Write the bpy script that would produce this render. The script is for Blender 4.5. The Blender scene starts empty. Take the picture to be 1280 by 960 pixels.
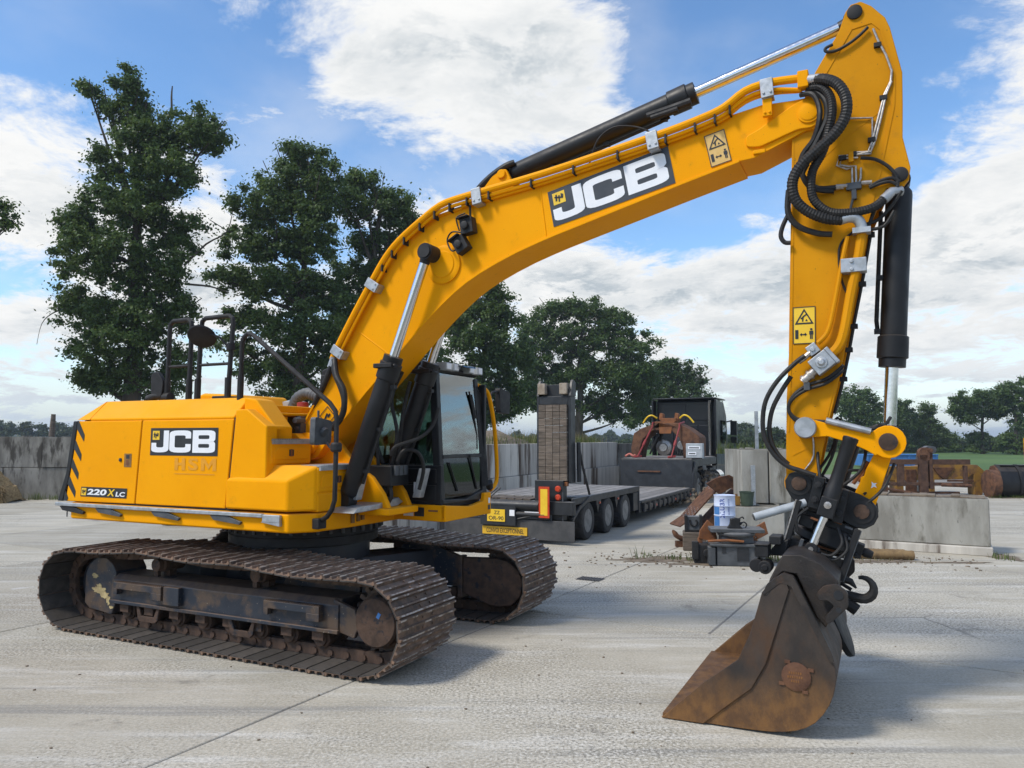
import bpy, bmesh, math, random
import numpy as np
from mathutils import Vector, Matrix
from mathutils.geometry import tessellate_polygon

SC = bpy.context.scene
COL = SC.collection
R = math.radians
random.seed(7)

# ------------------------------------------------------------------ camera
cam = bpy.data.cameras.new("camera")
cam.sensor_width = 36.0
cam.lens = 36.0 * 950 / 1280
cam.clip_start = 0.05
cam.clip_end = 6000
cam_o = bpy.data.objects.new("camera", cam)
cam_o.location = (0, 0, 2.25)
cam_o.rotation_euler = (R(90 + 4.034), 0, 0)
COL.objects.link(cam_o)
SC.camera = cam_o

# ------------------------------------------------------------------ colour management
SC.view_settings.view_transform = 'Standard'
SC.view_settings.look = 'None'
SC.view_settings.exposure = EXPOSURE = 0.22
SC.view_settings.gamma = 1.0
SC.view_settings.use_curve_mapping = False
SC.cycles.max_bounces = 8
SC.cycles.transparent_max_bounces = 12
SC.cycles.caustics_reflective = False
SC.cycles.caustics_refractive = False
SC.cycles.use_denoising = True

# ------------------------------------------------------------------ sun
SUN = Vector((-0.62, -0.32, 0.84)).normalized()      # direction to the sun
sl = bpy.data.lights.new("sun", 'SUN')
sl.energy = 2.7
sl.angle = R(12.0)
sl.color = (1.0, 0.94, 0.84)
so = bpy.data.objects.new("sun", sl)
so.rotation_euler = SUN.to_track_quat('Z', 'Y').to_euler()
so.location = SUN * 60
COL.objects.link(so)

# ------------------------------------------------------------------ sky
def build_world():
    w = bpy.data.worlds.new("World")
    SC.world = w
    w.use_nodes = True
    nt = w.node_tree
    nt.nodes.clear()
    N, Lk = nt.nodes.new, nt.links.new
    out = N('ShaderNodeOutputWorld')
    bg = N('ShaderNodeBackground')
    bg.inputs['Strength'].default_value = 0.10
    sky = N('ShaderNodeTexSky')
    sky.sky_type = 'NISHITA'
    sky.sun_disc = False
    sky.sun_elevation = math.asin(SUN.z)
    sky.sun_rotation = math.atan2(SUN.x, SUN.y)
    sky.air_density = 1.0
    sky.dust_density = 0.3
    sky.ozone_density = 2.5
    hs = N('ShaderNodeHueSaturation')
    hs.inputs['Saturation'].default_value = 1.14
    hs.inputs['Value'].default_value = 1.8
    Lk(sky.outputs[0], hs.inputs['Color'])
    tc = N('ShaderNodeTexCoord')

    def math_(op, a, b=None, c=None, clamp=False):
        m = N('ShaderNodeMath')
        m.operation = op
        m.use_clamp = clamp
        for i, v in enumerate((a, b, c)):
            if v is None:
                continue
            if isinstance(v, (int, float)):
                m.inputs[i].default_value = v
            else:
                Lk(v, m.inputs[i])
        return m.outputs[0]

    def smooth(v, a, b, x=0.0, y=1.0):
        m = N('ShaderNodeMapRange')
        m.interpolation_type = 'SMOOTHSTEP'
        Lk(v, m.inputs[0])
        for i, k in enumerate((a, b, x, y)):
            m.inputs[1 + i].default_value = k
        return m.outputs[0]

    sep = N('ShaderNodeSeparateXYZ')
    Lk(tc.outputs['Generated'], sep.inputs[0])
    X, Y, Z = sep.outputs
    zc = math_('MAXIMUM', Z, 0.0)
    inv = math_('DIVIDE', 1.0, math_('ADD', zc, 0.22))
    cb = N('ShaderNodeCombineXYZ')
    Lk(math_('MULTIPLY', X, inv), cb.inputs[0])
    Lk(math_('MULTIPLY', Y, inv), cb.inputs[1])
    Lk(math_('MULTIPLY', Z, 1.6), cb.inputs[2])

    def noise(scale, detail, rough, off, dist=0.0):
        off = tuple(a for a in off)
        mp = N('ShaderNodeMapping')
        mp.inputs['Location'].default_value = off
        Lk(cb.outputs[0], mp.inputs[0])
        n = N('ShaderNodeTexNoise')
        n.inputs['Scale'].default_value = scale
        n.inputs['Detail'].default_value = detail
        n.inputs['Roughness'].default_value = rough
        n.inputs['Distortion'].default_value = dist
        Lk(mp.outputs[0], n.inputs[0])
        return n.outputs['Fac']

    n1 = noise(3.1, 12, 0.66, (3.1, 1.7, 0.4), 0.3)
    n1s = noise(3.1, 8, 0.64, (3.00, 1.65, 0.50), 0.3)
    n2 = noise(1.7, 6, 0.55, (7.3, 2.2, 4.0), 0.3)
    n3 = noise(6.0, 8, 0.65, (1.3, 9.2, 2.0), 0.1)
    az = math_('ARCTAN2', X, Y)
    el = math_('ARCSINE', Z)
    # general cover: thick towards the horizon, broken higher up
    dens = smooth(el, R(8), R(22), 0.64, 0.36)
    # (azimuth, elevation, half widths, weight) of the individual clouds of the day
    clouds = [(-4, 28, 15, 6.5, .42), (-13, 25.5, 7, 4.5, .22), (4, 23, 6, 4, .25), (-32, 15, 6, 6, .30), (-38, 20, 6, 3, .15),
              (-21, 15, 5, 6, .25), (31, 16, 9, 5, .24), (37, 24, 7, 5, .35), (22, 11, 12, 4, .24), (4, 12, 6, 4, .34), (-6, 17, 5, 4, .25),
              (20, 31.5, 4, 2.0, .22), (-17, 18, 4, 4, -.3), (13, 14.5, 4, 1.8, -.3), (27, 19, 4, 1.5, -.15), (-36, 11, 5, 2, -.2), (8, 16.5, 5, 1.5, -.2), (20, 24, 12, 6, -.22), (-30, 28, 12, 6, -.25),
              (-34, 9.5, 5, 1.3, -.12), (0, 40, 30, 7, .2), (70, 30, 30, 10, .3), (-80, 40, 25, 12, .2), (150, 35, 40, 12, .3), (-140, 30, 30, 10, .3)]
    for a, e, ra, re, wt in clouds:
        da = math_('MULTIPLY', math_('SUBTRACT', az, R(a)), 1 / R(ra))
        de = math_('MULTIPLY', math_('SUBTRACT', el, R(e)), 1 / R(re))
        d2 = math_('ADD', math_('MULTIPLY', da, da), math_('MULTIPLY', de, de))
        g = math_('MULTIPLY', math_('POWER', 2.718, math_('MULTIPLY', d2, -1.0)), wt)
        dens = math_('ADD', dens, g)
    dens = math_('ADD', dens, math_('MULTIPLY', math_('SUBTRACT', n1, 0.5), 1.45))
    dens = math_('ADD', dens, smooth(el, R(36), R(55), 0.0, 0.14))  # extra cloud overhead, out of view, added to make the blue skylight more neutral
    cover = smooth(dens, 0.47, 0.74)
    thin = smooth(n2, 0.42, 0.75, 0.0, 0.30)          # thin veil everywhere
    cover = math_('MAXIMUM', cover, thin)
    # thick cores are greyer than the rims
    core = smooth(dens, 0.60, 1.0)
    side = smooth(math_('SUBTRACT', n1s, n1), -0.06, 0.06)      # the flank turned from the sun
    soft = smooth(math_('ADD', math_('MULTIPLY', n2, .6), math_('MULTIPLY', n3, .4)), 0.36, 0.58)
    core = math_('MULTIPLY', core, math_('ADD', math_('MULTIPLY', side, .75), math_('MULTIPLY', soft, .55)), clamp=True)
    mixc = N('ShaderNodeMix')
    mixc.data_type = 'RGBA'
    Lk(core, mixc.inputs[0])
    mixc.inputs[6].default_value = (8.5, 8.5, 8.4, 1)
    mixc.inputs[7].default_value = (4.4, 4.95, 5.4, 1)
    # haze towards the horizon
    low = smooth(el, R(-1), R(8), 0.85, 0.0)
    mixh = N('ShaderNodeMix')
    mixh.data_type = 'RGBA'
    Lk(low, mixh.inputs[0])
    Lk(mixc.outputs[2], mixh.inputs[6])
    mixh.inputs[7].default_value = (5.3, 6.2, 6.9, 1)
    cover = math_('MAXIMUM', cover, low)
    fin = N('ShaderNodeMix')
    fin.data_type = 'RGBA'
    Lk(cover, fin.inputs[0])
    Lk(hs.outputs[0], fin.inputs[6])
    Lk(mixh.outputs[2], fin.inputs[7])
    Lk(fin.outputs[2], bg.inputs['Color'])
    Lk(bg.outputs[0], out.inputs[0])
build_world()

# ------------------------------------------------------------------ materials
MATS = {}
def pbr(name, c1, c2=None, scale=4.0, rough=0.5, metal=0.0, bump=0.0, bscale=60.0, rust=None, rough2=None, coat=0.0,
        stretch=(1, 1, 1), lo=0.35, hi=0.65, dust=None, spec=0.5, rnd=0.0, speck=None, grad=None):
    """procedural surface: two-colour noise, optional patches, dust lying on upward faces, fine relief"""
    m = bpy.data.materials.new(name)
    m.use_nodes = True
    nt = m.node_tree
    N, Lk = nt.nodes.new, nt.links.new
    b = nt.nodes['Principled BSDF']
    tc = N('ShaderNodeTexCoord')
    mp = N('ShaderNodeMapping')
    mp.inputs['Scale'].default_value = stretch
    Lk(tc.outputs['Object'], mp.inputs[0])

    def noise(s, d=6, r=0.6, off=0):
        n = N('ShaderNodeTexNoise')
        n.inputs['Scale'].default_value = s
        n.inputs['Detail'].default_value = d
        n.inputs['Roughness'].default_value = r
        if off:
            mm = N('ShaderNodeMapping')
            mm.inputs['Location'].default_value = (off, off * .7, off * .3)
            Lk(mp.outputs[0], mm.inputs[0])
            Lk(mm.outputs[0], n.inputs[0])
        else:
            Lk(mp.outputs[0], n.inputs[0])
        return n.outputs['Fac']

    def rng(v, a, b_, x=0.0, y=1.0):
        r_ = N('ShaderNodeMapRange')
        r_.interpolation_type = 'SMOOTHSTEP'
        Lk(v, r_.inputs[0])
        for i, k in enumerate((a, b_, x, y)):
            r_.inputs[1 + i].default_value = k
        return r_.outputs[0]

    def mix(f, a, b_):
        x = N('ShaderNodeMix')
        x.data_type = 'RGBA'
        if isinstance(f, float):
            x.inputs[0].default_value = f
        else:
            Lk(f, x.inputs[0])
        for i, v in ((6, a), (7, b_)):
            if isinstance(v, tuple):
                x.inputs[i].default_value = v + (1,) if len(v) == 3 else v
            else:
                Lk(v, x.inputs[i])
        return x.outputs[2]

    if c2 is None:
        c2 = tuple(min(1, c * 1.12) for c in c1)
    col = mix(rng(noise(scale), lo, hi), tuple(c1), tuple(c2))
    rg = rng(noise(scale * 1.7, 5, .6, 3.3), .3, .7, rough, rough2 if rough2 is not None else min(1, rough + .12))
    if rust:
        rc, rs, ra, rb = rust
        f = rng(noise(rs, 8, .65, 11.7), ra, rb)
        col = mix(f, col, tuple(rc))
    if grad:                                             # metal rusts differently low down where it digs
        gc1, gc2, z0, z1 = grad
        sp0 = N('ShaderNodeSeparateXYZ')
        Lk(tc.outputs['Object'], sp0.inputs[0])
        mm0 = N('ShaderNodeMath')
        mm0.operation = 'MULTIPLY_ADD'
        Lk(noise(2.2, 7, .65, 31.0), mm0.inputs[0])
        mm0.inputs[1].default_value = -.9
        Lk(sp0.outputs[2], mm0.inputs[2])
        gcol = mix(rng(noise(9, 7, .65, 8.0), .35, .65), gc1, gc2)
        col = mix(rng(mm0.outputs[0], z0, z1, 1, 0), col, gcol)
    if speck:
        sc_, ss, sa, sb = speck
        f = rng(noise(ss, 2, .5, 5.1), sa, sb)
        col = mix(f, col, tuple(sc_))
    if dust:
        dc, amt = dust
        g = N('ShaderNodeNewGeometry')
        sp = N('ShaderNodeSeparateXYZ')
        Lk(g.outputs['Normal'], sp.inputs[0])
        f = rng(sp.outputs[2], .25, .95, 0, 1)
        mm = N('ShaderNodeMath')
        mm.operation = 'MULTIPLY'
        Lk(f, mm.inputs[0])
        Lk(rng(noise(scale * 2.3, 8, .7, 21.), .3, .6, amt * .3, amt), mm.inputs[1])
        col = mix(mm.outputs[0], col, tuple(dc))
    if rnd:
        oi = N('ShaderNodeObjectInfo')
        hsv = N('ShaderNodeHueSaturation')
        Lk(rng(oi.outputs['Random'], 0, 1, 1 - rnd, 1 + rnd), hsv.inputs['Value'])
        Lk(col, hsv.inputs['Color'])
        col = hsv.outputs[0]
    Lk(col, b.inputs['Base Color'])
    Lk(rg, b.inputs['Roughness'])
    b.inputs['Metallic'].default_value = metal
    b.inputs['Specular IOR Level'].default_value = spec
    if coat:
        b.inputs['Coat Weight'].default_value = coat
        b.inputs['Coat Roughness'].default_value = 0.12
    if bump:
        bp = N('ShaderNodeBump')
        bp.inputs['Strength'].default_value = bump
        bp.inputs['Distance'].default_value = 0.01
        Lk(noise(bscale, 6, .65, 2.2), bp.inputs['Height'])
        Lk(bp.outputs[0], b.inputs['Normal'])
    MATS[name] = m
    return m

DUST = (0.20, 0.16, 0.115)
YEL = pbr("yellow_paint", (0.86, 0.340, 0.001), (0.90, 0.368, 0.002), 1.3, 0.42, rough2=.55, bump=.05, bscale=35, rust=((0.66, 0.28, 0.012), 7, .58, .85), spec=.06, dust=((0.66, 0.42, 0.10), .30), speck=((0.22, 0.12, 0.03), 55, .735, .77))
YELA = pbr("dark_yellow_paint", (0.60, 0.245, 0.003), (0.66, 0.28, 0.005), 1.6, 0.42, rough2=.55, bump=.05, bscale=35, rust=((0.46, 0.20, 0.015), 6, .55, .85), spec=.08, dust=((0.5, 0.34, 0.12), .3), speck=((0.18, 0.10, 0.03), 50, .72, .76))  # the machine's yellow in a darker tone, used on the arm
YEL2 = pbr("yellow_worn_paint", (0.30, 0.155, 0.015), (0.24, 0.125, 0.025), 3, 0.5, rust=((0.16, 0.08, 0.03), 5, .46, .6), bump=.2)
BLK = pbr("black_paint", (0.006, 0.0065, 0.008), (0.012, 0.0125, 0.014), 3, 0.40, rough2=.58, bump=.08, dust=(DUST, .22), spec=.38)
BLKM = pbr("black_plastic", (0.009, 0.009, 0.010), (0.018, 0.018, 0.019), 6, 0.55, rough2=.7, bump=.12, bscale=120, spec=.38, dust=(DUST, .12))
RUB = pbr("hose_rubber", (0.009, 0.009, 0.0095), (0.02, 0.019, 0.018), 14, 0.5, rough2=.66, spec=.4)
TYRE = pbr("tyre_rubber", (0.018, 0.018, 0.019), (0.04, 0.038, 0.036), 5, 0.7, bump=.2)
CHR = pbr("chrome_rod", (0.66, 0.67, 0.68), (0.72, 0.72, 0.73), 20, 0.10, 1.0, rough2=.2)
GALV = pbr("galvanised_steel", (0.34, 0.36, 0.37), (0.46, 0.48, 0.50), 14, 0.45, .7, bump=.15, bscale=60)
STEEL = pbr("worn_steel", (0.34, 0.31, 0.28), (0.50, 0.47, 0.44), 30, 0.36, .85)
RIDGE = pbr("worn_ridge", (0.13, 0.09, 0.065), (0.42, 0.38, 0.34), 9, 0.42, .6, lo=.44, hi=.60)
TRK = pbr("track_steel", (0.078, 0.056, 0.044), (0.20, 0.13, 0.09), 7, 0.62, .25, bump=.5, bscale=35, rust=((0.20, 0.115, 0.07), 12, .48, .7), dust=((0.19, 0.15, 0.12), .5), rnd=.3)
TRKIN = pbr("track_pad_inside", (0.026, 0.023, 0.021), (0.055, 0.048, 0.042), 8, 0.7, .1, bump=.4, bscale=40, rnd=.25, dust=((0.075, 0.064, 0.054), .7))
FRM = pbr("frame_paint", (0.010, 0.016, 0.028), (0.020, 0.026, 0.038), 3, 0.45, bump=.25, bscale=30, rust=((0.085, 0.055, 0.036), 3.5, .44, .62), dust=((0.15, 0.10, 0.07), 1.0), speck=((.30, .25, .18), 45, .70, .76))
HUB = pbr("hub_dirt", (0.05, 0.03, 0.02), (0.095, 0.055, 0.036), 9, 0.75, .1, bump=.6, bscale=40, rust=((0.015, 0.018, 0.024), 8, .55, .66))
DIRTY = pbr("dried_mud", (0.50, 0.40, 0.20), (0.34, 0.26, 0.13), 15, .9, bump=.7, bscale=50)
CARB = pbr("undercarriage_black", (0.008, 0.011, 0.018), (0.016, 0.02, 0.028), 3, 0.42, bump=.1, dust=((0.06, 0.045, 0.035), .6))
BKT = pbr("bucket_steel", (0.034, 0.028, 0.024), (0.066, 0.048, 0.037), 4, 0.6, .3, bump=.35, bscale=45, rust=((0.085, 0.045, 0.024), 3.2, .52, .75), rough2=.75, grad=((0.215, 0.105, 0.034), (0.115, 0.058, 0.026), -.42, .14), stretch=(1, 1, .6))
BKTD = pbr("dark_bucket_top", (0.022, 0.019, 0.0175), (0.045, 0.036, 0.030), 5, 0.55, .3, bump=.4, bscale=40, rust=((0.07, 0.04, 0.025), 5, .55, .75), speck=((.25, .24, .23), 30, .74, .80))
BKTO = pbr("bucket_orange_rust", (0.24, 0.10, 0.028), (0.36, 0.17, 0.055), 5, 0.6, .2, bump=.3, bscale=60, rust=((0.10, 0.048, 0.022), 4, .5, .75), stretch=(1, 1, .35))
RUST = pbr("rusty_steel", (0.085, 0.038, 0.022), (0.16, 0.075, 0.038), 6, 0.8, .1, bump=.5, bscale=50, rust=((0.045, 0.026, 0.02), 5, .5, .7))
RUSTO = pbr("orange_rust", (0.26, 0.10, 0.035), (0.16, 0.065, 0.03), 5, 0.85, bump=.5)
WHT = pbr("white_print", (0.78, 0.80, 0.83), (0.82, 0.83, 0.85), 10, 0.4)
DECB = pbr("black_print", (0.014, 0.016, 0.020), (0.02, 0.022, 0.026), 6, 0.32)
DECG = pbr("dark_grey_print", (0.030, 0.036, 0.044), (0.04, 0.046, 0.054), 6, 0.35)
DECY = pbr("yellow_print", (0.80, 0.50, 0.02), (0.84, 0.55, 0.03), 8, 0.4)
DECT = pbr("faded_print", (0.66, 0.42, 0.12), (0.70, 0.46, 0.16), 20, 0.5)
GHOST = pbr("faded_letters", (0.69, 0.285, 0.006), (0.74, 0.315, 0.007), 12, 0.42)
REDP = pbr("red_paint", (0.30, 0.03, 0.03), (0.24, 0.03, 0.028), 6, 0.4)
ORGL = pbr("orange_lens", (0.50, 0.05, 0.015), None, 6, 0.25)
GREYB = pbr("grey_plastic", (0.05, 0.056, 0.062), (0.085, 0.092, 0.10), 6, 0.5, bump=.2, dust=((.3, .28, .25), .35))
LGREY = pbr("light_grey_box", (0.33, 0.36, 0.38), (0.42, 0.45, 0.47), 7, 0.5)
BLUEP = pbr("blue_paint", (0.04, 0.16, 0.42), (0.06, 0.2, 0.48), 3, 0.5)
DRUM = pbr("drum_white_blue", (0.50, 0.58, 0.76), (0.62, 0.68, 0.82), 3, 0.4)
DRUMB = pbr("drum_blue_print", (0.02, 0.05, 0.30), None, 3, 0.4)
GREENP = pbr("dark_green_plastic", (0.035, 0.055, 0.035), (0.05, 0.075, 0.05), 5, 0.55)
MIRR = pbr("mirror_back", (0.022, 0.023, 0.026), (0.03, 0.031, 0.034), 8, 0.6, spec=.12)
WOOD = pbr("weathered_wood", (0.10, 0.08, 0.062), (0.175, 0.14, 0.11), 3, 0.85, bump=.5, bscale=30, stretch=(1, 1, 9), rnd=.22)
WOODE = pbr("timber_end", (0.34, 0.29, 0.23), (0.24, 0.19, 0.14), 8, 0.85)
POSTW = pbr("brown_timber", (0.15, 0.095, 0.045), (0.25, 0.165, 0.075), 6, 0.85, bump=.5, bscale=40)
DECK = pbr("deck_boards", (0.11, 0.105, 0.10), (0.20, 0.19, 0.18), 5, 0.75, bump=.3, rnd=.2, dust=((.30, .28, .26), .5))
TRL = pbr("trailer_paint", (0.010, 0.012, 0.015), (0.020, 0.023, 0.027), 4, 0.42, bump=.1, dust=((.2, .18, .16), .5), rust=((.07, .055, .045), 5, .6, .75))
FLAP = pbr("mud_flap", (0.045, 0.047, 0.05), (0.07, 0.07, 0.072), 4, 0.75)
CABB = pbr("truck_paint", (0.006, 0.007, 0.010), (0.010, 0.011, 0.014), 2, 0.28, coat=.15, spec=.35)
RIM = pbr("wheel_rim", (0.15, 0.15, 0.15), (0.25, 0.25, 0.24), 9, 0.55, .3)
STRAW = pbr("straw", (0.20, 0.13, 0.06), (0.38, 0.27, 0.13), 18, 0.9, bump=.8, bscale=70)
BARK = pbr("bark", (0.035, 0.027, 0.02), (0.075, 0.06, 0.045), 3, 0.9, bump=.8, bscale=12, stretch=(1, 1, .25))
RUSTD = pbr("dark_rusty_steel", (0.055, 0.028, 0.019), (0.10, 0.052, 0.032), 6, 0.8, .1, bump=.5, bscale=50)
SOIL = pbr("soil", (0.13, 0.10, 0.07), (0.22, 0.175, 0.125), 3, 0.95, bump=.8, bscale=25)
EARTH = pbr("yard_dirt", (0.17, 0.155, 0.135), (0.26, 0.245, 0.22), .35, 0.95, bump=.5, bscale=30, rust=((.17, .15, .12), .8, .5, .7))
FIELD = pbr("field_grass", (0.055, 0.115, 0.022), (0.085, 0.15, 0.032), .06, 0.95, bump=.6, bscale=8, rust=((.12, .13, .05), .02, .55, .7))
CWALL = pbr("wall_concrete", (0.16, 0.15, 0.13), (0.31, 0.295, 0.26), 1.6, 0.9, bump=.6, bscale=25, stretch=(1, 1, .3), rust=((0.065, 0.058, 0.048), 2.4, .50, .64), rnd=.1, dust=((.08, .075, .06), .9))
CWALL2 = pbr("pale_panel_concrete", (0.43, 0.40, 0.35), (0.60, 0.565, 0.50), 1.5, 0.85, bump=.3, bscale=25, stretch=(1.6, 1.6, .16), rust=((0.10, 0.07, 0.05), 1.2, .50, .64), rnd=.10)
CBLK = pbr("mossy_block_concrete", (0.235, 0.225, 0.195), (0.37, 0.36, 0.32), 2.6, 0.92, bump=.6, bscale=28, rust=((0.11, 0.10, 0.075), 3.6, .52, .70), stretch=(1, 1, .32), rnd=.12, dust=((.11, .095, .07), .9), speck=((.08, .08, .07), 22, .70, .78))
GRASS = pbr("weed_green", (0.05, 0.09, 0.02), (0.12, 0.15, 0.045), 6, 0.8)
DRYG = pbr("dry_grass", (0.16, 0.15, 0.06), (0.24, 0.2, 0.09), 6, 0.85)

def concrete_slab_mat():
    m = bpy.data.materials.new("yard_concrete")
    m.use_nodes = True
    nt = m.node_tree
    N, Lk = nt.nodes.new, nt.links.new
    b = nt.nodes['Principled BSDF']
    g = N('ShaderNodeNewGeometry')
    def mapped(scale, rotz=0):
        mp = N('ShaderNodeMapping')
        mp.inputs['Scale'].default_value = scale
        mp.inputs['Rotation'].default_value = (0, 0, rotz)
        Lk(g.outputs['Position'], mp.inputs[0])
        return mp.outputs[0]
    def noise(vec, s, d=5, r=.6):
        n = N('ShaderNodeTexNoise')
        n.inputs['Scale'].default_value = s
        n.inputs['Detail'].default_value = d
        n.inputs['Roughness'].default_value = r
        Lk(vec, n.inputs[0])
        return n.outputs['Fac']
    def rng(v, a, b_, x=0.0, y=1.0):
        r_ = N('ShaderNodeMapRange')
        r_.interpolation_type = 'SMOOTHSTEP'
        Lk(v, r_.inputs[0])
        for i, k in enumerate((a, b_, x, y)):
            r_.inputs[1 + i].default_value = k
        return r_.outputs[0]
    def mix(f, a, b_, mode='MIX'):
        x = N('ShaderNodeMix')
        x.data_type = 'RGBA'
        x.blend_type = mode
        if isinstance(f, float):
            x.inputs[0].default_value = f
        else:
            Lk(f, x.inputs[0])
        for i, v in ((6, a), (7, b_)):
            if isinstance(v, tuple):
                x.inputs[i].default_value = v + (1,)
            else:
                Lk(v, x.inputs[i])
        return x.outputs[2]
    def mul(a, b_):
        k = N('ShaderNodeMath')
        k.operation = 'MULTIPLY'
        for i, v in ((0, a), (1, b_)):
            if isinstance(v, float):
                k.inputs[i].default_value = v
            else:
                Lk(v, k.inputs[i])
        return k.outputs[0]
    P = mapped((1, 1, 1))
    S = mapped((.35, 2.6, 1), R(29))           # broom and tyre marks run along the slabs
    S2 = mapped((.12, 3.2, 1), R(20))
    col = mix(rng(noise(P, .55, 7, .65), .3, .7), (0.37, 0.335, 0.262), (0.475, 0.438, 0.358))
    col = mix(rng(noise(S, 1.2, 8, .7), .48, .70), col, (0.56, 0.535, 0.475))
    col = mix(mul(rng(noise(S2, .9, 7, .65), .52, .70), .7), col, (0.22, 0.215, 0.20))
    # exposed aggregate, patchy
    patch = rng(noise(P, .24, 5, .6), .40, .60, .22, 1.0)
    ag = noise(P, 38, 4, .75)
    col = mix(mul(rng(ag, .515, .60), mul(patch, .75)), col, (0.12, 0.115, 0.10))
    col = mix(mul(rng(ag, .475, .39), mul(patch, .75)), col, (0.70, 0.675, 0.61))
    ag2 = noise(P, 15, 4, .75)
    col = mix(mul(rng(ag2, .55, .68), mul(patch, .6)), col, (0.17, 0.165, 0.15))
    # pale spots, oil stains, soil blown in
    col = mix(mul(rng(noise(P, 1.7, 3, .5), .71, .76), .6), col, (0.62, 0.61, 0.59))
    col = mix(mul(rng(noise(mapped((1, 1, 1), 1.0), .9, 6, .75), .58, .72), .6), col, (0.15, 0.138, 0.118))
    col = mix(mul(rng(noise(P, .8, 8, .7), .62, .72), .5), col, (0.26, 0.215, 0.155))
    oi = N('ShaderNodeObjectInfo')
    hsv = N('ShaderNodeHueSaturation')
    Lk(rng(oi.outputs['Random'], 0, 1, .87, 1.07), hsv.inputs['Value'])
    vo = N('ShaderNodeTexVoronoi')                       # hairline cracks
    vo.feature = 'DISTANCE_TO_EDGE'
    vo.inputs['Scale'].default_value = .42
    wv = N('ShaderNodeMix')
    wv.data_type = 'VECTOR'
    wv.inputs[0].default_value = .12
    nz = N('ShaderNodeTexNoise')
    nz.inputs['Scale'].default_value = 1.6
    nz.inputs['Detail'].default_value = 8
    Lk(P, nz.inputs[0])
    Lk(P, wv.inputs[4])
    Lk(nz.outputs['Color'], wv.inputs[5])
    Lk(wv.outputs[1], vo.inputs['Vector'])
    ck = mul(rng(vo.outputs['Distance'], .0015, .006, 1, 0), rng(noise(P, .25, 2, .5), .56, .62))
    col = mix(mul(ck, .55), col, (0.12, 0.11, 0.095))
    Lk(col, hsv.inputs['Color'])
    Lk(hsv.outputs[0], b.inputs['Base Color'])
    b.inputs['Roughness'].default_value = .88
    b.inputs['Specular IOR Level'].default_value = .3
    bp = N('ShaderNodeBump')
    bp.inputs['Strength'].default_value = .2
    bp.inputs['Distance'].default_value = .008
    Lk(ag, bp.inputs['Height'])
    bp2 = N('ShaderNodeBump')
    bp2.inputs['Strength'].default_value = .35
    bp2.inputs['Distance'].default_value = .02
    Lk(noise(P, 7, 5, .6), bp2.inputs['Height'])
    Lk(bp.outputs[0], bp2.inputs['Normal'])
    Lk(bp2.outputs[0], b.inputs['Normal'])
    return m
SLAB = concrete_slab_mat()

def glass_mat(name, tint, alpha):
    """real pane: clear transmission with a mirror-like surface"""
    m = bpy.data.materials.new(name)
    m.use_nodes = True
    nt = m.node_tree
    nt.nodes.clear()
    N, Lk = nt.nodes.new, nt.links.new
    o = N('ShaderNodeOutputMaterial')
    t = N('ShaderNodeBsdfTransparent')
    t.inputs[0].default_value = tint + (1,)
    g = N('ShaderNodeBsdfGlossy')
    g.inputs['Roughness'].default_value = .02
    g.inputs['Color'].default_value = (.9, .95, .95, 1)
    fr = N('ShaderNodeFresnel')
    fr.inputs[0].default_value = 1.5
    ad = N('ShaderNodeMath')
    ad.operation = 'ADD'
    Lk(fr.outputs[0], ad.inputs[0])
    ad.inputs[1].default_value = alpha
    mx = N('ShaderNodeMixShader')
    Lk(ad.outputs[0], mx.inputs[0])
    Lk(t.outputs[0], mx.inputs[1])
    Lk(g.outputs[0], mx.inputs[2])
    Lk(mx.outputs[0], o.inputs[0])
    return m
GLASS = glass_mat("cab_glass", (.50, .62, .58), .16)
GLASSM = glass_mat("lower_glass", (.26, .32, .30), .05)
GLASSD = glass_mat("dark_glass", (.10, .12, .12), .06)

def leaf_mat(name, c1, c2, trans=.3):
    m = bpy.data.materials.new(name)
    m.use_nodes = True
    nt = m.node_tree
    nt.nodes.clear()
    N, Lk = nt.nodes.new, nt.links.new
    o = N('ShaderNodeOutputMaterial')
    at = N('ShaderNodeAttribute')
    at.attribute_name = 'leaf_tint'
    mx = N('ShaderNodeMix')
    mx.data_type = 'RGBA'
    Lk(at.outputs['Fac'], mx.inputs[0])
    mx.inputs[6].default_value = c1 + (1,)
    mx.inputs[7].default_value = c2 + (1,)
    d = N('ShaderNodeBsdfPrincipled')
    d.inputs['Roughness'].default_value = .5
    d.inputs['Specular IOR Level'].default_value = .35
    Lk(mx.outputs[2], d.inputs['Base Color'])
    t = N('ShaderNodeBsdfTranslucent')
    h = N('ShaderNodeHueSaturation')
    h.inputs['Value'].default_value = 1.3
    h.inputs['Hue'].default_value = .48
    Lk(mx.outputs[2], h.inputs['Color'])
    Lk(h.outputs[0], t.inputs[0])
    ms = N('ShaderNodeMixShader')
    ms.inputs[0].default_value = trans
    Lk(d.outputs[0], ms.inputs[1])
    Lk(t.outputs[0], ms.inputs[2])
    Lk(ms.outputs[0], o.inputs[0])
    return m
LEAF = leaf_mat("oak_leaves", (0.038, 0.080, 0.018), (0.105, 0.165, 0.038), .36)
LEAF2 = leaf_mat("lime_leaves", (0.035, 0.075, 0.018), (0.085, 0.14, 0.035))
LEAFF = leaf_mat("hedge_leaves", (0.035, 0.060, 0.022), (0.075, 0.105, 0.040))
WEED = leaf_mat("weed_leaves", (0.05, 0.09, 0.02), (0.14, 0.17, 0.05))
DRYL = leaf_mat("dry_stalks", (0.13, 0.12, 0.05), (0.24, 0.20, 0.09))

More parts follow.
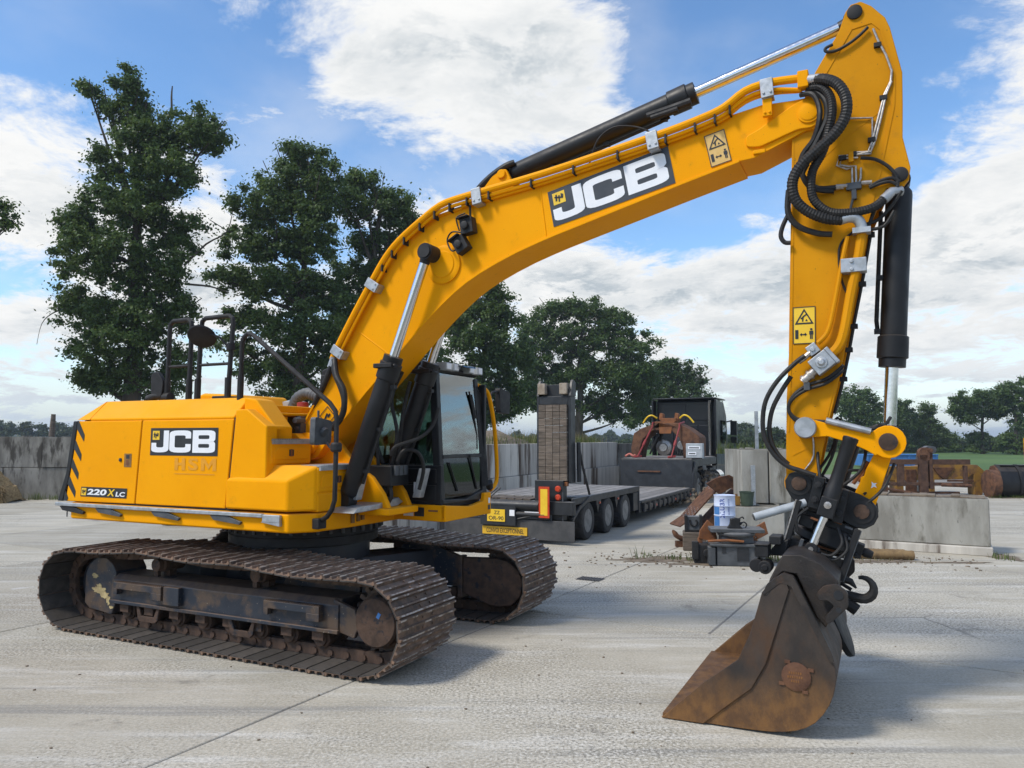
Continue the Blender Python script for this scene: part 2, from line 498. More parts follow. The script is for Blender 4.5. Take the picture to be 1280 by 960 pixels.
# ------------------------------------------------------------------ mesh helpers
def catmull(pts, n=5):
    P = [Vector(p) for p in pts]
    if len(P) < 3:
        return P
    out = []
    for i in range(len(P) - 1):
        p0, p1, p2, p3 = P[max(i - 1, 0)], P[i], P[i + 1], P[min(i + 2, len(P) - 1)]
        for k in range(n):
            t = k / n
            out.append(0.5 * ((2 * p1) + (-p0 + p2) * t + (2 * p0 - 5 * p1 + 4 * p2 - p3) * t * t + (-p0 + 3 * p1 - 3 * p2 + p3) * t ** 3))
    out.append(P[-1])
    return out

SPLIT = {'opening', 'pin_end', 'wiper', 'gusset', 'pin_boss', 'ear_ring', 'hose_elbow', 'roller_guard', 'ear_pin', 'hose_end', 'hose_fitting', 'line_clip', 'cable_clip', 'copper_line', 'edge_bead', 'weld_seam',
         'lock_box', 'grease_bank', 'roof_grille', 'support_arm', 'linkage_rod', 'nose_cheek', 'hanger_lug', 'inner_gusset', 'end_plate', 'linkage_joint', 'boom_bracket', 'end_boss'}

class MB:
    """collects boxes, prisms, tubes and lathed shapes; build() links them as ONE mesh object"""
    def __init__(s):
        s.v, s.f, s.m = [], [], []
        s.mi = 0
        s.T = None
    def add(s, V, F):
        o = len(s.v)
        for p in V:
            p = Vector(p)
            s.v.append(s.T @ p if s.T else p)
        for f in F:
            s.f.append([o + i for i in f])
            s.m.append(s.mi)
        return s
    def box(s, x0, x1, y0, y1, z0, z1, M=None):
        V = [(x, y, z) for x in (x0, x1) for y in (y0, y1) for z in (z0, z1)]
        if M:
            V = [M @ Vector(p) for p in V]
        return s.add(V, [(0, 1, 3, 2), (4, 6, 7, 5), (0, 4, 5, 1), (2, 3, 7, 6), (0, 2, 6, 4), (1, 5, 7, 3)])
    def prism(s, poly, a, b, axis='y', poly2=None):
        """outline extruded between a and b: (x,z) along y, (y,z) along x, (x,y) along z"""
        def pt(p, t):
            return (p[0], t, p[1]) if axis == 'y' else ((t, p[0], p[1]) if axis == 'x' else (p[0], p[1], t))
        n = len(poly)
        V = [pt(p, a) for p in poly] + [pt(p, b) for p in (poly2 or poly)]
        ar = sum(poly[i][0] * poly[(i + 1) % n][1] - poly[(i + 1) % n][0] * poly[i][1] for i in range(n))
        fl = (ar > 0) != (axis == 'y')
        F = [tuple(range(n)), tuple(range(2 * n - 1, n - 1, -1))] + [(i, i + n, (i + 1) % n + n, (i + 1) % n) for i in range(n)]
        if fl:
            F = [f[::-1] for f in F]
        return s.add(V, F)
    def tube(s, pts, r, n=8, sm=0, closed=False, flat=None, ribs=None):
        P = catmull(pts, sm) if sm else [Vector(p) for p in pts]
        if ribs:                                        # a convoluted hose: evenly spaced rings
            L_ = [0]
            for i in range(1, len(P)):
                L_.append(L_[-1] + (P[i] - P[i - 1]).length)
            cnt = int(L_[-1] / ribs) * 2
            Q = []
            j = 0
            for k in range(cnt + 1):
                d = L_[-1] * k / cnt
                while j < len(L_) - 2 and L_[j + 1] < d:
                    j += 1
                Q.append(P[j].lerp(P[j + 1], (d - L_[j]) / max(1e-6, L_[j + 1] - L_[j])))
            P = Q
        m = len(P)
        V, F = [], []
        up = None
        for i, p in enumerate(P):
            t = (P[min(i + 1, m - 1)] - P[max(i - 1, 0)])
            if closed:
                t = P[(i + 1) % m] - P[i - 1]
            t.normalize()
            if up is None:
                up = Vector((0, 0, 1)) if abs(t.z) < .9 else Vector((1, 0, 0))
            a = t.cross(up).normalized()
            up = a.cross(t).normalized()
            rr = r[min(i, len(r) - 1)] if isinstance(r, (list, tuple)) else r
            if ribs:
                rr = rr * (1.04 if i % 2 else .94)
            for k in range(n):
                q = 2 * math.pi * k / n
                V.append(p + a * (math.cos(q) * rr) + up * (math.sin(q) * rr * (flat or 1)))
        for i in range(m if closed else m - 1):
            for k in range(n):
                i2 = (i + 1) % m
                F.append((i * n + k, i * n + (k + 1) % n, i2 * n + (k + 1) % n, i2 * n + k))
        if not closed:
            F += [tuple(range(n - 1, -1, -1)), tuple((m - 1) * n + k for k in range(n))]
        return s.add(V, F)
    def cyl(s, p0, p1, r0, r1=None, n=16):
        return s.tube([p0, p1], [r0, r0 if r1 is None else r1], n)
    def lathe(s, prof, p0, d, n=20):
        """prof: (radius, distance along d)"""
        d = Vector(d).normalized()
        u = d.cross(Vector((0, 0, 1)) if abs(d.z) < .9 else Vector((1, 0, 0))).normalized()
        w = d.cross(u)
        p0 = Vector(p0)
        V, F = [], []
        for r_, h in prof:
            for k in range(n):
                q = 2 * math.pi * k / n
                V.append(p0 + d * h + u * (math.cos(q) * r_) + w * (math.sin(q) * r_))
        for i in range(len(prof) - 1):
            for k in range(n):
                F.append((i * n + k, i * n + (k + 1) % n, (i + 1) * n + (k + 1) % n, (i + 1) * n + k))
        F += [tuple(range(n - 1, -1, -1)), tuple((len(prof) - 1) * n + k for k in range(n))]
        return s.add(V, F)
    def mesh(s, name, mats):
        me = bpy.data.meshes.new(name)
        me.from_pydata([tuple(p) for p in s.v], [], s.f)
        mats = mats if isinstance(mats, (list, tuple)) else [mats]
        for m in mats:
            me.materials.append(m)
        if len(mats) > 1:
            me.polygons.foreach_set('material_index', s.m)
        bm = bmesh.new()
        bm.from_mesh(me)
        bmesh.ops.recalc_face_normals(bm, faces=bm.faces)
        bm.to_mesh(me)
        bm.free()
        me.polygons.foreach_set('use_smooth', [True] * len(me.polygons))
        me.set_sharp_from_angle(angle=R(32))
        return me
    def islands(s):
        par = list(range(len(s.v)))
        def find(a):
            while par[a] != a:
                par[a] = par[par[a]]
                a = par[a]
            return a
        for f in s.f:
            for i in f[1:]:
                par[find(i)] = find(f[0])
        out = {}
        for f, m in zip(s.f, s.m):
            g = out.setdefault(find(f[0]), MB())
            mp = g.__dict__.setdefault('mp', {})
            F = []
            for i in f:
                if i not in mp:
                    mp[i] = len(g.v)
                    g.v.append(s.v[i])
                F.append(mp[i])
            g.f.append(F)
            g.m.append(m)
        return list(out.values())
    def build(s, name, mats, parent=None, bevel=0.0, seg=2, label=None, kind=None):
        if name in SPLIT:
            r = [g.build1(name, mats, parent, bevel, seg, label, kind) for g in s.islands()]
            return r[0]
        return s.build1(name, mats, parent, bevel, seg, label, kind)
    def build1(s, name, mats, parent=None, bevel=0.0, seg=2, label=None, kind=None):
        o = bpy.data.objects.new(name, s.mesh(name, mats))
        COL.objects.link(o)
        if parent is not None:
            o.parent = parent
        if bevel:
            b = o.modifiers.new('edge', 'BEVEL')
            b.width = bevel
            b.segments = seg
            b.limit_method = 'ANGLE'
            b.angle_limit = R(35)
            b.harden_normals = True
        if label:
            o['label'] = label
        if kind:
            o['kind'] = kind
        return o

def inst(o, parent, loc=None, rot=None, M=None):
    """another piece that shares the mesh of o"""
    c = o.copy()
    COL.objects.link(c)
    c.parent = parent
    if M is not None:
        c.matrix_local = M
    if loc is not None:
        c.location = loc
    if rot is not None:
        c.rotation_euler = rot
    return c

def thing(name, label, cat, loc=(0, 0, 0), rz=0.0, group=None):
    o = bpy.data.objects.new(name, None)
    o.empty_display_size = .3
    COL.objects.link(o)
    o.location = loc
    o.rotation_euler = (0, 0, rz)
    return tag(o, label, cat, group)

def tag(o, label, cat, group=None):
    o['label'] = label
    o['category'] = cat
    if group:
        o['group'] = group
    return o

def group_node(name, parent):
    """a part that is only a pivot for its own pieces"""
    o = bpy.data.objects.new(name, None)
    o.empty_display_size = .1
    COL.objects.link(o)
    o.parent = parent
    return o

def place(o, loc, rz=0.0):
    o.location = loc
    o.rotation_euler = (0, 0, rz)
    return o

# flat print: outlines in a unit box laid on a plane O + u*U + v*V
def rounded(pts, r, n=4):
    out = []
    m = len(pts)
    for i in range(m):
        p, a, b = Vector(pts[i][:2]), Vector(pts[i - 1][:2]), Vector(pts[(i + 1) % m][:2])
        k = pts[i][2] if len(pts[i]) > 2 else r
        if k <= 0:
            out.append((p.x, p.y))
            continue
        p0 = p + (a - p).normalized() * k
        p1 = p + (b - p).normalized() * k
        for j in range(n + 1):
            t = j / n
            q = p0 * (1 - t) ** 2 + p * (2 * t * (1 - t)) + p1 * t * t
            out.append((q.x, q.y))
    return out

def flat(mb, loops, O, U, V, lift=0.0):
    O, U, V = Vector(O), Vector(U), Vector(V)
    nrm = U.cross(V).normalized()
    tri = tessellate_polygon([[Vector((p[0], p[1], 0)) for p in L_] for L_ in loops])
    pts = [O + U * p[0] + V * p[1] + nrm * lift for L_ in loops for p in L_]
    mb.add(pts, [tuple(t) for t in tri])

def text_loops(mb, body, O, U, V, lift=0.0, bold=0.0, shear=0.0, fit=True):
    """lettering: body fitted to the unit box of the plane"""
    cu = bpy.data.curves.new('lettering', 'FONT')
    cu.body = body
    cu.offset = bold
    cu.shear = shear
    cu.resolution_u = 3
    ob = bpy.data.objects.new('lettering', cu)
    COL.objects.link(ob)
    dg = bpy.context.evaluated_depsgraph_get()
    me = bpy.data.meshes.new_from_object(ob.evaluated_get(dg))
    bpy.data.objects.remove(ob)
    bpy.data.curves.remove(cu)
    co = np.array([v.co[:] for v in me.vertices])
    lo, hi = co.min(0), co.max(0)
    O, U, V = Vector(O), Vector(U), Vector(V)
    nrm = U.cross(V).normalized()
    pts = [O + U * ((c[0] - lo[0]) / (hi[0] - lo[0])) + V * ((c[1] - lo[1]) / (hi[1] - lo[1])) + nrm * lift for c in co]
    mb.add(pts, [tuple(p.vertices) for p in me.polygons])
    bpy.data.meshes.remove(me)

def rect(x0, y0, x1, y1):
    return [(x0, y0), (x1, y0), (x1, y1), (x0, y1)]

J_ = rounded([(.205, .91, 0), (.285, .91, 0), (.285, .11, .13), (.02, .11, .10), (.02, .46, 0), (.095, .46, 0), (.095, .29, .05), (.205, .29, .05)], 0)
C_ = rounded([(.295, .91, .13), (.615, .91, .10), (.615, .62, 0), (.535, .62, 0), (.535, .73, .04), (.375, .73, .04), (.375, .29, .04), (.535, .29, .04),
              (.535, .42, 0), (.615, .42, 0), (.615, .11, .12), (.295, .11, .13)], 0)
B_ = rounded([(.64, .91, 0), (.965, .91, .11), (.965, .55, .05), (.935, .515, .02), (.965, .48, .05), (.965, .11, .11), (.64, .11, 0)], 0)
B1_ = rounded([(.725, .60), (.88, .60), (.88, .735), (.725, .735)], .03)
B2_ = rounded([(.725, .29), (.88, .29), (.88, .425), (.725, .425)], .03)
EMB = rect(.035, .57, .14, .90)
EMG = [[(.055, .66), (.062, .84), (.075, .84), (.07, .66)], [(.08, .62), (.085, .80), (.098, .80), (.092, .62)],
       [(.105, .74), (.108, .84), (.128, .80), (.122, .70)], [(.05, .76), (.05, .80), (.125, .73), (.12, .69)]]

def maker_plate(parent, O, U, V, base):
    """the black plate with the three big letters and the small yellow emblem"""
    O, U, V = Vector(O), Vector(U), Vector(V)
    mb = MB()
    flat(mb, [rect(0, 0, 1, 1)], O, U, V, .003)
    p = mb.build("maker_plate", base, parent)
    mb = MB()
    for loops in ([J_], [C_], [B_, B1_, B2_]):
        flat(mb, loops, O, U, V, .006)
    mb.build("lettering", WHT, parent)
    mb = MB()
    flat(mb, [EMB], O, U, V, .006)
    mb.mi = 1
    for g in EMG:
        flat(mb, [g], O, U, V, .009)
    mb.build("emblem", [DECY, DECB], parent)
    return p

def warning_sign(parent, O, U, V, ground, figure='person'):
    """upright yellow sticker: triangle above, distance symbol below"""
    O, U, V = Vector(O), Vector(U), Vector(V)
    mb = MB()
    flat(mb, [rect(0, 0, 1, 1)], O, U, V, .003)
    p = mb.build("warning_sticker", ground, parent)
    mb = MB()
    a, b = .05, .03
    flat(mb, [rect(0, 0, 1, 1), rect(.035, .02, .965, .98)], O, U, V, .006)
    flat(mb, [[(.08, .53), (.92, .53), (.5, .95)], [(.19, .57), (.81, .57), (.5, .88)]], O, U, V, .006)
    for g in ([(.40, .60), (.46, .60), (.48, .72), (.42, .72)], [(.44, .70), (.62, .78), (.60, .81), (.42, .74)], [(.36, .66), (.46, .70), (.45, .73), (.34, .70)],
              [(.55, .61), (.66, .61), (.60, .67)],
              [(.10, .14), (.24, .14), (.24, .38), (.10, .38)], [(.34, .235), (.58, .235), (.58, .265), (.34, .265)], [(.30, .25), (.39, .20), (.39, .30)], [(.62, .25), (.53, .20), (.53, .30)],
              [(.72, .24), (.90, .24), (.90, .34), (.72, .34)], [(.75, .12), (.80, .12), (.80, .25), (.75, .25)], [(.82, .12), (.87, .12), (.87, .25), (.82, .25)],
              rounded([(.76, .355), (.86, .355), (.86, .41), (.76, .41)], .02)):
        flat(mb, [g], O, U, V, .006)
    mb.build("pictogram", DECB, parent)
    return p
# ------------------------------------------------------------------ ground
def ground():
    mb = MB()
    mb.add([(-2500, -300, -.10), (2500, -300, -.10), (2500, 4500, -.10), (-2500, 4500, -.10)], [(0, 1, 2, 3)])
    mb.build("field", FIELD, kind='structure')
    mb = MB()
    mb.add([(-60, -25, -.009), (75, -25, -.009), (75, 47, -.009), (-60, 47, -.009)], [(0, 1, 2, 3)])
    mb.build("yard_ground", EARTH, kind='structure')
    root = bpy.data.objects.new("concrete_yard", None)
    COL.objects.link(root)
    root['kind'] = 'structure'
    e1, e2 = Vector((.492, .870, 0)), Vector((.870, -.492, 0))
    tj = [-4.0, 2.45, 8.88, 15.2, 21.6, 28.0, 34.4, 40.8]
    nj0 = [-33.6, -28.8, -24, -19.2, -14.4, -9.6, -4.83, 4.9, 9.7, 14.5, 19.3]
    nj1 = [-33.6, -28.8, -24, -19.2, -14.4, -9.6, -4.83, -2.42, 2.4, 7.2, 12.0, 16.8, 21.6]
    rs = random.Random(3)
    for i in range(len(tj) - 1):
        nj = nj0 if tj[i] < 8 else nj1
        for j in range(len(nj) - 1):
            g = .011
            n0, n1, t0, t1 = nj[j] + g, nj[j + 1] - g, tj[i] + g, tj[i + 1] - g
            c = e1 * (t0 + t1) / 2 + e2 * (n0 + n1) / 2
            if c.y > 44 or c.y < -3 or abs(c.x) > 34:
                continue
            # slab edges slightly ragged and chipped
            def edge(a, b, k=9):
                return [(a[0] + (b[0] - a[0]) * q / k, a[1] + (b[1] - a[1]) * q / k) for q in range(k)]
            ring = edge((n0, t0), (n1, t0)) + edge((n1, t0), (n1, t1)) + edge((n1, t1), (n0, t1)) + edge((n0, t1), (n0, t0))
            ring = [(p[0] + rs.uniform(-.006, .006), p[1] + rs.uniform(-.006, .006)) for p in ring]
            cn, ct = (n0 + n1) / 2, (t0 + t1) / 2
            W = lambda p, z, s=0: e2 * (p[0] + (s if p[0] < cn else -s)) + e1 * (p[1] + (s if p[1] < ct else -s)) + Vector((0, 0, z))
            m = len(ring)
            V = [W(p, -.13) for p in ring] + [W(p, -.006) for p in ring] + [W(p, 0, .008) for p in ring]
            F = [(a + k, a + (k + 1) % m, a + m + (k + 1) % m, a + m + k) for a in (0, m) for k in range(m)] + [tuple(range(2 * m, 3 * m))]
            MB().add(V, F).build("concrete_slab", SLAB, root)
    # drain grate let into the slabs
    t = thing("drain_grate", "small dark iron drain grate let into the concrete between the machine and the trailer", "drain", (1.25, 12.3, 0), R(-29))
    mb = MB()
    mb.box(-.20, .20, -.14, .14, .001, .006)
    mb.build("grate_frame", TRL, t)
    for k in range(8):
        MB().box(-.185 + k * .048, -.160 + k * .048, -.12, .12, .006, .014).build("bar", TRL, t)
ground()

# ------------------------------------------------------------------ the excavator
EX = thing("excavator", "large yellow and black tracked excavator resting its rusty bucket on the concrete", "excavator", (-2.59, 9.619, 0), -math.atan(950 / 1966.))

def resample(path, n):
    P = [Vector((p[0], 0, p[1])) for p in path]
    P.append(P[0])
    L_ = [0]
    for i in range(1, len(P)):
        L_.append(L_[-1] + (P[i] - P[i - 1]).length)
    out = []
    j = 0
    for k in range(n):
        d = L_[-1] * k / n
        while L_[j + 1] < d:
            j += 1
        out.append(P[j].lerp(P[j + 1], (d - L_[j]) / (L_[j + 1] - L_[j])))
    return out, L_[-1]

def track_path():
    p = [(-2.1, .045), (-1, .045), (0, .045), (1, .045), (2.1, .045)]
    for k in range(1, 10):                                    # round the sprocket
        a = R(-90 + 18 * k)
        p.append((2.12 + .45 * math.cos(a), .485 + .44 * math.sin(a)))
    p += [(2.12, .915), (1.75, .905), (1.3, .895), (.9, .92), (.55, .955), (.2, .945), (-.2, .935), (-.6, .965), (-.95, .985), (-1.3, .955), (-1.65, .93), (-2.0, .935)]
    for k in range(1, 10):
        a = R(90 + 18 * k)
        p.append((-2.12 + .46 * math.cos(a), .485 + .44 * math.sin(a)))
    return p

SHOE = LINK = None
def make_track(yc, side, dx):
    """side: -1 near the camera (outer face is -y), +1 on the cab side"""
    global SHOE, LINK
    out = side
    trk = group_node("track", EX)
    trk.location = (dx, yc, 0)
    # frame
    mb = MB()
    sec = [(-.22, .36), (.22, .36), (.22, .52), (.10, .68), (-.10, .68), (-.22, .52)] if out > 0 else [(-.22, .36), (.22, .36), (.22, .52), (.10, .68), (-.10, .68), (-.22, .52)]
    mb.prism([(-.24, .36), (.24, .36), (.24, .60), (.17, .66), (-.17, .66), (-.24, .60)], -1.62, 1.68, 'x')
    fr = mb.build("track_frame", FRM, EX, .012)
    fr.location = (dx, yc, 0)
    yo = .24 * out
    def ybox(m, x0, x1, d0, d1, z0, z1):
        a, b = sorted((yo + out * d0, yo + out * d1))
        m.box(x0, x1, a, b, z0, z1)
    # bottom flange, steps with chequered treads, guards
    mb = MB()
    ybox(mb, -1.62, 1.70, 0, .035, .335, .372)
    mb.build("flange", FRM, fr, .006)
    for x0, x1 in ((-1.50, -.72), (.78, 1.50)):
        mb = MB()
        ybox(mb, x0, x1, .0, .075, .515, .59)
        ybox(mb, x0, x0 + .06, .0, .075, .45, .516)
        ybox(mb, x1 - .16, x1, .0, .075, .44, .516)
        for k in range(int((x1 - x0) / .03)):
            ybox(mb, x0 + .01 + k * .03, x0 + .025 + k * .03, .005, .07, .589, .599)
        mb.build("step", FRM, fr, .006)
    mb = MB()
    ybox(mb, -.70, -.46, 0, .06, .40, .60)
    mb.build("bracket", FRM, fr, .008)
    # end plates of the frame at the sprocket
    mb = MB()
    mb.prism([(1.60, .36), (1.86, .30), (1.92, .44), (1.86, .58), (1.60, .66)], *sorted((yo - out * .02, yo - out * .07)))
    mb.prism([(1.60, .36), (1.86, .30), (1.92, .44), (1.86, .58), (1.60, .66)], *sorted((yo - out * .40, yo - out * .45)))
    mb.build("end_plate", FRM, fr, .01)
    # idler yoke
    mb = MB()
    a, b = sorted((yo - out * .03, yo - out * .45))
    mb.prism([(-2.14, .28), (-2.05, .22), (-1.66, .18), (-1.60, .30), (-1.60, .68), (-1.66, .76), (-1.78, .83), (-1.95, .82), (-2.07, .74), (-2.14, .62)], a, b)
    mb.build("idler_yoke", FRM, fr, .012)
    mb = MB()
    rs = random.Random(5 + int(side))
    for cx, cz, w, h in ((-1.90, .61, .075, .030), (-1.88, .455, .125, .045), (-1.80, .40, .10, .05), (-1.745, .345, .035, .06), (-1.86, .50, .06, .025), (-1.72, .265, .05, .018)):
        ring = []
        for k in range(22):
            q = 2 * math.pi * k / 22
            rr = rs.uniform(.55, 1.1)
            ring.append((cx + w * rr * math.cos(q) - .35 * (cz - .45), cz + h * rr * math.sin(q)))
        pl = yo - out * .03
        mb.prism(ring, *sorted((pl, pl + out * .006)))
    if side < 0:
        mb.build("caked_mud", DIRTY, fr)
    # idler wheel and sprocket
    mb = MB()
    mb.lathe([(.10, -.09), (.27, -.09), (.30, -.08), (.30, -.035), (.335, -.03), (.335, .03), (.30, .035), (.30, .08), (.27, .09), (.10, .09)], (-2.06, 0, .485), (0, 1, 0), 28)
    mb.build("idler", CARB, fr)
    mb = MB()
    ring = []
    for k in range(23 * 2):
        q = 2 * math.pi * k / 46
        rr = .375 if k % 2 else .31
        for w in (-.06, .06):
            ring.append((2.12 + rr * math.cos(q + w), .485 + rr * math.sin(q + w)))
    mb.prism(ring, -.045, .045)
    mb.build("sprocket", TRK, fr)
    mb = MB()
    mb.lathe([(.27, -.05), (.27, .10), (.245, .115), (.245, .20), (.225, .225), (.06, .232)], (2.12, .02 * out, .485), (0, out, 0), 30)
    for k in range(20):
        q = 2 * math.pi * k / 20
        mb.lathe([(.014, 0), (.014, .018)], (2.12 + .235 * math.cos(q), .20 * out, .485 + .235 * math.sin(q)), (0, out, 0), 6)
    mb.build("final_drive", HUB, fr)
    if side < 0:
        mb = MB()
        pl = .253 * out
        mb.box(2.15, 2.185, *sorted((pl, pl + out * .002)), .53, .585, M=Matrix.Translation((2.167, 0, .557)) @ Matrix.Rotation(R(28), 4, 'Y') @ Matrix.Translation((-2.167, 0, -.557)))
        mb.build("blue_tag", BLUEP, fr)
    # drive motor guard on the inner face
    mb = MB()
    g = [(1.62, .30), (1.95, .19), (2.12, .165), (2.3, .20), (2.42, .32), (2.45, .48), (2.40, .62), (2.26, .73), (2.1, .76), (1.62, .74)]
    mb.prism(g, *sorted((-out * .20, -out * .30)))
    mb.build("motor_guard", HUB if side > 0 else FRM, fr, .02)
    mb = MB()
    mb.box(1.56, 1.62, *sorted((-out * .18, -out * .32)), .24, .76)
    mb.prism([(.55, .62), (.55, .50), (1.58, .40), (1.58, .74), (1.2, .86), (.7, .86)], *sorted((-out * .20, -out * .27)))
    mb.build("inner_gusset", FRM, fr, .01)
    # rollers
    for k in range(8):
        x = -1.42 + k * .405
        mb = MB()
        mb.lathe([(.05, -.20), (.075, -.19), (.075, -.16), (.10, -.155), (.10, -.11), (.085, -.10), (.085, .10), (.10, .11), (.10, .155), (.075, .16), (.075, .19), (.05, .20)], (x, 0, .245), (0, 1, 0), 18)
        mb.box(x - .07, x + .07, -.225, -.185, .24, .34)
        mb.box(x - .07, x + .07, .185, .225, .24, .34)
        mb.build("track_roller", HUB, fr)
    for x in (-1.0, .42):                               # guards at the rollers
        mb = MB()
        pl = yo + out * .01
        for s_ in (1, -1):
            a, b = sorted((s_ * pl, s_ * (pl - out * .03)))
            mb.prism([(x - .19, .345), (x - .16, .20), (x - .12, .165), (x + .12, .165), (x + .16, .20), (x + .19, .345), (x + .15, .345), (x + .10, .23), (x - .10, .23), (x - .15, .345)], a, b)
        mb.build("roller_guard", HUB, fr, .006)
    for x in (-.95, .55):
        mb = MB()
        mb.lathe([(.05, -.16), (.085, -.15), (.085, .12), (.07, .14), (.07, .20), (.04, .21)], (x, 0, .80), (0, out, 0), 18)
        mb.box(x - .05, x + .05, -.05, .05, .62, .80)
        mb.box(x - .09, x - .03, *sorted((out * .10, out * .14)), .62, .86)
        mb.build("carrier_roller", HUB, fr)
        mb = MB()
        mb.lathe([(.075, 0), (.075, .004)], (x + .12, .1 * out, .661), (0, 0, 1), 18)
        mb.build("hole_cover", CARB, fr)
    # chain and shoes
    if SHOE is None:
        mb = MB()
        mb.mi = 2
        mb.box(-.091, .091, -.5, .5, .0, .012)
        mb.mi = 0
        mb.box(-.0995, .0905, -.499, .499, -.006, .0)
        for x in (-.086, .0, .086):
            h = .034 if x else .027
            mb.mi = 0
            mb.prism([(x - .019, -.003), (x + .019, -.003), (x + .009, -h), (x - .009, -h)], -.497, .497)
            mb.mi = 1
            mb.prism([(x - .0085, -h + .001), (x + .0085, -h + .001), (x + .007, -h - .003), (x - .007, -h - .003)], -.494, .494)
        mb.mi = 3
        for y in (-.085, .085):
            for x in (-.045, .045):
                mb.lathe([(.013, 0), (.013, .016)], (x, y, -.002), (0, 0, -1), 6)
        me = mb.mesh("track_shoe", [TRK, RIDGE, TRKIN, TRK])
        SHOE = me
        mb = MB()
        for s_ in (-1, 1):
            mb.prism(rounded([(-.12, .016), (.075, .016), (.10, .05), (.10, .125), (-.10, .125), (-.125, .08)], .02, 2), s_ * .10 - .03, s_ * .10 + .03)
        mb.lathe([(.032, -.15), (.032, .15)], (.085, 0, .065), (0, 1, 0), 10)
        LINK = mb.mesh("track_link", [HUB])
    n = 56
    pts, _ = resample(track_path(), n)
    for i in range(n):
        p, q = pts[i], pts[(i + 1) % n]
        d = (q - p).normalized()
        nrm = Vector((-d.z, 0, d.x))                     # inward
        c = (p + q) / 2
        M = Matrix(((d.x, 0, nrm.x, c.x), (0, 1, 0, 0), (d.z, 0, nrm.z, c.z), (0, 0, 0, 1)))
        for nm, me in (("track_shoe", SHOE), ("track_link", LINK)):
            o = bpy.data.objects.new(nm, me)
            COL.objects.link(o)
            o.parent = trk
            o.matrix_local = M
    return trk

make_track(-1.2, -1, 0.0)
make_track(1.26, 1, 0.10)

def carbody():
    mb = MB()
    mb.lathe([(.80, .62), (.80, .99), (.74, 1.0)], (0, 0, 0), (0, 0, 1), 40)
    for sx in (-1, 1):
        for sy in (-1, 1):
            y1 = -.98 if sy < 0 else 1.04
            V = [(sx * .25, sy * .2), (sx * .85, sy * .15), (sx * 1.35, y1), (sx * .75, y1)]
            mb.prism(V, .50, .80, 'z', [(sx * .2, sy * .15), (sx * .78, sy * .1), (sx * 1.25, y1), (sx * .7, y1)])
    mb.box(-.72, .72, -.72, .72, .52, .78)
    c = mb.build("car_body", CARB, EX, .015)
    mb = MB()
    mb.lathe([(.86, 1.0), (.90, 1.005), (.90, 1.10), (.88, 1.105), (.88, 1.13), (.93, 1.135), (.93, 1.235), (.5, 1.24)], (0, 0, 0), (0, 0, 1), 64)
    s = mb.build("slew_ring", BLKM, EX)
    mb = MB()
    for k in range(40):
        a = 2 * math.pi * (k + .5) / 40
        mb.lathe([(.022, 0), (.022, .075), (.014, .08)], (.945 * math.cos(a), .945 * math.sin(a), 1.225), (0, 0, -1), 6)
    b = mb.build("ring_bolts", GREYB, s, kind='stuff')
    mb = MB()
    mb.box(.95, 1.02, .93, .99, .69, .75, M=None)
    mb.build("white_label", WHT, c)
carbody()

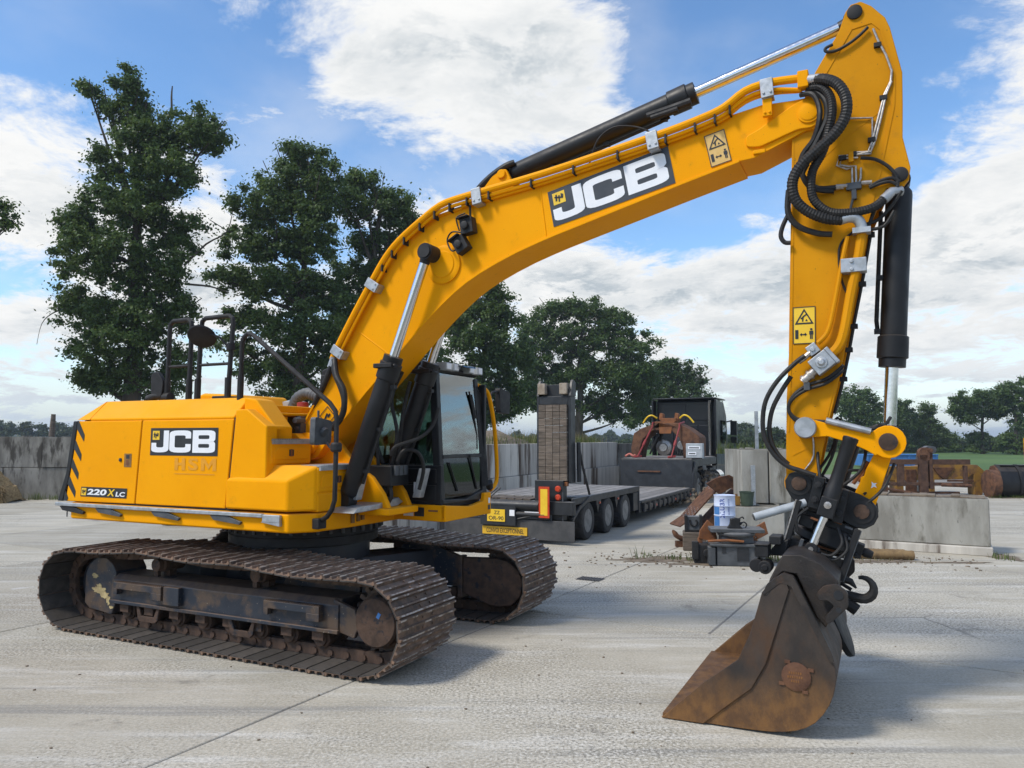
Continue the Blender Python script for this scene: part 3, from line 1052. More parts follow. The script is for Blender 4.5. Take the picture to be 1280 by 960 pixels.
# ---- superstructure
def upper():
    # platform and counterweight skirt, plan outline
    plan = [(-2.55, -1.35), (.93, -1.35), (1.13, -1.12), (1.18, -.55), (1.18, .30), (1.18, 1.35), (-2.55, 1.35), (-2.80, .9), (-2.86, 0), (-2.80, -1.0)]
    mb = MB()
    mb.prism(plan, 1.25, 1.452, 'z')
    plat = mb.build("platform", YEL, EX, .025, 3)
    # counterweight
    cw = [(-1.98, -1.30), (-1.98, 1.33), (-2.45, 1.33), (-2.66, 1.05), (-2.78, .3), (-2.78, -.3), (-2.66, -1.0), (-2.45, -1.30)]
    cw2 = [(-1.98, -1.10), (-1.98, 1.12), (-2.28, 1.12), (-2.42, .9), (-2.5, .3), (-2.5, -.3), (-2.42, -.85), (-2.28, -1.10)]
    mb = MB()
    mb.prism(cw, 1.46, 2.46, 'z')
    mb.prism(cw, 2.462, 2.70, 'z', cw2)
    mb.build("counterweight", YEL, EX, .02, 3)
    mb = MB()                                            # the black moulding on the rear corner
    V = [(-2.475, -1.352, 2.455), (-2.60, -1.20, 2.455), (-2.86, -1.06, 1.462), (-2.705, -1.352, 1.462)]
    mb.prism([(-2.80, 1.46), (-2.705, 1.46), (-2.60, 1.75), (-2.53, 2.1), (-2.475, 2.455), (-2.55, 2.455), (-2.60, 2.15), (-2.66, 1.8)], -1.362, -1.18)
    mb.build("corner_moulding", BLK, EX, .01)
    # side doors and roof bevel
    mb = MB()
    mb.prism([(-2.66, 1.46), (-1.405, 1.47), (-1.325, 2.452), (-2.475, 2.452), (-2.53, 2.1), (-2.60, 1.75)], -1.352, -1.25)
    d1 = mb.build("side_door", YEL, EX, .012, 2)
    mb = MB()
    mb.prism([(-1.388, 1.47), (.042, 1.475), (.139, 2.452), (-1.308, 2.452)], -1.352, -1.25)
    d2 = mb.build("side_door", YEL, EX, .012, 2)
    mb = MB()                                            # dark gaps behind the doors
    mb.box(-2.0, .17, -1.335, -1.2, 1.455, 2.47)
    mb.build("door_seal", BLKM, EX)
    mb = MB()                                            # sloping roof edge
    sec = [(-1.352, 2.474), (-1.13, 2.70), (-1.0, 2.712), (-1.0, 2.60), (-1.30, 2.40)]
    mb.prism(sec, -2.26, .14, 'x')
    mb.prism([(-2.258, 2.712), (-2.478, 2.47), (-2.258, 2.47)], -1.3515, -1.135, 'y') if False else None
    mb.build("roof_edge", YEL, EX, .02, 3)
    mb = MB()
    mb.add([(-2.262, -1.352, 2.470), (-2.48, -1.352, 2.470), (-2.262, -1.13, 2.70), (-2.262, -1.0, 2.712), (-2.262, -1.0, 2.45)], [(0, 1, 2), (1, 4, 3, 2), (0, 2, 3, 4), (0, 4, 1)])
    mb.build("roof_corner", YEL, EX)
    mb = MB()                                            # roof deck
    mb.box(-2.26, .12, -1.0, .9, 2.50, 2.63)
    mb.build("roof_deck", YEL, EX, .02)
    mb = MB()                                            # engine hood
    mb.prism([(-1.62, 2.62), (-1.55, 2.80), (-1.45, 2.83), (-.90, 2.80), (-.78, 2.62)], -.35, .62)
    mb.build("engine_hood", YEL, EX, .04, 3)
    mb = MB()
    mb.box(-1.95, -1.70, -.95, -.15, 2.63, 2.70)
    mb.box(-1.30, -.98, -.98, -.45, 2.63, 2.665)
    mb.build("roof_grille", BLKM, EX, .01)
    mb = MB()
    mb.box(-.66, -.44, -.93, -.70, 2.712, 2.745)
    mb.build("filler_cap", BLKM, EX, .01)
    # body left of the engine, seen through the cab glass
    mb = MB()
    mb.box(-1.97, -.10, .55, 1.34, 1.46, 2.62)
    mb.build("left_body", YEL, EX, .03)
    mb = MB()
    mb.box(-1.97, .05, -1.24, .55, 1.46, 2.5)
    mb.build("engine_bay", BLKM, EX)
    # front quarter with its slope
    mb = MB()
    mb.prism([(.062, 1.478), (.62, 1.478), (.62, 2.37), (.33, 2.56), (.163, 2.56), (.161, 2.475)], -1.352, -1.05)
    mb.prism([(.152, 2.30), (.62, 2.20), (.62, 2.36), (.33, 2.67), (.152, 2.70)], -1.22, -.95)
    mb.build("front_quarter", YEL, EX, .02, 3)
    # tank bulge
    mb = MB()
    V = [(.06, -1.372, 1.475), (.93, -1.372, 1.475), (1.14, -1.16, 1.475), (1.14, -.40, 1.475), (.06, -.40, 1.475),
         (.06, -1.372, 1.80), (.93, -1.372, 1.80), (1.14, -1.16, 1.945), (1.14, -.40, 1.945), (.06, -.40, 1.945),
         (.10, -1.30, 1.82), (.62, -1.22, 1.955), (.86, -1.20, 1.955)]
    F = [(0, 1, 6, 5), (1, 2, 7, 6), (2, 3, 8, 7), (3, 4, 9, 8), (4, 0, 5, 9), (4, 3, 2, 1, 0), (5, 6, 12, 11), (6, 7, 12), (7, 8, 9, 11, 12), (5, 11, 9)]
    mb.add(V[:13], F)
    mb.build("fuel_tank", YEL, EX, .03, 3)
    # the two climbing steps
    def step(x, y0, y1, z0, z1, name):
        m = MB()
        m.box(x - .5, x, y0, y1, z0, z1)
        p = m.build(name, YEL, EX, .03, 3)
        m = MB()
        m.prism(rounded([(y0 + .06, z0 + .06), (y1 - .05, z0 + .06), (y1 - .05, z1 - .12), (y1 - .12, z1 - .07), (y0 + .12, z1 - .07), (y0 + .06, z1 - .12)], .02, 3), x - .004, x + .008, 'x')
        m.build("recessed_panel", YEL, p, .006)
        m = MB()
        ym, zm = (y0 + y1) / 2 - .02, (z0 + z1) / 2
        m.box(x + .006, x + .012, ym - .05, ym + .05, zm - .05, zm + .05)
        m.mi = 1
        m.box(x + .011, x + .018, ym - .035, ym - .018, zm - .035, zm + .035)
        m.box(x + .011, x + .018, ym + .018, ym + .035, zm - .035, zm + .035)
        m.mi = 2
        m.box(x + .011, x + .018, ym - .014, ym + .014, zm - .04, zm + .04)
        m.build("latch", [YEL, DECB, RUSTO], p)
        m = MB()
        m.box(x - .28, x + .015, y0 + .02, y1 - .02, z1 + .002, z1 + .012)
        m.box(x - .001, x + .018, y0 + .02, y1 - .02, z1 - .035, z1 + .012)
        k = 0
        while y0 + .04 + k * .035 < y1 - .03:
            yy = y0 + .03 + k * .035
            m.box(x - .26, x + .02, yy, yy + .018, z1 + .0125, z1 + .022)
            k += 1
        m.build("tread", GALV, p)
    step(1.155, -1.15, -.44, 1.66, 1.935, "tool_box")
    mb = MB()
    mb.box(.72, 1.15, -1.14, -.45, 1.46, 1.652)
    mb.build("lower_panel", YEL, EX, .02, 2)
    step(.63, -1.30, -.64, 1.95, 2.215, "battery_box")
    mb = MB()
    mb.box(-.05, .34, -1.2, -.72, 2.22, 2.50)
    mb.box(-.05, .38, -1.24, -.38, 2.50, 2.535)
    mb.box(-.05, .30, -1.10, -.45, 2.535, 2.62)
    mb.prism([(-.05, 2.20), (.58, 2.20), (.45, 2.30), (-.05, 2.30)], -.72, -.2)
    mb.build("cooler_cover", YEL, EX, .015, 2)
    mb = MB()                                            # bits under the cover lip
    mb.tube([(.42, -.70, 2.45), (.42, -.45, 2.45), (.46, -.3, 2.43)], .035, 10)
    mb.tube([(.40, -.66, 2.36), (.44, -.30, 2.36)], .02, 8)
    mb.box(.36, .44, -.62, -.52, 2.30, 2.50)
    mb.build("fuel_filter", GREYB, EX)
    mb = MB()
    mb.lathe([(.075, 0), (.075, .14), (.03, .15)], (-.18, .12, 2.56), (0, 0, 1), 16)
    mb.build("red_cap", REDP, EX)
    mb = MB()
    mb.tube([(-.55, .30, 2.45), (-.52, .30, 2.58), (-.44, .30, 2.76), (-.28, .30, 2.83), (-.14, .30, 2.80), (.05, .28, 2.74)], .075, 14, 5, ribs=.05)
    mb.build("air_hose", GREYB, EX)
    mb = MB()
    mb.lathe([(.15, 0), (.16, .03), (.16, .10), (.05, .13)], (-.75, .6, 2.64), (0, 0, 1), 20)
    mb.build("pre_cleaner", LGREY, EX)
    # galvanised side rail with its brackets
    mb = MB()
    mb.box(-2.79, .62, -1.40, -1.352, 1.405, 1.447)
    mb.box(.62, .86, -1.395, -1.352, 1.36, 1.44)
    r = mb.build("side_rail", GALV, EX, .008)
    for x in (-2.72, -2.05, -1.08, -.15):
        m = MB()
        m.prism([(x, 1.40), (x + .26, 1.40), (x + .46, 1.345), (x + .44, 1.315), (x + .06, 1.35)], -1.385, -1.353)
        m.build("rail_bracket", GREYB if x > -2.5 else BLKM, r, .004)
    mb = MB()
    mb.prism([(.60, 1.36), (.86, 1.325), (.86, 1.36), (.80, 1.40)], -1.392, -1.353)
    mb.build("rail_end", GALV, r)
    mb = MB()
    mb.box(-2.62, -2.60, -1.356, -1.353, 1.27, 1.42)
    mb.build("skirt_joint", BLKM, r)
    # door print
    maker_plate(d2, (-1.16, -1.353, 2.045), (1.075, 0, 0), (.005, 0, .315), DECB)
    mb = MB()
    O, U, V = Vector((-.75, -1.353, 1.88)), Vector((.65, 0, 0)), Vector((0, 0, .14))
    for q in (rect(0, 0, .085, 1), rect(.175, 0, .26, 1), rect(.085, .40, .175, .62), rect(.64, 0, .725, 1), rect(.915, 0, 1, 1), [(.725, 1), (.725, .60), (.82, .10), (.82, .48)], [(.915, 1), (.82, .48), (.82, .10), (.915, .60)]):
        flat(mb, [q], O, U, V, .003)
    text_loops(mb, "S", O + U * .335, U * .24, V, .003, bold=.03)
    mb.box(-.75, -.12, -1.3565, -1.356, 1.835, 1.845)
    mb.build("faded_lettering", GHOST, d2)
    mb = MB()
    O, U, V = Vector((-2.37, -1.353, 1.53)), Vector((.83, 0, 0)), Vector((.012, 0, .118))
    flat(mb, [rect(0, 0, 1, 1)], O, U, V, .003)
    mb.build("model_plate", DECB, d1)
    mb = MB()
    text_loops(mb, "220", O + U * .145 + V * .2, U * .43, V * .62, .006, bold=.035, shear=.12)
    text_loops(mb, "LC", O + U * .77 + V * .15, U * .2, V * .48, .006, bold=.035, shear=.1)
    mb.build("lettering", WHT, d1)
    mb = MB()
    text_loops(mb, "X", O + U * .59 + V * .16, U * .16, V * .70, .006, bold=.03, shear=.12)
    flat(mb, [rect(.02, .12, .125, .88)], O, U, V, .006)
    mb.mi = 1
    for g in EMG:
        flat(mb, [[((q[0] - .035) * 1.0 + .02, (q[1] - .57) * 2.2 + .15) for q in g]], O, U, V, .008)
    mb.build("emblem", [DECY, DECB], d1)
    mb = MB()                                            # hazard stripes
    for x, z in ((-2.470, 2.46), (-2.515, 2.22), (-2.555, 1.99), (-2.60, 1.77)):
        mb.prism([(x, z), (x + .02, z - .01), (x + .135, z - .18), (x + .125, z - .26), (x - .03, z - .085)], -1.356, -1.353)
    mb.prism([(-2.66, 1.60), (-2.60, 1.50), (-2.625, 1.465), (-2.69, 1.465)], -1.356, -1.353)
    mb.build("hazard_stripes", DECB, d1)
    mb = MB()
    mb.box(-1.60, -1.475, -1.3555, -1.353, 1.90, 2.06)
    mb.mi = 1
    mb.lathe([(.022, 0), (.022, .012), (.01, .016)], (-1.665, -1.352, 1.985), (0, -1, 0), 12)
    mb.box(-1.565, -1.51, -1.358, -1.356, 2.00, 2.045)
    mb.mi = 2
    mb.box(-1.565, -1.525, -1.358, -1.356, 1.925, 1.985)
    mb.build("door_lock", [YEL2, DECB, RUSTO], d1)
    # handrails on the roof
    def rail(pts, name="handrail", r_=.028, sm=0):
        return MB().tube(pts, r_, 10, sm).build(name, BLKM, EX)
    y = -1.0
    def bow(x0, x1, xt0, xt1):
        pts = [(x0, y, 2.64)] + [(x0 + (xt0 - x0) * .98, y, 3.58), (xt0 + .01, y, 3.64), (xt0 + .06, y, 3.675), (xt1 - .06, y, 3.68), (xt1 - .01, y, 3.645), (xt1, y, 3.58)] + [(x1, y, 2.64)]
        h = rail(pts)
        for x in (x0, x1):
            MB().tube([(x, y, 2.60), (x + .004, y, 2.95)], .038, 10).build("socket", BLKM, h)
        MB().tube([(x0 + (xt0 - x0) * .5, y, 3.115), (x1 + (xt1 - x1) * .5, y, 3.115)], .018, 8).build("cross_bar", BLKM, h)
    bow(-1.34, -.965, -1.32, -.945)
    bow(-.82, -.33, -.78, -.27)
    rail([(-.01, -1.12, 2.60), (.03, -1.15, 3.32), (.06, -1.15, 3.39), (.12, -1.15, 3.425), (.20, -1.15, 3.40), (1.30, -1.15, 2.61), (1.37, -1.15, 2.53), (1.39, -1.15, 2.44), (1.385, -1.15, 1.85),
          (1.38, -1.15, 1.60), (1.345, -1.15, 1.50), (1.26, -1.12, 1.42), (1.14, -1.10, 1.36)], r_=.026)
    MB().tube([(-.012, -1.12, 2.62), (.01, -1.135, 2.95)], .036, 10).build("rail_socket", BLKM, EX)
    MB().box(1.10, 1.19, -1.17, -1.04, 1.29, 1.40).build("rail_foot", BLKM, EX, .01)
    MB().lathe([(.045, -.05), (.06, -.03), (.06, .03), (.045, .05)], (1.388, -1.15, 2.15), (0, 0, 1), 14).build("rail_joint", BLKM, EX)
    # mirrors
    mb = MB()
    mb.lathe([(.02, 0), (.155, .015), (.168, .028), (.165, .04), (.10, .06), (.02, .07)], (-.65, -1.12, 3.42), (-.35, .62, .70), 26)
    mb.tube([(-.33, -1.0, 3.30), (-.42, -1.05, 3.42), (-.62, -1.1, 3.50)], .014, 8)
    mb.lathe([(.05, 0), (.05, .05)], (-.66, -1.11, 3.47), (-.3, 0, .9), 10)
    mb.lathe([(.05, -.04), (.05, .04)], (-.30, -1.0, 3.31), (0, 0, 1), 12)
    mb.build("round_mirror", MIRR, EX, .006)
    mb = MB()
    mb.prism(rounded([(-1.55, 2.76), (-1.37, 2.74), (-1.34, 2.93), (-1.46, 3.07), (-1.56, 3.03)], .04, 4), -1.06, -1.00)
    mb.tube([(-1.62, -1.05, 2.72), (-1.50, -1.02, 2.76), (-1.34, -1.0, 2.76)], .05, 10)
    mb.lathe([(.06, -.05), (.06, .06)], (-1.33, -1.0, 2.74), (1, 0, 0), 12)
    mb.build("rear_mirror", BLKM, EX, .01)
    mb = MB()
    mb.prism(rounded([(-1.27, 2.17), (-1.0, 2.18), (-.985, 2.43), (-1.26, 2.47)], .04, 4), 1.13, 1.20, 'x')
    mb.tube([(1.20, -1.14, 2.32), (1.24, -1.14, 2.30)], .05, 10)
    mb.tube([(1.12, -1.12, 2.45), (1.12, -1.12, 2.54)], .014, 8)
    mb.tube([(1.22, -1.10, 2.20), (1.28, -1.12, 2.15), (1.38, -1.15, 2.14)], .015, 8)
    mb.build("square_mirror", GREYB, EX, .012)
    # platform front: grey hoses cover, brackets and hydraulic valve block
    mb = MB()
    mb.prism([(-.92, 1.44), (-.10, 1.46), (.02, 1.50), (-.08, 1.56), (-.25, 1.53), (-.85, 1.49)], 1.10, 1.45, 'x')
    mb.build("kick_plate", GALV, EX, .01)
    mb = MB()
    for yy, zz in ((-.62, 1.30), (-.52, 1.31), (-.44, 1.32)):
        mb.box(1.182, 1.20, yy, yy + .05, zz, zz + .13)
    mb.build("grease_bank", YEL2, EX)
    mb = MB()
    for yy in (-.36, .06):
        mb.prism([(.25, 1.45), (1.55, 1.42), (1.45, 1.62), (1.30, 1.80), (1.05, 1.95), (.75, 2.28), (.45, 2.36), (.30, 2.25)], yy - .04, yy + .04)
    mb.box(.2, 1.6, -.5, .12, 1.38, 1.46)
    mb.build("boom_bracket", YEL, EX, .02)
    mb = MB()
    mb.box(1.14, 1.52, -.34, .02, 1.70, 1.93)
    mb.build("valve_block", BLK, EX, .01)
    for k in range(3):
        MB().box(1.525, 1.555, -.30 + k * .09, -.235 + k * .09, 1.82, 1.93).build("solenoid", GREYB, EX, .006)
    for x, yy, z in ((1.25, -.62, 1.56), (1.62, .08, 1.55)):
        m = MB()
        m.prism([(x - .05, z), (x + .05, z), (x + .14, z + .34), (x + .04, z + .34)], yy - .06, yy + .04)
        m.build("cylinder_guard", GALV, EX, .008)
    hs = [[(1.15, -.30, 1.5), (1.25, -.3, 1.65), (1.3, -.28, 1.9), (1.28, -.28, 2.4), (1.4, -.3, 2.9), (1.55, -.3, 3.1)],
          [(1.35, -.2, 1.6), (1.42, -.2, 1.9), (1.5, -.2, 2.3), (1.42, -.2, 2.7), (1.6, -.25, 3.0)],
          [(1.50, -.32, 2.05), (1.56, -.3, 2.15), (1.75, -.1, 2.25), (1.85, .02, 2.4), (1.9, .05, 2.6)],
          [(1.52, -.22, 1.98), (1.60, -.2, 2.1), (1.72, -.1, 2.08), (1.75, -.02, 1.9), (1.68, 0, 1.65)],
          [(1.30, -.18, 1.95), (1.2, -.2, 2.3), (1.35, -.2, 2.8)], [(1.44, -.1, 1.9), (1.52, -.12, 2.5), (1.62, -.12, 2.9)],
          [(1.36, -.28, 1.72), (1.40, -.3, 1.58), (1.34, -.3, 1.46)], [(1.46, -.28, 1.72), (1.5, -.3, 1.58), (1.42, -.3, 1.46)], [(1.27, -.28, 1.72), (1.3, -.3, 1.58), (1.25, -.3, 1.46)]]
    for h in hs:
        MB().tube(h, .022, 8, 5).build("hydraulic_hose", RUB, EX)
upper()

# ---- cab
def cab():
    y0, y1 = .22, 1.36
    c = group_node("cab", EX)
    mb = MB()                                            # yellow sill
    mb.prism([(.95, 1.27), (1.86, 1.26), (1.90, 1.30), (1.90, 1.455), (1.05, 1.455)], y0, y0 + .05)
    mb.prism([(y0, 1.262), (y1 + .02, 1.262), (y1 + .02, 1.54), (y1 - .16, 1.54), (y1 - .18, 1.44), (y0 + .62, 1.40), (y0, 1.455)], 1.84, 1.905, 'x')
    mb.box(.95, 1.85, y0 + .04, y1 + .02, 1.27, 1.38)
    sill = mb.build("cab_sill", YEL, c, .012)
    mb = MB()
    mb.box(1.32, 1.46, y0 - .003, y0, 1.315, 1.435)
    mb.mi = 1
    mb.box(1.475, 1.61, y0 - .003, y0, 1.315, 1.42)
    mb.mi = 2
    mb.box(1.67, 1.80, y0 - .003, y0, 1.375, 1.395)
    mb.mi = 0
    mb.box(1.906, 1.908, y1 - .06, y1 - .01, 1.40, 1.47)
    mb.mi = 1
    mb.box(1.906, 1.908, y1 - .07, y1 - .01, 1.32, 1.38)
    mb.box(1.49, 1.56, y0 - .0045, y0 - .003, 1.385, 1.41)
    mb.build("sill_stickers", [WHT, DECB, RUSTO], c)
    # body shell: lower panels, pillars, roof
    mb = MB()
    mb.prism([(-.10, 1.46), (1.84, 1.46), (1.84, 1.92), (-.10, 1.92)], y0, y0 + .06)
    mb.prism([(-.10, 1.46), (1.82, 1.46), (1.82, 1.60), (-.10, 1.92)], y1 - .06, y1)
    mb.box(-.10, 1.78, y0 + .06, y1 - .06, 1.40, 1.50)
    mb.box(-.10, -.04, y0 + .06, y1 - .06, 1.46, 2.05)
    mb.prism([(y0 + .02, 1.46), (y1 - .01, 1.46), (y1 - .01, 1.60), (y1 - .5, 1.50), (y0 + .6, 1.49), (y0 + .02, 1.52)], 1.80, 1.86, 'x')
    shell = mb.build("cab_body", BLK, c, .012)
    for z0, z1 in ((1.50, 1.69), (1.71, 1.88)):
        m = MB()
        m.box(1.0, 1.78, y0 - .012, y0 + .01, z0, z1)
        m.build("side_panel", BLK, c, .012)
    m = MB()
    m.box(1.47, 1.565, y0 - .016, y0 - .013, 1.60, 1.72)
    m.mi = 1
    m.box(1.49, 1.53, y0 - .018, y0 - .016, 1.615, 1.65)
    m.box(1.53, 1.55, y0 - .018, y0 - .016, 1.625, 1.64)
    m.build("sticker", [WHT, DECB], c)
    def post(name, a, b, w=.05, d=.05):
        m = MB()
        a, b = Vector(a), Vector(b)
        for p, q in ((a, b),):
            V = [p + Vector((sx * w, sy * d, 0)) for sx, sy in ((-1, -1), (1, -1), (1, 1), (-1, 1))] + [q + Vector((sx * w, sy * d, 0)) for sx, sy in ((-1, -1), (1, -1), (1, 1), (-1, 1))]
            m.add(V, [(3, 2, 1, 0), (4, 5, 6, 7), (0, 1, 5, 4), (1, 2, 6, 5), (2, 3, 7, 6), (3, 0, 4, 7)])
        return m.build(name, BLK, c, .012)
    post("pillar", (1.80, y0 + .05, 1.45), (1.70, y0 + .06, 3.06), .05, .045)
    post("pillar", (1.80, y1 - .05, 1.52), (1.69, y1 - .10, 3.02), .05, .05)
    post("pillar", (.62, y0 + .05, 1.9), (.70, y0 + .06, 3.06), .06, .04)
    post("pillar", (-.04, y0 + .05, 1.9), (.05, y0 + .06, 3.06), .05, .04)
    post("pillar", (-.04, y1 - .05, 1.9), (.05, y1 - .1, 3.06), .05, .04)
    post("pillar", (.75, y1 - .05, 1.9), (.75, y1 - .1, 3.06), .05, .04)
    mb = MB()
    mb.prism([(0, 3.04), (1.72, 3.04), (1.76, 3.09), (1.60, 3.17), (.2, 3.19), (0, 3.12)], y0 + .03, y1 - .06)
    roof = mb.build("cab_roof", BLK, c, .02)
    for yy in (y0 + .12, y0 + .30, y1 - .45, y1 - .22):
        m = MB()
        m.box(1.70, 1.83, yy, yy + .13, 3.07, 3.16)
        m.mi = 1
        m.box(1.83, 1.838, yy + .012, yy + .118, 3.08, 3.15)
        m.build("work_light", [LGREY, WHT], c, .008)
    m = MB()
    m.prism([(1.60, 3.17), (1.90, 3.14), (1.92, 3.12), (1.60, 3.15)], y0 + .40, y1 - .42)
    m.build("visor", GLASSD, c)
    # panes
    m = MB()
    a, b = y0 + .10, y1 - .13
    m.prism([(1.803, 2.045), (1.809, 2.045), (1.727, 3.03), (1.721, 3.03)], a, b)
    m.build("windscreen", GLASS, c)
    m = MB()
    m.prism([(1.822, 1.53), (1.828, 1.53), (1.813, 2.0), (1.807, 2.0)], a, b)
    m.build("lower_windscreen", GLASSM, c)
    m = MB()
    m.box(1.785, 1.825, a - .02, b + .03, 1.998, 2.04)
    m.build("screen_bar", BLK, c, .006)
    m = MB()
    m.prism([(.68, 1.94), (1.74, 1.94), (1.68, 3.03), (.75, 3.03)], y0 + .045, y0 + .05)
    m.build("side_window", GLASS, c)
    m = MB()
    m.prism([(-.0, 1.94), (.55, 1.94), (.63, 3.03), (.08, 3.03)], y0 + .045, y0 + .05)
    m.build("side_window", GLASS, c)
    m = MB()
    m.prism([(.80, 1.60), (1.72, 1.60), (1.66, 3.0), (.80, 3.0)], y1 - .07, y1 - .065)
    m.build("door_window", GLASS, c)
    m = MB()
    m.prism([(-.0, 2.0), (-.005, 2.0), (.07, 3.03), (.075, 3.03)], y0 + .1, y1 - .1)
    m.build("rear_window", GLASS, c)
    # inside
    m = MB()
    m.box(.35, .85, .52, 1.05, 1.72, 1.88)
    m.prism([(.25, 1.85), (.42, 1.85), (.30, 2.55), (.16, 2.55)], .53, 1.04)
    m.prism([(.20, 2.55), (.29, 2.55), (.27, 2.75), (.19, 2.75)], .66, .92)
    m.box(.45, .75, .62, .95, 1.5, 1.72)
    m.build("seat", BLKM, c, .04, 3)
    for yy in (.40, 1.12):
        m = MB()
        m.box(.45, .95, yy - .07, yy + .07, 1.50, 2.02)
        m.tube([(.90, yy, 2.0), (.92, yy, 2.18)], .016, 8)
        m.lathe([(.02, 0), (.035, .03), (.03, .10), (.01, .12)], (.92, yy, 2.16), (0, 0, 1), 10)
        m.build("control_console", BLKM, c, .02)
    m = MB()
    m.box(1.05, 1.25, .30, .42, 1.92, 2.18)
    m.tube([(1.25, .40, 1.95), (1.45, .5, 1.80), (1.62, .55, 1.60)], .02, 8)
    m.tube([(1.45, .80, 1.55), (1.60, .80, 1.90)], .014, 8)
    m.tube([(1.45, .95, 1.55), (1.60, .95, 1.90)], .014, 8)
    m.build("monitor", BLKM, c, .01)
    m = MB()
    m.box(1.0, 1.32, y1 - .16, y1 - .10, 2.06, 2.46)
    m.build("yellow_panel", YEL2, c, .04, 3)
    # wipers, grab bar, mirror
    m = MB()
    m.tube([(1.80, b - .05, 2.10), (1.785, b - .03, 2.28), (1.775, b - .12, 2.62), (1.765, b - .20, 2.84)], .012, 6)
    m.tube([(1.776, b - .05, 2.50), (1.768, b - .16, 2.80)], .02, 6)
    m.build("wiper", BLKM, c)
    m = MB()
    m.tube([(1.83, a + .1, 1.95), (1.84, a + .30, 1.60)], .012, 6)
    m.tube([(1.83, b - .30, 2.03), (1.835, b - .12, 1.60)], .012, 6)
    m.build("wiper", BLKM, c)
    for k in range(5):
        m = MB()
        yy = y1 - .12 + k * .035
        m.tube([(1.72 + .01 * k, yy - .05, 3.0 - .04 * k), (1.76, yy - .01, 2.6), (1.80, yy + .03, 2.1), (1.84, yy + .02, 1.62)], .014, 8, 4)
        m.build("door_seal", BLKM, c)
    m = MB()
    m.box(1.30, 1.82, y1 - .01, y1 + .05, 1.55, 2.95)
    m.build("door_edge", BLK, c, .015)
    m = MB()
    m.tube([(1.70, y1 - .02, 2.95), (1.76, y1 + .10, 2.90), (1.78, y1 + .20, 2.80), (1.78, y1 + .34, 2.45), (1.78, y1 + .42, 2.0), (1.78, y1 + .43, 1.70), (1.78, y1 + .36, 1.60), (1.78, y1 + .24, 1.55)], .028, 10, 4)
    m.build("grab_bar", YEL, c)
    m = MB()
    m.prism(rounded([(y1 + .62, 2.60), (y1 + .92, 2.58), (y1 + .94, 2.90), (y1 + .60, 2.95)], .05, 4), 1.66, 1.74, 'x')
    m.tube([(1.70, y1 + .30, 2.72), (1.70, y1 + .45, 2.88), (1.70, y1 + .66, 2.90)], .018, 8)
    m.tube([(1.75, y1 + .20, 2.80), (1.70, y1 + .30, 2.74)], .03, 8)
    m.build("cab_mirror", BLKM, c, .012)
    m = MB()
    m.tube([(1.78, y1 + .22, 1.58), (1.80, y1 + .16, 1.66)], .05, 10)
    m.build("grab_foot", BLKM, c)
    # air filter of the cab behind the seat
    m = MB()
    m.box(-.6, -.12, y0 + .1, y1 - .3, 2.0, 2.62)
    m.build("rear_body", YEL, c, .03)
cab()
# ---- boom, arm and their cylinders
YN, YF = -.55, -.05                                     # outer faces of the boom

def offset_in(poly, d):
    n = len(poly)
    ar = sum(poly[i][0] * poly[(i + 1) % n][1] - poly[(i + 1) % n][0] * poly[i][1] for i in range(n))
    sg = 1 if ar > 0 else -1
    out = []
    for i in range(n):
        a, p, b = (Vector(poly[k % n]) for k in (i - 1, i, i + 1))
        e1, e2 = (p - a).normalized(), (b - p).normalized()
        n1, n2 = Vector((-e1.y, e1.x)) * sg, Vector((-e2.y, e2.x)) * sg
        m = (n1 + n2)
        m = m / max(.4, m.length_squared / 2) if m.length > 1e-6 else n1
        q = p + m * d
        out.append((q.x, q.y))
    return out

def strip(mb, line, th, ya, yb):
    """plate of thickness th that follows a line in the side view"""
    P = [Vector(p) for p in line]
    top, bot = [], []
    for i, p in enumerate(P):
        t = (P[min(i + 1, len(P) - 1)] - P[max(i - 1, 0)]).normalized()
        nr = Vector((-t.y, t.x))
        top.append(tuple(p + nr * th / 2))
        bot.append(tuple(p - nr * th / 2))
    n = len(P)
    V = [(p[0], ya, p[1]) for p in top + bot] + [(p[0], yb, p[1]) for p in top + bot]
    F = []
    for i in range(n - 1):
        F += [(i, i + 1, n + i + 1, n + i), (2 * n + i, 3 * n + i, 3 * n + i + 1, 2 * n + i + 1), (i, 2 * n + i, 2 * n + i + 1, i + 1), (n + i, n + i + 1, 3 * n + i + 1, 3 * n + i)]
    F += [(0, n, 3 * n, 2 * n), (n - 1, 3 * n - 1, 4 * n - 1, 2 * n - 1)]
    mb.add(V, F)

def c2(pts, n=4):
    return [(p.x, p.z) for p in catmull([(a, 0, b) for a, b in pts], n)]

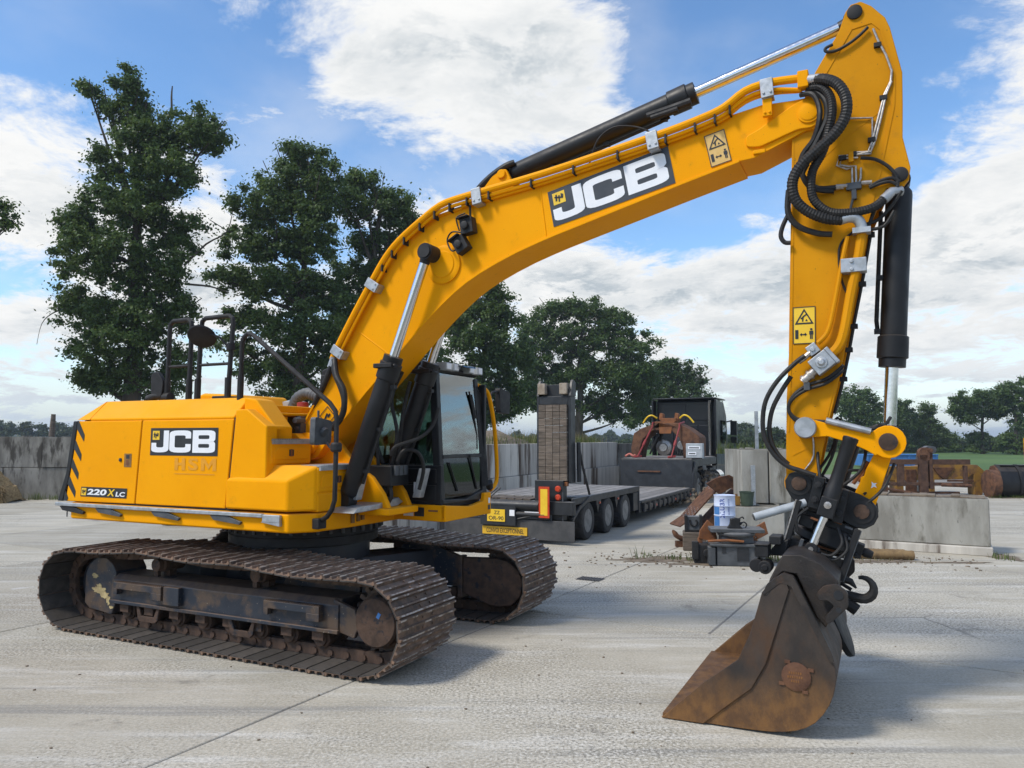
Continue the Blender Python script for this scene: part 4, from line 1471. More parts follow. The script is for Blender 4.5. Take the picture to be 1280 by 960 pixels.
def boom():
    top = [(.40, 2.38), (.88, 3.12)] + c2([(1.46, 4.06), (1.56, 4.22), (1.70, 4.37), (1.92, 4.53), (2.16, 4.645), (2.45, 4.70), (2.75, 4.745)], 2) + [(3.51, 4.85), (4.57, 5.05), (5.14, 5.135), (5.39, 5.215), (5.64, 5.255)]
    bot = [(5.82, 4.875), (5.57, 4.775), (5.44, 4.765), (4.90, 4.63)] + c2([(3.60, 4.29), (3.19, 4.165), (2.76, 3.99), (2.45, 3.81), (2.14, 3.56), (1.88, 3.32), (1.50, 2.95), (1.30, 2.76)], 2) + [(1.01, 2.47), (.74, 2.18)]
    foot = [(.62, 2.03), (.50, 1.98), (.37, 2.05), (.33, 2.20)]
    cx, cz, rr = 6.04, 5.10, .15
    nose = [(5.90, 5.245)] + [(cx + rr * math.cos(R(a)), cz + rr * math.sin(R(a))) for a in range(80, -101, -20)]
    poly = top + nose + bot + foot
    mb = MB()
    mb.prism(poly, YN + .02, YF - .02)
    b = mb.build("boom", YEL, EX, .006, 1)
    mb = MB()
    strip(mb, top[:-1], .026, YN, YF)
    strip(mb, bot[2:], .026, YN, YF)
    mb.build("flange", YEL, b, .004, 1)
    mb = MB()                                            # thicker nose with the fork cheeks
    ck = [(5.50, 4.88), (5.62, 4.86), (5.95, 4.965), (6.06, 4.96), (6.16, 5.02), (6.19, 5.10), (6.15, 5.20), (6.04, 5.245), (5.92, 5.20), (5.60, 5.02), (5.50, 4.98)]
    for y in (YN, YF - .035):
        mb.prism(rounded([p for p in ck], .03, 2), y - .005, y + .04)
    mb.box(5.56, 5.67, YN - .006, YN + .02, 4.80, 4.84, M=None)
    mb.build("nose_cheek", YEL, b, .01, 2)
    for x, z, r_ in ((6.04, 5.10, .075),):
        m = MB()
        m.lathe([(r_ + .02, -.005), (r_ + .02, .02), (r_, .022), (r_, .028), (r_ - .015, .032)], (x, YN, z), (0, -1, 0), 24)
        m.mi = 1
        m.build("pin_cap", [YEL, YEL], b)
    m = MB()                                             # bosses for the lift cylinders, foot boss
    m.lathe([(.21, 0), (.21, .012), (.19, .02), (.15, .02), (.14, .03)], (2.31, YN + .012, 4.12), (0, -1, 0), 32)
    m.lathe([(.21, 0), (.21, .012), (.19, .02), (.15, .02), (.14, .03)], (2.31, YF - .012, 4.12), (0, 1, 0), 32)
    m.lathe([(.13, -.05), (.13, .55)], (.50, YN, 2.18), (0, 1, 0), 24)
    m.build("pin_boss", YEL, b)
    m = MB()
    m.lathe([(.07, -.72), (.07, .22)], (2.205, YF, 4.235), (0, 1, 0), 20)
    m.build("cylinder_pin", BLKM, b)
    m = MB()                                             # weld seams across the side plate
    for p, q in (((1.20, 3.45), (1.63, 3.16)), ((3.45, 4.84), (3.52, 4.30)), ((2.50, 4.70), (2.52, 4.62))):
        m.tube([(p[0], YN + .02, p[1]), (q[0], YN + .02, q[1])], .008, 6)
    m.build("weld_seam", YEL, b)
    # prints
    U = Vector((1.245, 0, .272))
    maker_plate(b, (3.605, YN + .018, 4.378), U, Vector((-.068, 0, .368)), DECG)
    warning_sign(b, (5.185, YN + .018, 4.745), (.185, 0, .04), (-.062, 0, .305), DECT)
    m = MB()
    for O in ((.76, YN + .017, 2.50), (.96, YN + .017, 2.55)):
        d = .115 if O[0] < .9 else .05
        flat(m, [[(0, -1), (1, 0), (0, 1), (-1, 0)], [(0, -.88), (.88, 0), (0, .88), (-.88, 0)]], O, (d, 0, 0), (0, 0, d), .004)
        flat(m, [[(-.4, -.3), (-.2, -.3), (.1, .2), (-.1, .3)], [(.1, -.2), (.4, .1), (.3, .3), (.0, .05)]][:1], O, (d, 0, 0), (0, 0, d), .004)
        flat(m, [[(.1, -.2), (.4, .1), (.3, .3), (.0, .05)]], O, (d, 0, 0), (0, 0, d), .004)
    m.build("lifting_sticker", DECB, b)
    # feed pipes that run along the top edge
    yp = -.60
    P1 = [(.87, 3.15), (.95, 3.30), (1.19, 3.68), (1.44, 4.05), (1.60, 4.27), (1.78, 4.44), (2.05, 4.62), (2.30, 4.76), (2.55, 4.81), (2.90, 4.85), (3.55, 4.93), (4.15, 5.025), (4.78, 5.13), (5.15, 5.21), (5.33, 5.27), (5.51, 5.38), (5.72, 5.415), (5.98, 5.40)]
    m = MB()
    m.tube([(x, yp, z) for x, z in P1], .036, 10, 3)
    m.build("feed_pipe", YEL, b)
    for k, (dz, r_, y) in enumerate(((-.06, .020, -.585), (-.085, .018, -.56))):
        Q = [(x + (.05 if x < 1.7 else 0), z + dz * (1 if x > 1.7 else .5)) for x, z in P1[:-1]] + [(5.99, 5.30)]
        if k:
            Q = Q[8:]
        m = MB()
        m.tube([(x, y, z) for x, z in Q], r_, 8, 3)
        m.build("thin_pipe", YEL if k == 0 else YEL, b)
    m = MB()
    m.tube([(x + .04, -.50, z - .07) for x, z in P1[:-3]], .024, 8, 3)
    m.build("cable", RUB, b)
    rs = random.Random(2)
    for k in range(16):                                  # cable ties
        i = 3 + k * .75
        j = int(i)
        f = i - j
        x = P1[j][0] * (1 - f) + P1[j + 1][0] * f
        z = P1[j][1] * (1 - f) + P1[j + 1][1] * f
        m = MB()
        m.box(x - .008, x + .008, yp - .025, -.52, z - .11, z - .025)
        m.build("cable_tie", BLKM, b)
    for x, z, an in ((1.40, 3.98, 57), (.93, 3.25, 57), (2.76, 4.83, 8), (4.65, 5.105, 9), (5.70, 5.40, 4)):
        T = Matrix.Translation((x, 0, z)) @ Matrix.Rotation(-R(an), 4, 'Y')
        m = MB()
        m.T = T
        m.box(-.055, .055, yp - .045, yp + .06, .0, .045)
        m.box(-.055, .055, yp - .048, yp - .03, -.13, .04)
        m.box(-.05, .05, yp - .03, YN + .02, -.135, -.11)
        for sx in (-.03, .03):
            m.lathe([(.012, 0), (.012, .012)], (sx, yp - .047, -.09), (0, -1, 0), 6)
        m.build("pipe_clamp", GALV, b, .005)
    m = MB()
    m.box(5.66, 5.74, yp - .02, yp + .03, 5.11, 5.32)
    for q in ((5.68, 5.14), (5.72, 5.14)):
        m.lathe([(.012, 0), (.012, .012)], (q[0], yp - .02, q[1]), (0, -1, 0), 6)
    m.build("clamp_foot", YEL, b, .004)
    m = MB()                                             # end block of the pipes
    m.box(5.96, 6.05, yp - .05, yp + .05, 5.30, 5.45)
    m.build("pipe_flange", YEL, b, .008)
    # two camera boxes with their bracket
    for x, z, an in ((2.66, 4.48, -8), (2.58, 4.29, -30)):
        m = MB()
        m.T = Matrix.Translation((x, YN - .06, z)) @ Matrix.Rotation(R(an), 4, 'Y')
        m.box(-.075, .075, -.06, .05, -.085, .085)
        m.box(-.095, .05, -.10, .05, .085, .10)
        m.lathe([(.04, 0), (.045, .03), (.03, .035)], (-.01, -.06, 0), (0, -1, 0), 14)
        m.build("camera_box", BLKM, b, .008)
    m = MB()
    m.tube([(2.66, YN - .02, 4.58), (2.66, YN - .03, 4.72)], .012, 6)
    m.tube([(2.58, YN - .08, 4.42), (2.46, YN - .07, 4.44), (2.40, YN - .06, 4.36), (2.46, YN - .07, 4.24), (2.54, YN - .08, 4.25)], .009, 6, 5)
    m.tube([(2.63, YN - .08, 4.62), (2.53, YN - .09, 4.58), (2.56, YN - .08, 4.44)], .008, 6, 5)
    m.build("camera_cable", RUB, b)
    m = MB()                                             # lug of the arm cylinder
    for y in (-.42, -.22):
        m.prism([(2.55, 4.70), (2.86, 5.06), (2.93, 5.12), (3.02, 5.10), (3.06, 5.02), (3.15, 4.78)], y - .025, y + .025)
    m.lathe([(.05, 0), (.05, .3)], (2.97, -.47, 5.05), (0, 1, 0), 16)
    m.build("cylinder_lug", YEL, b, .01)
    m = MB()
    m.tube([(2.60, -.40, 4.80), (2.66, -.42, 4.92), (2.82, -.42, 5.05), (3.0, -.42, 5.14), (3.10, -.40, 5.17)], .035, 10, 4)
    m.build("cylinder_hose", RUB, b)
    # foot hoses
    for pts in ([(.89, -.60, 3.10), (.93, -.62, 2.98), (1.02, -.64, 2.84), (1.08, -.64, 2.68), (1.05, -.62, 2.52), (.92, -.60, 2.41), (.70, -.58, 2.37)],
                [(.92, -.62, 3.14), (1.0, -.68, 2.95), (1.12, -.70, 2.78), (1.13, -.70, 2.60), (1.05, -.66, 2.46), (.90, -.62, 2.35)],
                [(.86, -.58, 3.10), (.72, -.56, 2.86), (.56, -.52, 2.64), (.46, -.46, 2.48), (.38, -.44, 2.35)],
                [(.84, -.52, 3.08), (.68, -.48, 2.83), (.50, -.44, 2.62), (.40, -.40, 2.42)]):
        m = MB()
        m.tube(pts, .034, 10, 5)
        m.build("foot_hose", RUB, b)
    m = MB()
    m.cyl((.86, -.60, 3.07), (.90, -.60, 3.17), .045, n=10)
    m.cyl((.81, -.56, 3.06), (.86, -.56, 3.15), .04, n=10)
    m.build("hose_fitting", GALV, b)
boom()

def ram(name, a, b, y, r_b, r_r, split, gland=.0, eye=.09, mats=(BLK, CHR)):
    """hydraulic cylinder: barrel, gland, bright rod, eyes"""
    a, b = Vector((a[0], y, a[1])), Vector((b[0], y, b[1]))
    d = (b - a).normalized()
    L_ = (b - a).length
    s = L_ * split
    mb = MB()
    mb.lathe([(r_b * .7, .05), (r_b * .96, .09), (r_b, .12), (r_b, s - .22), (r_b * 1.16, s - .21), (r_b * 1.18, s - .03), (r_b * 1.02, s - .02), (r_b * 1.02, s + .05), (r_r * 1.1, s + .055)], a, d, 24)
    mb.lathe([(eye, -.075), (eye, .075)], a, (0, 1, 0), 20)
    cyl = mb.build(name, mats[0], EX)
    mb = MB()
    mb.lathe([(r_r, s), (r_r, L_ - eye * .8)], a, d, 20)
    mb.build("rod", mats[1], cyl)
    mb = MB()
    mb.lathe([(eye, -.07), (eye, .07)], b, (0, 1, 0), 20)
    mb.cyl(b - d * (eye * 1.4), b, r_r * 1.05, eye * .8)
    mb.build("rod_eye", mats[0], cyl)
    up = Vector((0, 1, 0)).cross(d)
    mb = MB()
    o = up * (r_b + .03)
    mb.tube([a + d * .25 + o, a + d * (s - .35) + o, a + d * (s - .25) + o * .9], .018, 8)
    for t in (.3, .6, .9):
        mb.box(-.03, .03, -.03, .03, -.02, .02, M=Matrix.Translation(a + d * (s * t - .1) + up * (r_b + .015)))
    mb.build("oil_pipe", RUB, cyl)
    return cyl

for y, nm in ((-.68, "boom_cylinder"), (.08, "boom_cylinder")):
    c_ = ram(nm, (1.17, 1.56), (2.20, 4.235), y, .105, .052, .57)
    m = MB()
    m.lathe([(.092, -.10), (.092, .10), (.05, .11)], (2.20, y + (.05 if y < -.3 else -.05), 4.235), (0, -1 if y < -.3 else 1, 0), 20)
    m.build("pin_end", BLKM, c_)
    m = MB()
    m.box(1.60, 1.84, y - .14, y + .02, 3.00, 3.05, M=None)
    m.lathe([(.025, 0), (.025, .05)], (1.83, y - .09, 3.02), (1, -.3, 0), 8)
    m.build("pipe_boss", BLKM, c_, .01)
c_ = ram("arm_cylinder", (2.97, 5.07), (6.43, 5.96), -.30, .105, .055, .575, eye=.10)
m = MB()
m.tube([(4.55, -.40, 5.40), (4.75, -.40, 5.43), (4.98, -.40, 5.47)], .04, 10)
m.tube([(4.60, -.44, 5.36), (4.86, -.44, 5.40)], .03, 10)
m.tube([(3.95, -.42, 5.02), (4.05, -.44, 5.24), (4.22, -.44, 5.34), (4.45, -.44, 5.30), (4.62, -.46, 5.20)], .009, 6, 5)
m.build("end_port", BLKM, c_)

def arm():
    ya, yb = -.50, -.10
    left = [(6.355, 5.96), (6.335, 5.90), (6.30, 5.80), (6.10, 5.48), (6.01, 5.28), (5.89, 4.90), (5.855, 3.99), (5.815, 2.95), (5.79, 2.60), (5.775, 2.16), (5.77, 1.94), (5.80, 1.80)]
    right = [(5.98, 1.80), (6.03, 1.94), (6.13, 2.40), (6.20, 2.67), (6.49, 4.03), (6.63, 4.35), (6.76, 4.35), (6.80, 4.40), (6.815, 4.50), (6.765, 4.77), (6.775, 5.05), (6.78, 5.33), (6.70, 5.74), (6.665, 5.84), (6.56, 5.97), (6.48, 6.03), (6.40, 6.02)]
    poly = left[::-1] + [] 
    poly = left + right
    mb = MB()
    mb.prism(poly, ya, ya + .03)
    mb.prism(poly, yb - .03, yb)
    inner = [(6.30, 5.72), (6.08, 5.38), (5.95, 4.92), (5.875, 3.99), (5.84, 2.95), (5.82, 2.20), (5.84, 2.0), (5.98, 2.0), (6.09, 2.40), (6.45, 4.03), (6.60, 4.5), (6.70, 4.8), (6.72, 5.3), (6.62, 5.70), (6.5, 5.80)]
    mb.prism(inner, ya + .03, yb - .03)
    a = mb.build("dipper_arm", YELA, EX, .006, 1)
    mb = MB()                                            # doubled plates and edge beads
    strip(mb, [(6.40, 5.80), (6.13, 5.36), (6.05, 5.18)], .018, ya - .006, ya + .01)
    strip(mb, [(6.40, 5.80), (6.56, 5.82), (6.63, 5.74), (6.72, 5.32), (6.705, 5.05), (6.58, 4.48), (6.46, 4.02), (6.17, 2.68), (6.10, 2.40)], .018, ya - .006, ya + .01)
    strip(mb, [(5.90, 4.90), (5.875, 3.99), (5.835, 2.95), (5.80, 2.3)], .014, ya - .005, ya + .01)
    strip(mb, [(6.05, 4.62), (6.35, 4.86), (6.66, 5.06)], .012, ya - .003, ya + .008)
    strip(mb, [(5.83, 2.10), (5.95, 2.16), (6.02, 2.05)], .012, ya - .004, ya + .008)
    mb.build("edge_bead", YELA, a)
    mb = MB()
    for x, z, r_ in ((6.43, 5.94, .062), (6.735, 4.45, .062)):
        mb.lathe([(r_, 0), (r_, .02), (r_ - .02, .028)], (x, ya, z), (0, -1, 0), 20)
    mb.build("pin_end", BLKM, a)
    mb = MB()
    mb.lathe([(.09, 0), (.09, .12), (.082, .13)], (5.945, ya, 2.335), (0, -1, 0), 24)
    mb.build("pin_cover", GALV, a)
    mb = MB()
    mb.lathe([(.125, 0), (.125, .02)], (5.88, ya, 1.86), (0, -1, 0), 24)
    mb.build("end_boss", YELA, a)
    warning_sign(a, (5.855, ya - .001, 3.065), (.185, 0, 0), (.006, 0, .325), DECY)
    # steel lines, valve, clamps
    def line(pts, r_, name, mat, y, n=3, ribs=None):
        m = MB()
        m.tube([(p[0], (p[2] if len(p) > 2 else y), p[1]) for p in pts], r_, 10 if ribs else 8, n, ribs=ribs)
        return m.build(name, mat, a)
    for d in (0, .022):
        line([(6.57 + d * .3, 5.75), (6.61 + d * .5, 5.62), (6.66 + d * .5, 5.50), (6.70, 5.35 - d), (6.69 + d * .3, 5.26), (6.64 + d * .6, 5.16), (6.585 + d, 4.96), (6.535 + d, 4.77), (6.50 + d, 4.68), (6.40, 4.69 - d)][4 if d else 0:], .010, "grease_line", STEEL, ya - .02, 0)
    line([(6.35, 5.0), (6.54, 4.97), (6.535, 4.79), (6.52, 4.66), (6.27, 4.68), (6.25, 4.60), (6.33, 4.555), (6.37, 4.56), (6.37, 4.42)], .009, "grease_line", STEEL, ya - .02, 0)
    line([(6.42, 4.64), (6.29, 4.655), (6.275, 4.60), (6.34, 4.575), (6.40, 4.57), (6.40, 4.42)], .009, "grease_line", STEEL, ya - .025, 0)
    line([(6.44, 4.55), (6.435, 4.46), (6.42, 4.42)], .009, "grease_line", STEEL, ya - .02, 0)
    m = MB()
    m.box(6.32, 6.44, ya - .05, ya, 4.365, 4.425)
    m.box(6.36, 6.40, ya - .045, ya, 4.28, 4.37)
    m.tube([(6.37, ya - .03, 4.29), (6.345, ya - .02, 4.19)], .012, 8)
    m.build("grease_block", GREYB, a, .005)
    m = MB()
    for x, z in ((6.60, 5.60), (6.63, 5.13), (6.53, 4.78), (6.30, 4.66), (6.38, 4.68)):
        m.box(x - .03, x + .03, ya - .035, ya, z - .02, z + .02)
    m.build("line_clip", BLKM, a, .004)
    m = MB()
    m.box(6.345, 6.385, ya - .04, ya, 4.61, 4.70)
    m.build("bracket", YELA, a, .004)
    m = MB()
    for q in ((6.20, 4.38, 6.30), (6.44, 4.39, 6.52)):
        m.tube([(q[0], ya - .04, q[1] + .02), (q[2], ya - .04, q[1] + .015)], .02, 8)
    m.tube([(6.24, ya - .05, 4.41), (6.33, ya - .05, 4.40)], .016, 8)
    m.build("hose_end", STEEL, a)
    # hoses that bridge boom and arm
    line([(6.07, 5.35, -.60), (6.17, 5.31, -.70), (6.28, 5.22, -.76), (6.345, 5.08, -.78), (6.34, 4.93, -.78), (6.26, 4.80, -.77), (6.14, 4.70, -.76), (5.99, 4.58, -.75), (5.91, 4.45, -.74), (5.92, 4.30, -.72), (6.01, 4.19, -.68), (6.15, 4.115, -.64), (6.28, 4.095, -.60)], .046, "ribbed_hose", RUB, 0, 8, .026)
    line([(6.05, 5.30, -.58), (6.15, 5.26, -.66), (6.22, 5.15, -.70), (6.235, 5.0, -.72), (6.20, 4.84, -.70), (6.15, 4.68, -.69), (6.07, 4.54, -.68), (6.05, 4.41, -.68), (6.07, 4.28, -.66), (6.18, 4.17, -.64), (6.34, 4.145, -.62), (6.52, 4.17, -.6), (6.62, 4.25, -.56), (6.70, 4.30, -.52)], .038, "ribbed_hose", RUB, 0, 8, .022)
    line([(6.03, 5.28, -.56), (6.12, 5.24, -.62), (6.19, 5.12, -.66), (6.19, 4.98, -.66), (6.12, 4.82, -.66), (6.05, 4.68, -.66)], .030, "arm_hose", RUB, 0, 4)
    line([(5.98, 5.26, -.58), (6.08, 5.22, -.64), (6.13, 5.10, -.66), (6.13, 4.96, -.68), (6.08, 4.81, -.66), (5.99, 4.70, -.64), (5.96, 4.57, -.62), (6.02, 4.47, -.58), (6.10, 4.41, -.55), (6.24, 4.40, -.54)], .024, "arm_hose", RUB, 0, 4)
    line([(6.02, 4.62, -.60), (5.98, 4.52, -.62), (6.03, 4.42, -.60), (6.12, 4.38, -.57), (6.22, 4.37, -.54)], .020, "arm_hose", RUB, 0, 4)
    line([(5.86, 4.42), (5.85, 4.22), (5.93, 4.09), (6.08, 4.01), (6.20, 3.985)], .026, "arm_hose", RUB, -.58, 4)
    line([(5.86, 4.24), (5.80, 4.12), (5.78, 4.03), (5.81, 3.97), (5.86, 3.96)], .020, "arm_hose", RUB, -.54, 4)
    for pts in ([(6.44, 4.63), (6.55, 4.60), (6.65, 4.52), (6.71, 4.42), (6.71, 4.33)], [(6.50, 4.37), (6.59, 4.41), (6.67, 4.42), (6.73, 4.38)], [(6.50, 4.36), (6.58, 4.385), (6.66, 4.39), (6.72, 4.35)],
                [(6.46, 4.05), (6.56, 4.08), (6.66, 4.18), (6.74, 4.30)], [(6.48, 4.0), (6.60, 4.02), (6.68, 4.14)], [(6.48, 4.02), (6.55, 4.20), (6.64, 4.32)]):
        line(pts, .015, "thin_hose", RUB, -.54, 4)
    line([(6.53, 5.77), (6.46, 5.71), (6.38, 5.66), (6.28, 5.62), (6.20, 5.625), (6.19, 5.66), (6.25, 5.68)], .014, "thin_hose", RUB, -.53, 4)
    m = MB()
    m.tube([(6.26, -.60, 4.095), (6.34, -.60, 4.11), (6.40, -.59, 4.09), (6.43, -.58, 4.03), (6.435, -.58, 3.98)], .045, 12, 4)
    m.box(6.36, 6.50, -.63, -.52, 3.965, 4.01)
    m.tube([(6.05, -.60, 5.37), (6.16, -.68, 5.32)], .048, 12)
    m.tube([(6.60, -.58, 4.23), (6.67, -.54, 4.30), (6.74, -.50, 4.31)], .042, 12)
    m.build("hose_elbow", GALV, a)
    # arm pipes
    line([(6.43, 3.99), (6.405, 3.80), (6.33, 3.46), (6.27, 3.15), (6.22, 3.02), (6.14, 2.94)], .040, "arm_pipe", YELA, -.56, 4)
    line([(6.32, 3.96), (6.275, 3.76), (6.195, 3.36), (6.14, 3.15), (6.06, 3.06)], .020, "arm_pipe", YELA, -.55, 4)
    m = MB()
    m.box(6.26, 6.46, -.61, -.50, 3.64, 3.76)
    for x in (6.33, 6.36):
        m.lathe([(.016, 0), (.016, .014)], (6.345, -.61, 3.665 + (x - 6.33) * 2.2), (0, -1, 0), 8)
    m.build("pipe_clamp", GALV, a, .006)
    T = lambda x, z, an: Matrix.Translation((x, 0, z)) @ Matrix.Rotation(R(an), 4, 'Y')
    m = MB()
    m.T = T(6.02, 3.005, -35)
    m.box(-.045, .045, -.60, -.50, -.045, .045)
    m.lathe([(.022, 0), (.022, .015)], (0, -.60, 0), (0, -1, 0), 8)
    m.build("small_flange", GALV, a, .006)
    m = MB()
    m.T = T(6.09, 2.885, -38)
    m.box(-.085, .085, -.64, -.50, -.075, .075)
    m.lathe([(.05, 0), (.05, .012), (.03, .014), (.02, .03)], (0, -.64, 0), (0, -1, 0), 14)
    m.box(.085, .12, -.62, -.52, -.08, .08)
    m.build("shut_off_valve", GALV, a, .006)
    m = MB()
    m.tube([(6.04, -.57, 2.83), (5.93, -.57, 2.73)], .036, 12)
    m.tube([(6.0, -.57, 2.795), (5.985, -.57, 2.78)], .046, 12)
    m.tube([(5.955, -.57, 2.755), (5.94, -.57, 2.74)], .046, 12)
    m.build("coupling", STEEL, a)
    line([(6.0, 2.98), (5.95, 2.935), (5.90, 2.90)], .024, "hose_ferrule", STEEL, -.58, 0)
    line([(5.96, 2.95), (5.88, 2.89), (5.73, 2.74), (5.63, 2.57), (5.60, 2.38), (5.62, 2.23), (5.69, 2.10), (5.79, 2.01), (5.90, 1.97), (6.02, 1.93)], .020, "drop_hose", RUB, -.62, 4)
    line([(5.84, 2.78), (5.75, 2.64), (5.68, 2.50), (5.65, 2.35), (5.66, 2.22), (5.72, 2.10), (5.80, 2.02)], .020, "drop_hose", RUB, -.58, 4)
    for d in (0, .035):
        line([(6.26, 2.86 - d), (6.18, 2.79 - d), (6.10, 2.74 - d), (5.97, 2.70 - d), (5.86, 2.62 - d * .6), (5.81, 2.52), (5.83, 2.45 - d * .3), (5.90, 2.405 - d * .6), (6.10, 2.385 - d * .6)], .015, "drop_hose", RUB, -.56, 4)
    m = MB()
    m.box(5.94, 5.99, -.60, -.54, 2.655, 2.72)
    m.build("hose_clip", GREYB, a, .004)
    line([(6.50, 4.0), (6.43, 3.63), (6.35, 3.25), (6.30, 2.99), (6.24, 2.72), (6.17, 2.46)], .014, "tie_wrapped_cable", RUB, -.44, 2)
    m = MB()
    for x, z in ((6.50, 3.98), (6.42, 3.56), (6.345, 3.20), (6.30, 3.0), (6.25, 2.75)):
        m.box(x - .03, x + .03, -.47, -.41, z - .02, z + .02)
    m.build("cable_clip", BLKM, a, .004)
    line([(6.36, 4.0), (6.27, 3.92), (6.245, 3.80), (6.26, 3.60), (6.31, 3.45)], .010, "thin_hose", RUB, -.52, 4)
    line([(5.99, 2.35), (6.0, 2.10), (5.93, 1.98), (5.90, 1.93)], .008, "grease_line", STEEL, -.515, 3)
arm()
ram("bucket_cylinder", (6.735, 4.45), (6.585, 2.235), -.30, .105, .052, .70, eye=.085)

def linkage():
    def plate(poly, ys, t, name, mat=YEL, bev=.008):
        m = MB()
        for y in ys:
            m.prism(poly, y, y + t)
        return m.build(name, mat, EX, bev)
    p, q, h = (5.945, 2.335), (6.575, 2.215), (6.36, 1.64)
    arc = lambda c, r_, a0, a1, n=8: [(c[0] + r_ * math.cos(R(a0 + (a1 - a0) * k / n)), c[1] + r_ * math.sin(R(a0 + (a1 - a0) * k / n))) for k in range(n + 1)]
    lever = arc(p, .085, 75, 265, 6) + [(6.12, 2.26), (6.30, 2.20), (6.42, 2.14), (6.48, 2.10)] + arc(q, .135, 230, 480, 12) + [(6.44, 2.285), (6.30, 2.315), (6.10, 2.375)]
    l1 = plate(lever, (-.585, -.075), .05, "tipping_lever")
    m = MB()
    for y in (-.59, -.02):
        m.lathe([(.072, 0), (.072, .02), (.06, .025)], (q[0], y, q[1]), (0, -1, 0), 22)
    m.lathe([(.045, 0), (.045, .5)], (q[0], -.55, q[1]), (0, 1, 0), 16)
    m.build("lever_pin", HUB, l1)
    m = MB()
    m.tube([(6.11, -.60, 2.395), (6.45, -.60, 2.30)], .028, 10)
    m.build("hose_guard", GALV, l1)
    for k in range(3):
        m = MB()
        m.tube([(6.40, -.58 + k * .03, 2.31), (6.50, -.56, 2.33 + .01 * k), (6.56, -.45, 2.36), (6.60, -.40, 2.42)], .014, 8, 4)
        m.build("thin_hose", RUB, l1)
    link = [(6.47, 2.20), (6.46, 2.12), (6.34, 1.90), (6.36, 1.84), (6.27, 1.66), (6.30, 1.58), (6.42, 1.57), (6.45, 1.66), (6.585, 2.06), (6.60, 2.12)]
    l2 = plate([(6.48, 2.14), (6.40, 1.98), (6.385, 1.93), (6.36, 1.92), (6.355, 1.88), (6.26, 1.68), (6.30, 1.58), (6.42, 1.58), (6.47, 1.70), (6.60, 2.10)], (-.50, -.15), .05, "bucket_link")
    m = MB()
    flat(m, [[(.1, .0), (.5, .25), (.9, .1), (.7, .55), (.95, .8), (.5, .75), (.2, 1.0), (.25, .5)]], (6.43, -.502, 1.83), (.055, 0, 0), (0, 0, .055), .003)
    m.build("white_mark", WHT, l2)
    # coupler: two pinned ears, the swivel body below and the tilt cylinders
    ear = arc((5.88, 1.86), .125, 60, 250, 9) + [(5.90, 1.70), (5.97, 1.60), (6.10, 1.58), (6.24, 1.50)] + arc((6.36, 1.64), .13, -90, 75, 9) + [(6.20, 1.80), (6.06, 1.88)]
    ear = [(5.99, 1.945), (5.93, 1.965), (5.86, 1.965), (5.80, 1.94), (5.765, 1.88), (5.77, 1.81), (5.81, 1.74), (5.86, 1.68), (5.95, 1.625), (6.07, 1.605), (6.20, 1.56), (6.30, 1.505), (6.38, 1.495), (6.45, 1.535), (6.485, 1.60), (6.48, 1.675), (6.43, 1.735), (6.36, 1.775), (6.22, 1.83), (6.10, 1.87)]
    m = MB()
    for y in (-.56, -.08):
        m.prism(ear, y, y + .05)
    m.prism([(5.84, 1.72), (5.98, 1.80), (6.30, 1.66), (6.32, 1.52), (6.10, 1.56), (5.92, 1.62)], -.51, -.08)
    hb = m.build("coupler", BLK, EX, .012)
    m = MB()
    for x, z in ((5.88, 1.86), (6.36, 1.64)):
        m.lathe([(.10, 0), (.10, .012), (.075, .014)], (x, -.56, z), (0, -1, 0), 22)
    m.build("ear_ring", BLKM, hb)
    m = MB()
    for x, z in ((5.88, 1.86), (6.36, 1.64)):
        m.lathe([(.06, -.02), (.06, .028), (.05, .032)], (x, -.56, z), (0, -1, 0), 20)
    m.lathe([(.05, 0), (.05, .46)], (5.88, -.56, 1.86), (0, 1, 0), 14)
    m.lathe([(.05, 0), (.05, .46)], (6.36, -.56, 1.64), (0, 1, 0), 14)
    m.build("ear_pin", HUB, hb)
    # knuckles and the slim tilt cylinder on the near side
    def bar(p, q, w, y0, y1, name, mat, par=hb, bev=.006):
        p, q = Vector(p), Vector(q)
        d = (q - p).normalized()
        nr = Vector((-d.y, d.x)) * w / 2
        mm = MB()
        mm.prism([tuple(p + nr), tuple(q + nr), tuple(q - nr), tuple(p - nr)], y0, y1)
        return mm.build(name, mat, par, bev)
    for p, q in (((6.055, 1.92), (5.99, 1.66)), ((6.235, 1.82), (6.17, 1.55))):
        bar(p, q, .085, -.66, -.55, "knuckle", BLK)
        for f in (.25, .72):
            x, zz = p[0] + (q[0] - p[0]) * f, p[1] + (q[1] - p[1]) * f
            m = MB()
            m.lathe([(.030, 0), (.030, .025), (.016, .027), (.016, .035)], (x, -.66, zz), (0, -1, 0), 10)
            m.build("knuckle_bolt", BLKM, hb)
    A, B = Vector((6.305, -.72, 2.255)), Vector((6.125, -.72, 1.72))
    d = (B - A).normalized()
    Lc = (B - A).length
    m = MB()
    m.lathe([(.040, 0), (.060, .006), (.062, .03), (.058, .04), (.054, .30), (.057, .42), (.066, .44), (.066, Lc - .02), (.05, Lc)], A, d, 22)
    m.build("tilt_cylinder", BLK, hb)
    bar((6.135, 1.76), (6.085, 1.60), .13, -.79, -.58, "cylinder_trunnion", BLK, bev=.012)
    m = MB()
    m.lathe([(.028, 0), (.03, .008), (.012, .012)], (6.115, -.79, 1.70), (0, -1, 0), 10)
    m.build("trunnion_plug", STEEL, hb)
    m = MB()
    m.cyl((6.095, -.71, 1.63), (5.985, -.71, 1.36), .034, n=16)
    m.build("tilt_rod", CHR, hb)
    m = MB()
    m.lathe([(.045, 0), (.052, .01), (.052, .09), (.03, .1)], (5.975, -.76, 1.335), (0, 1, 0), 14)
    m.mi = 1
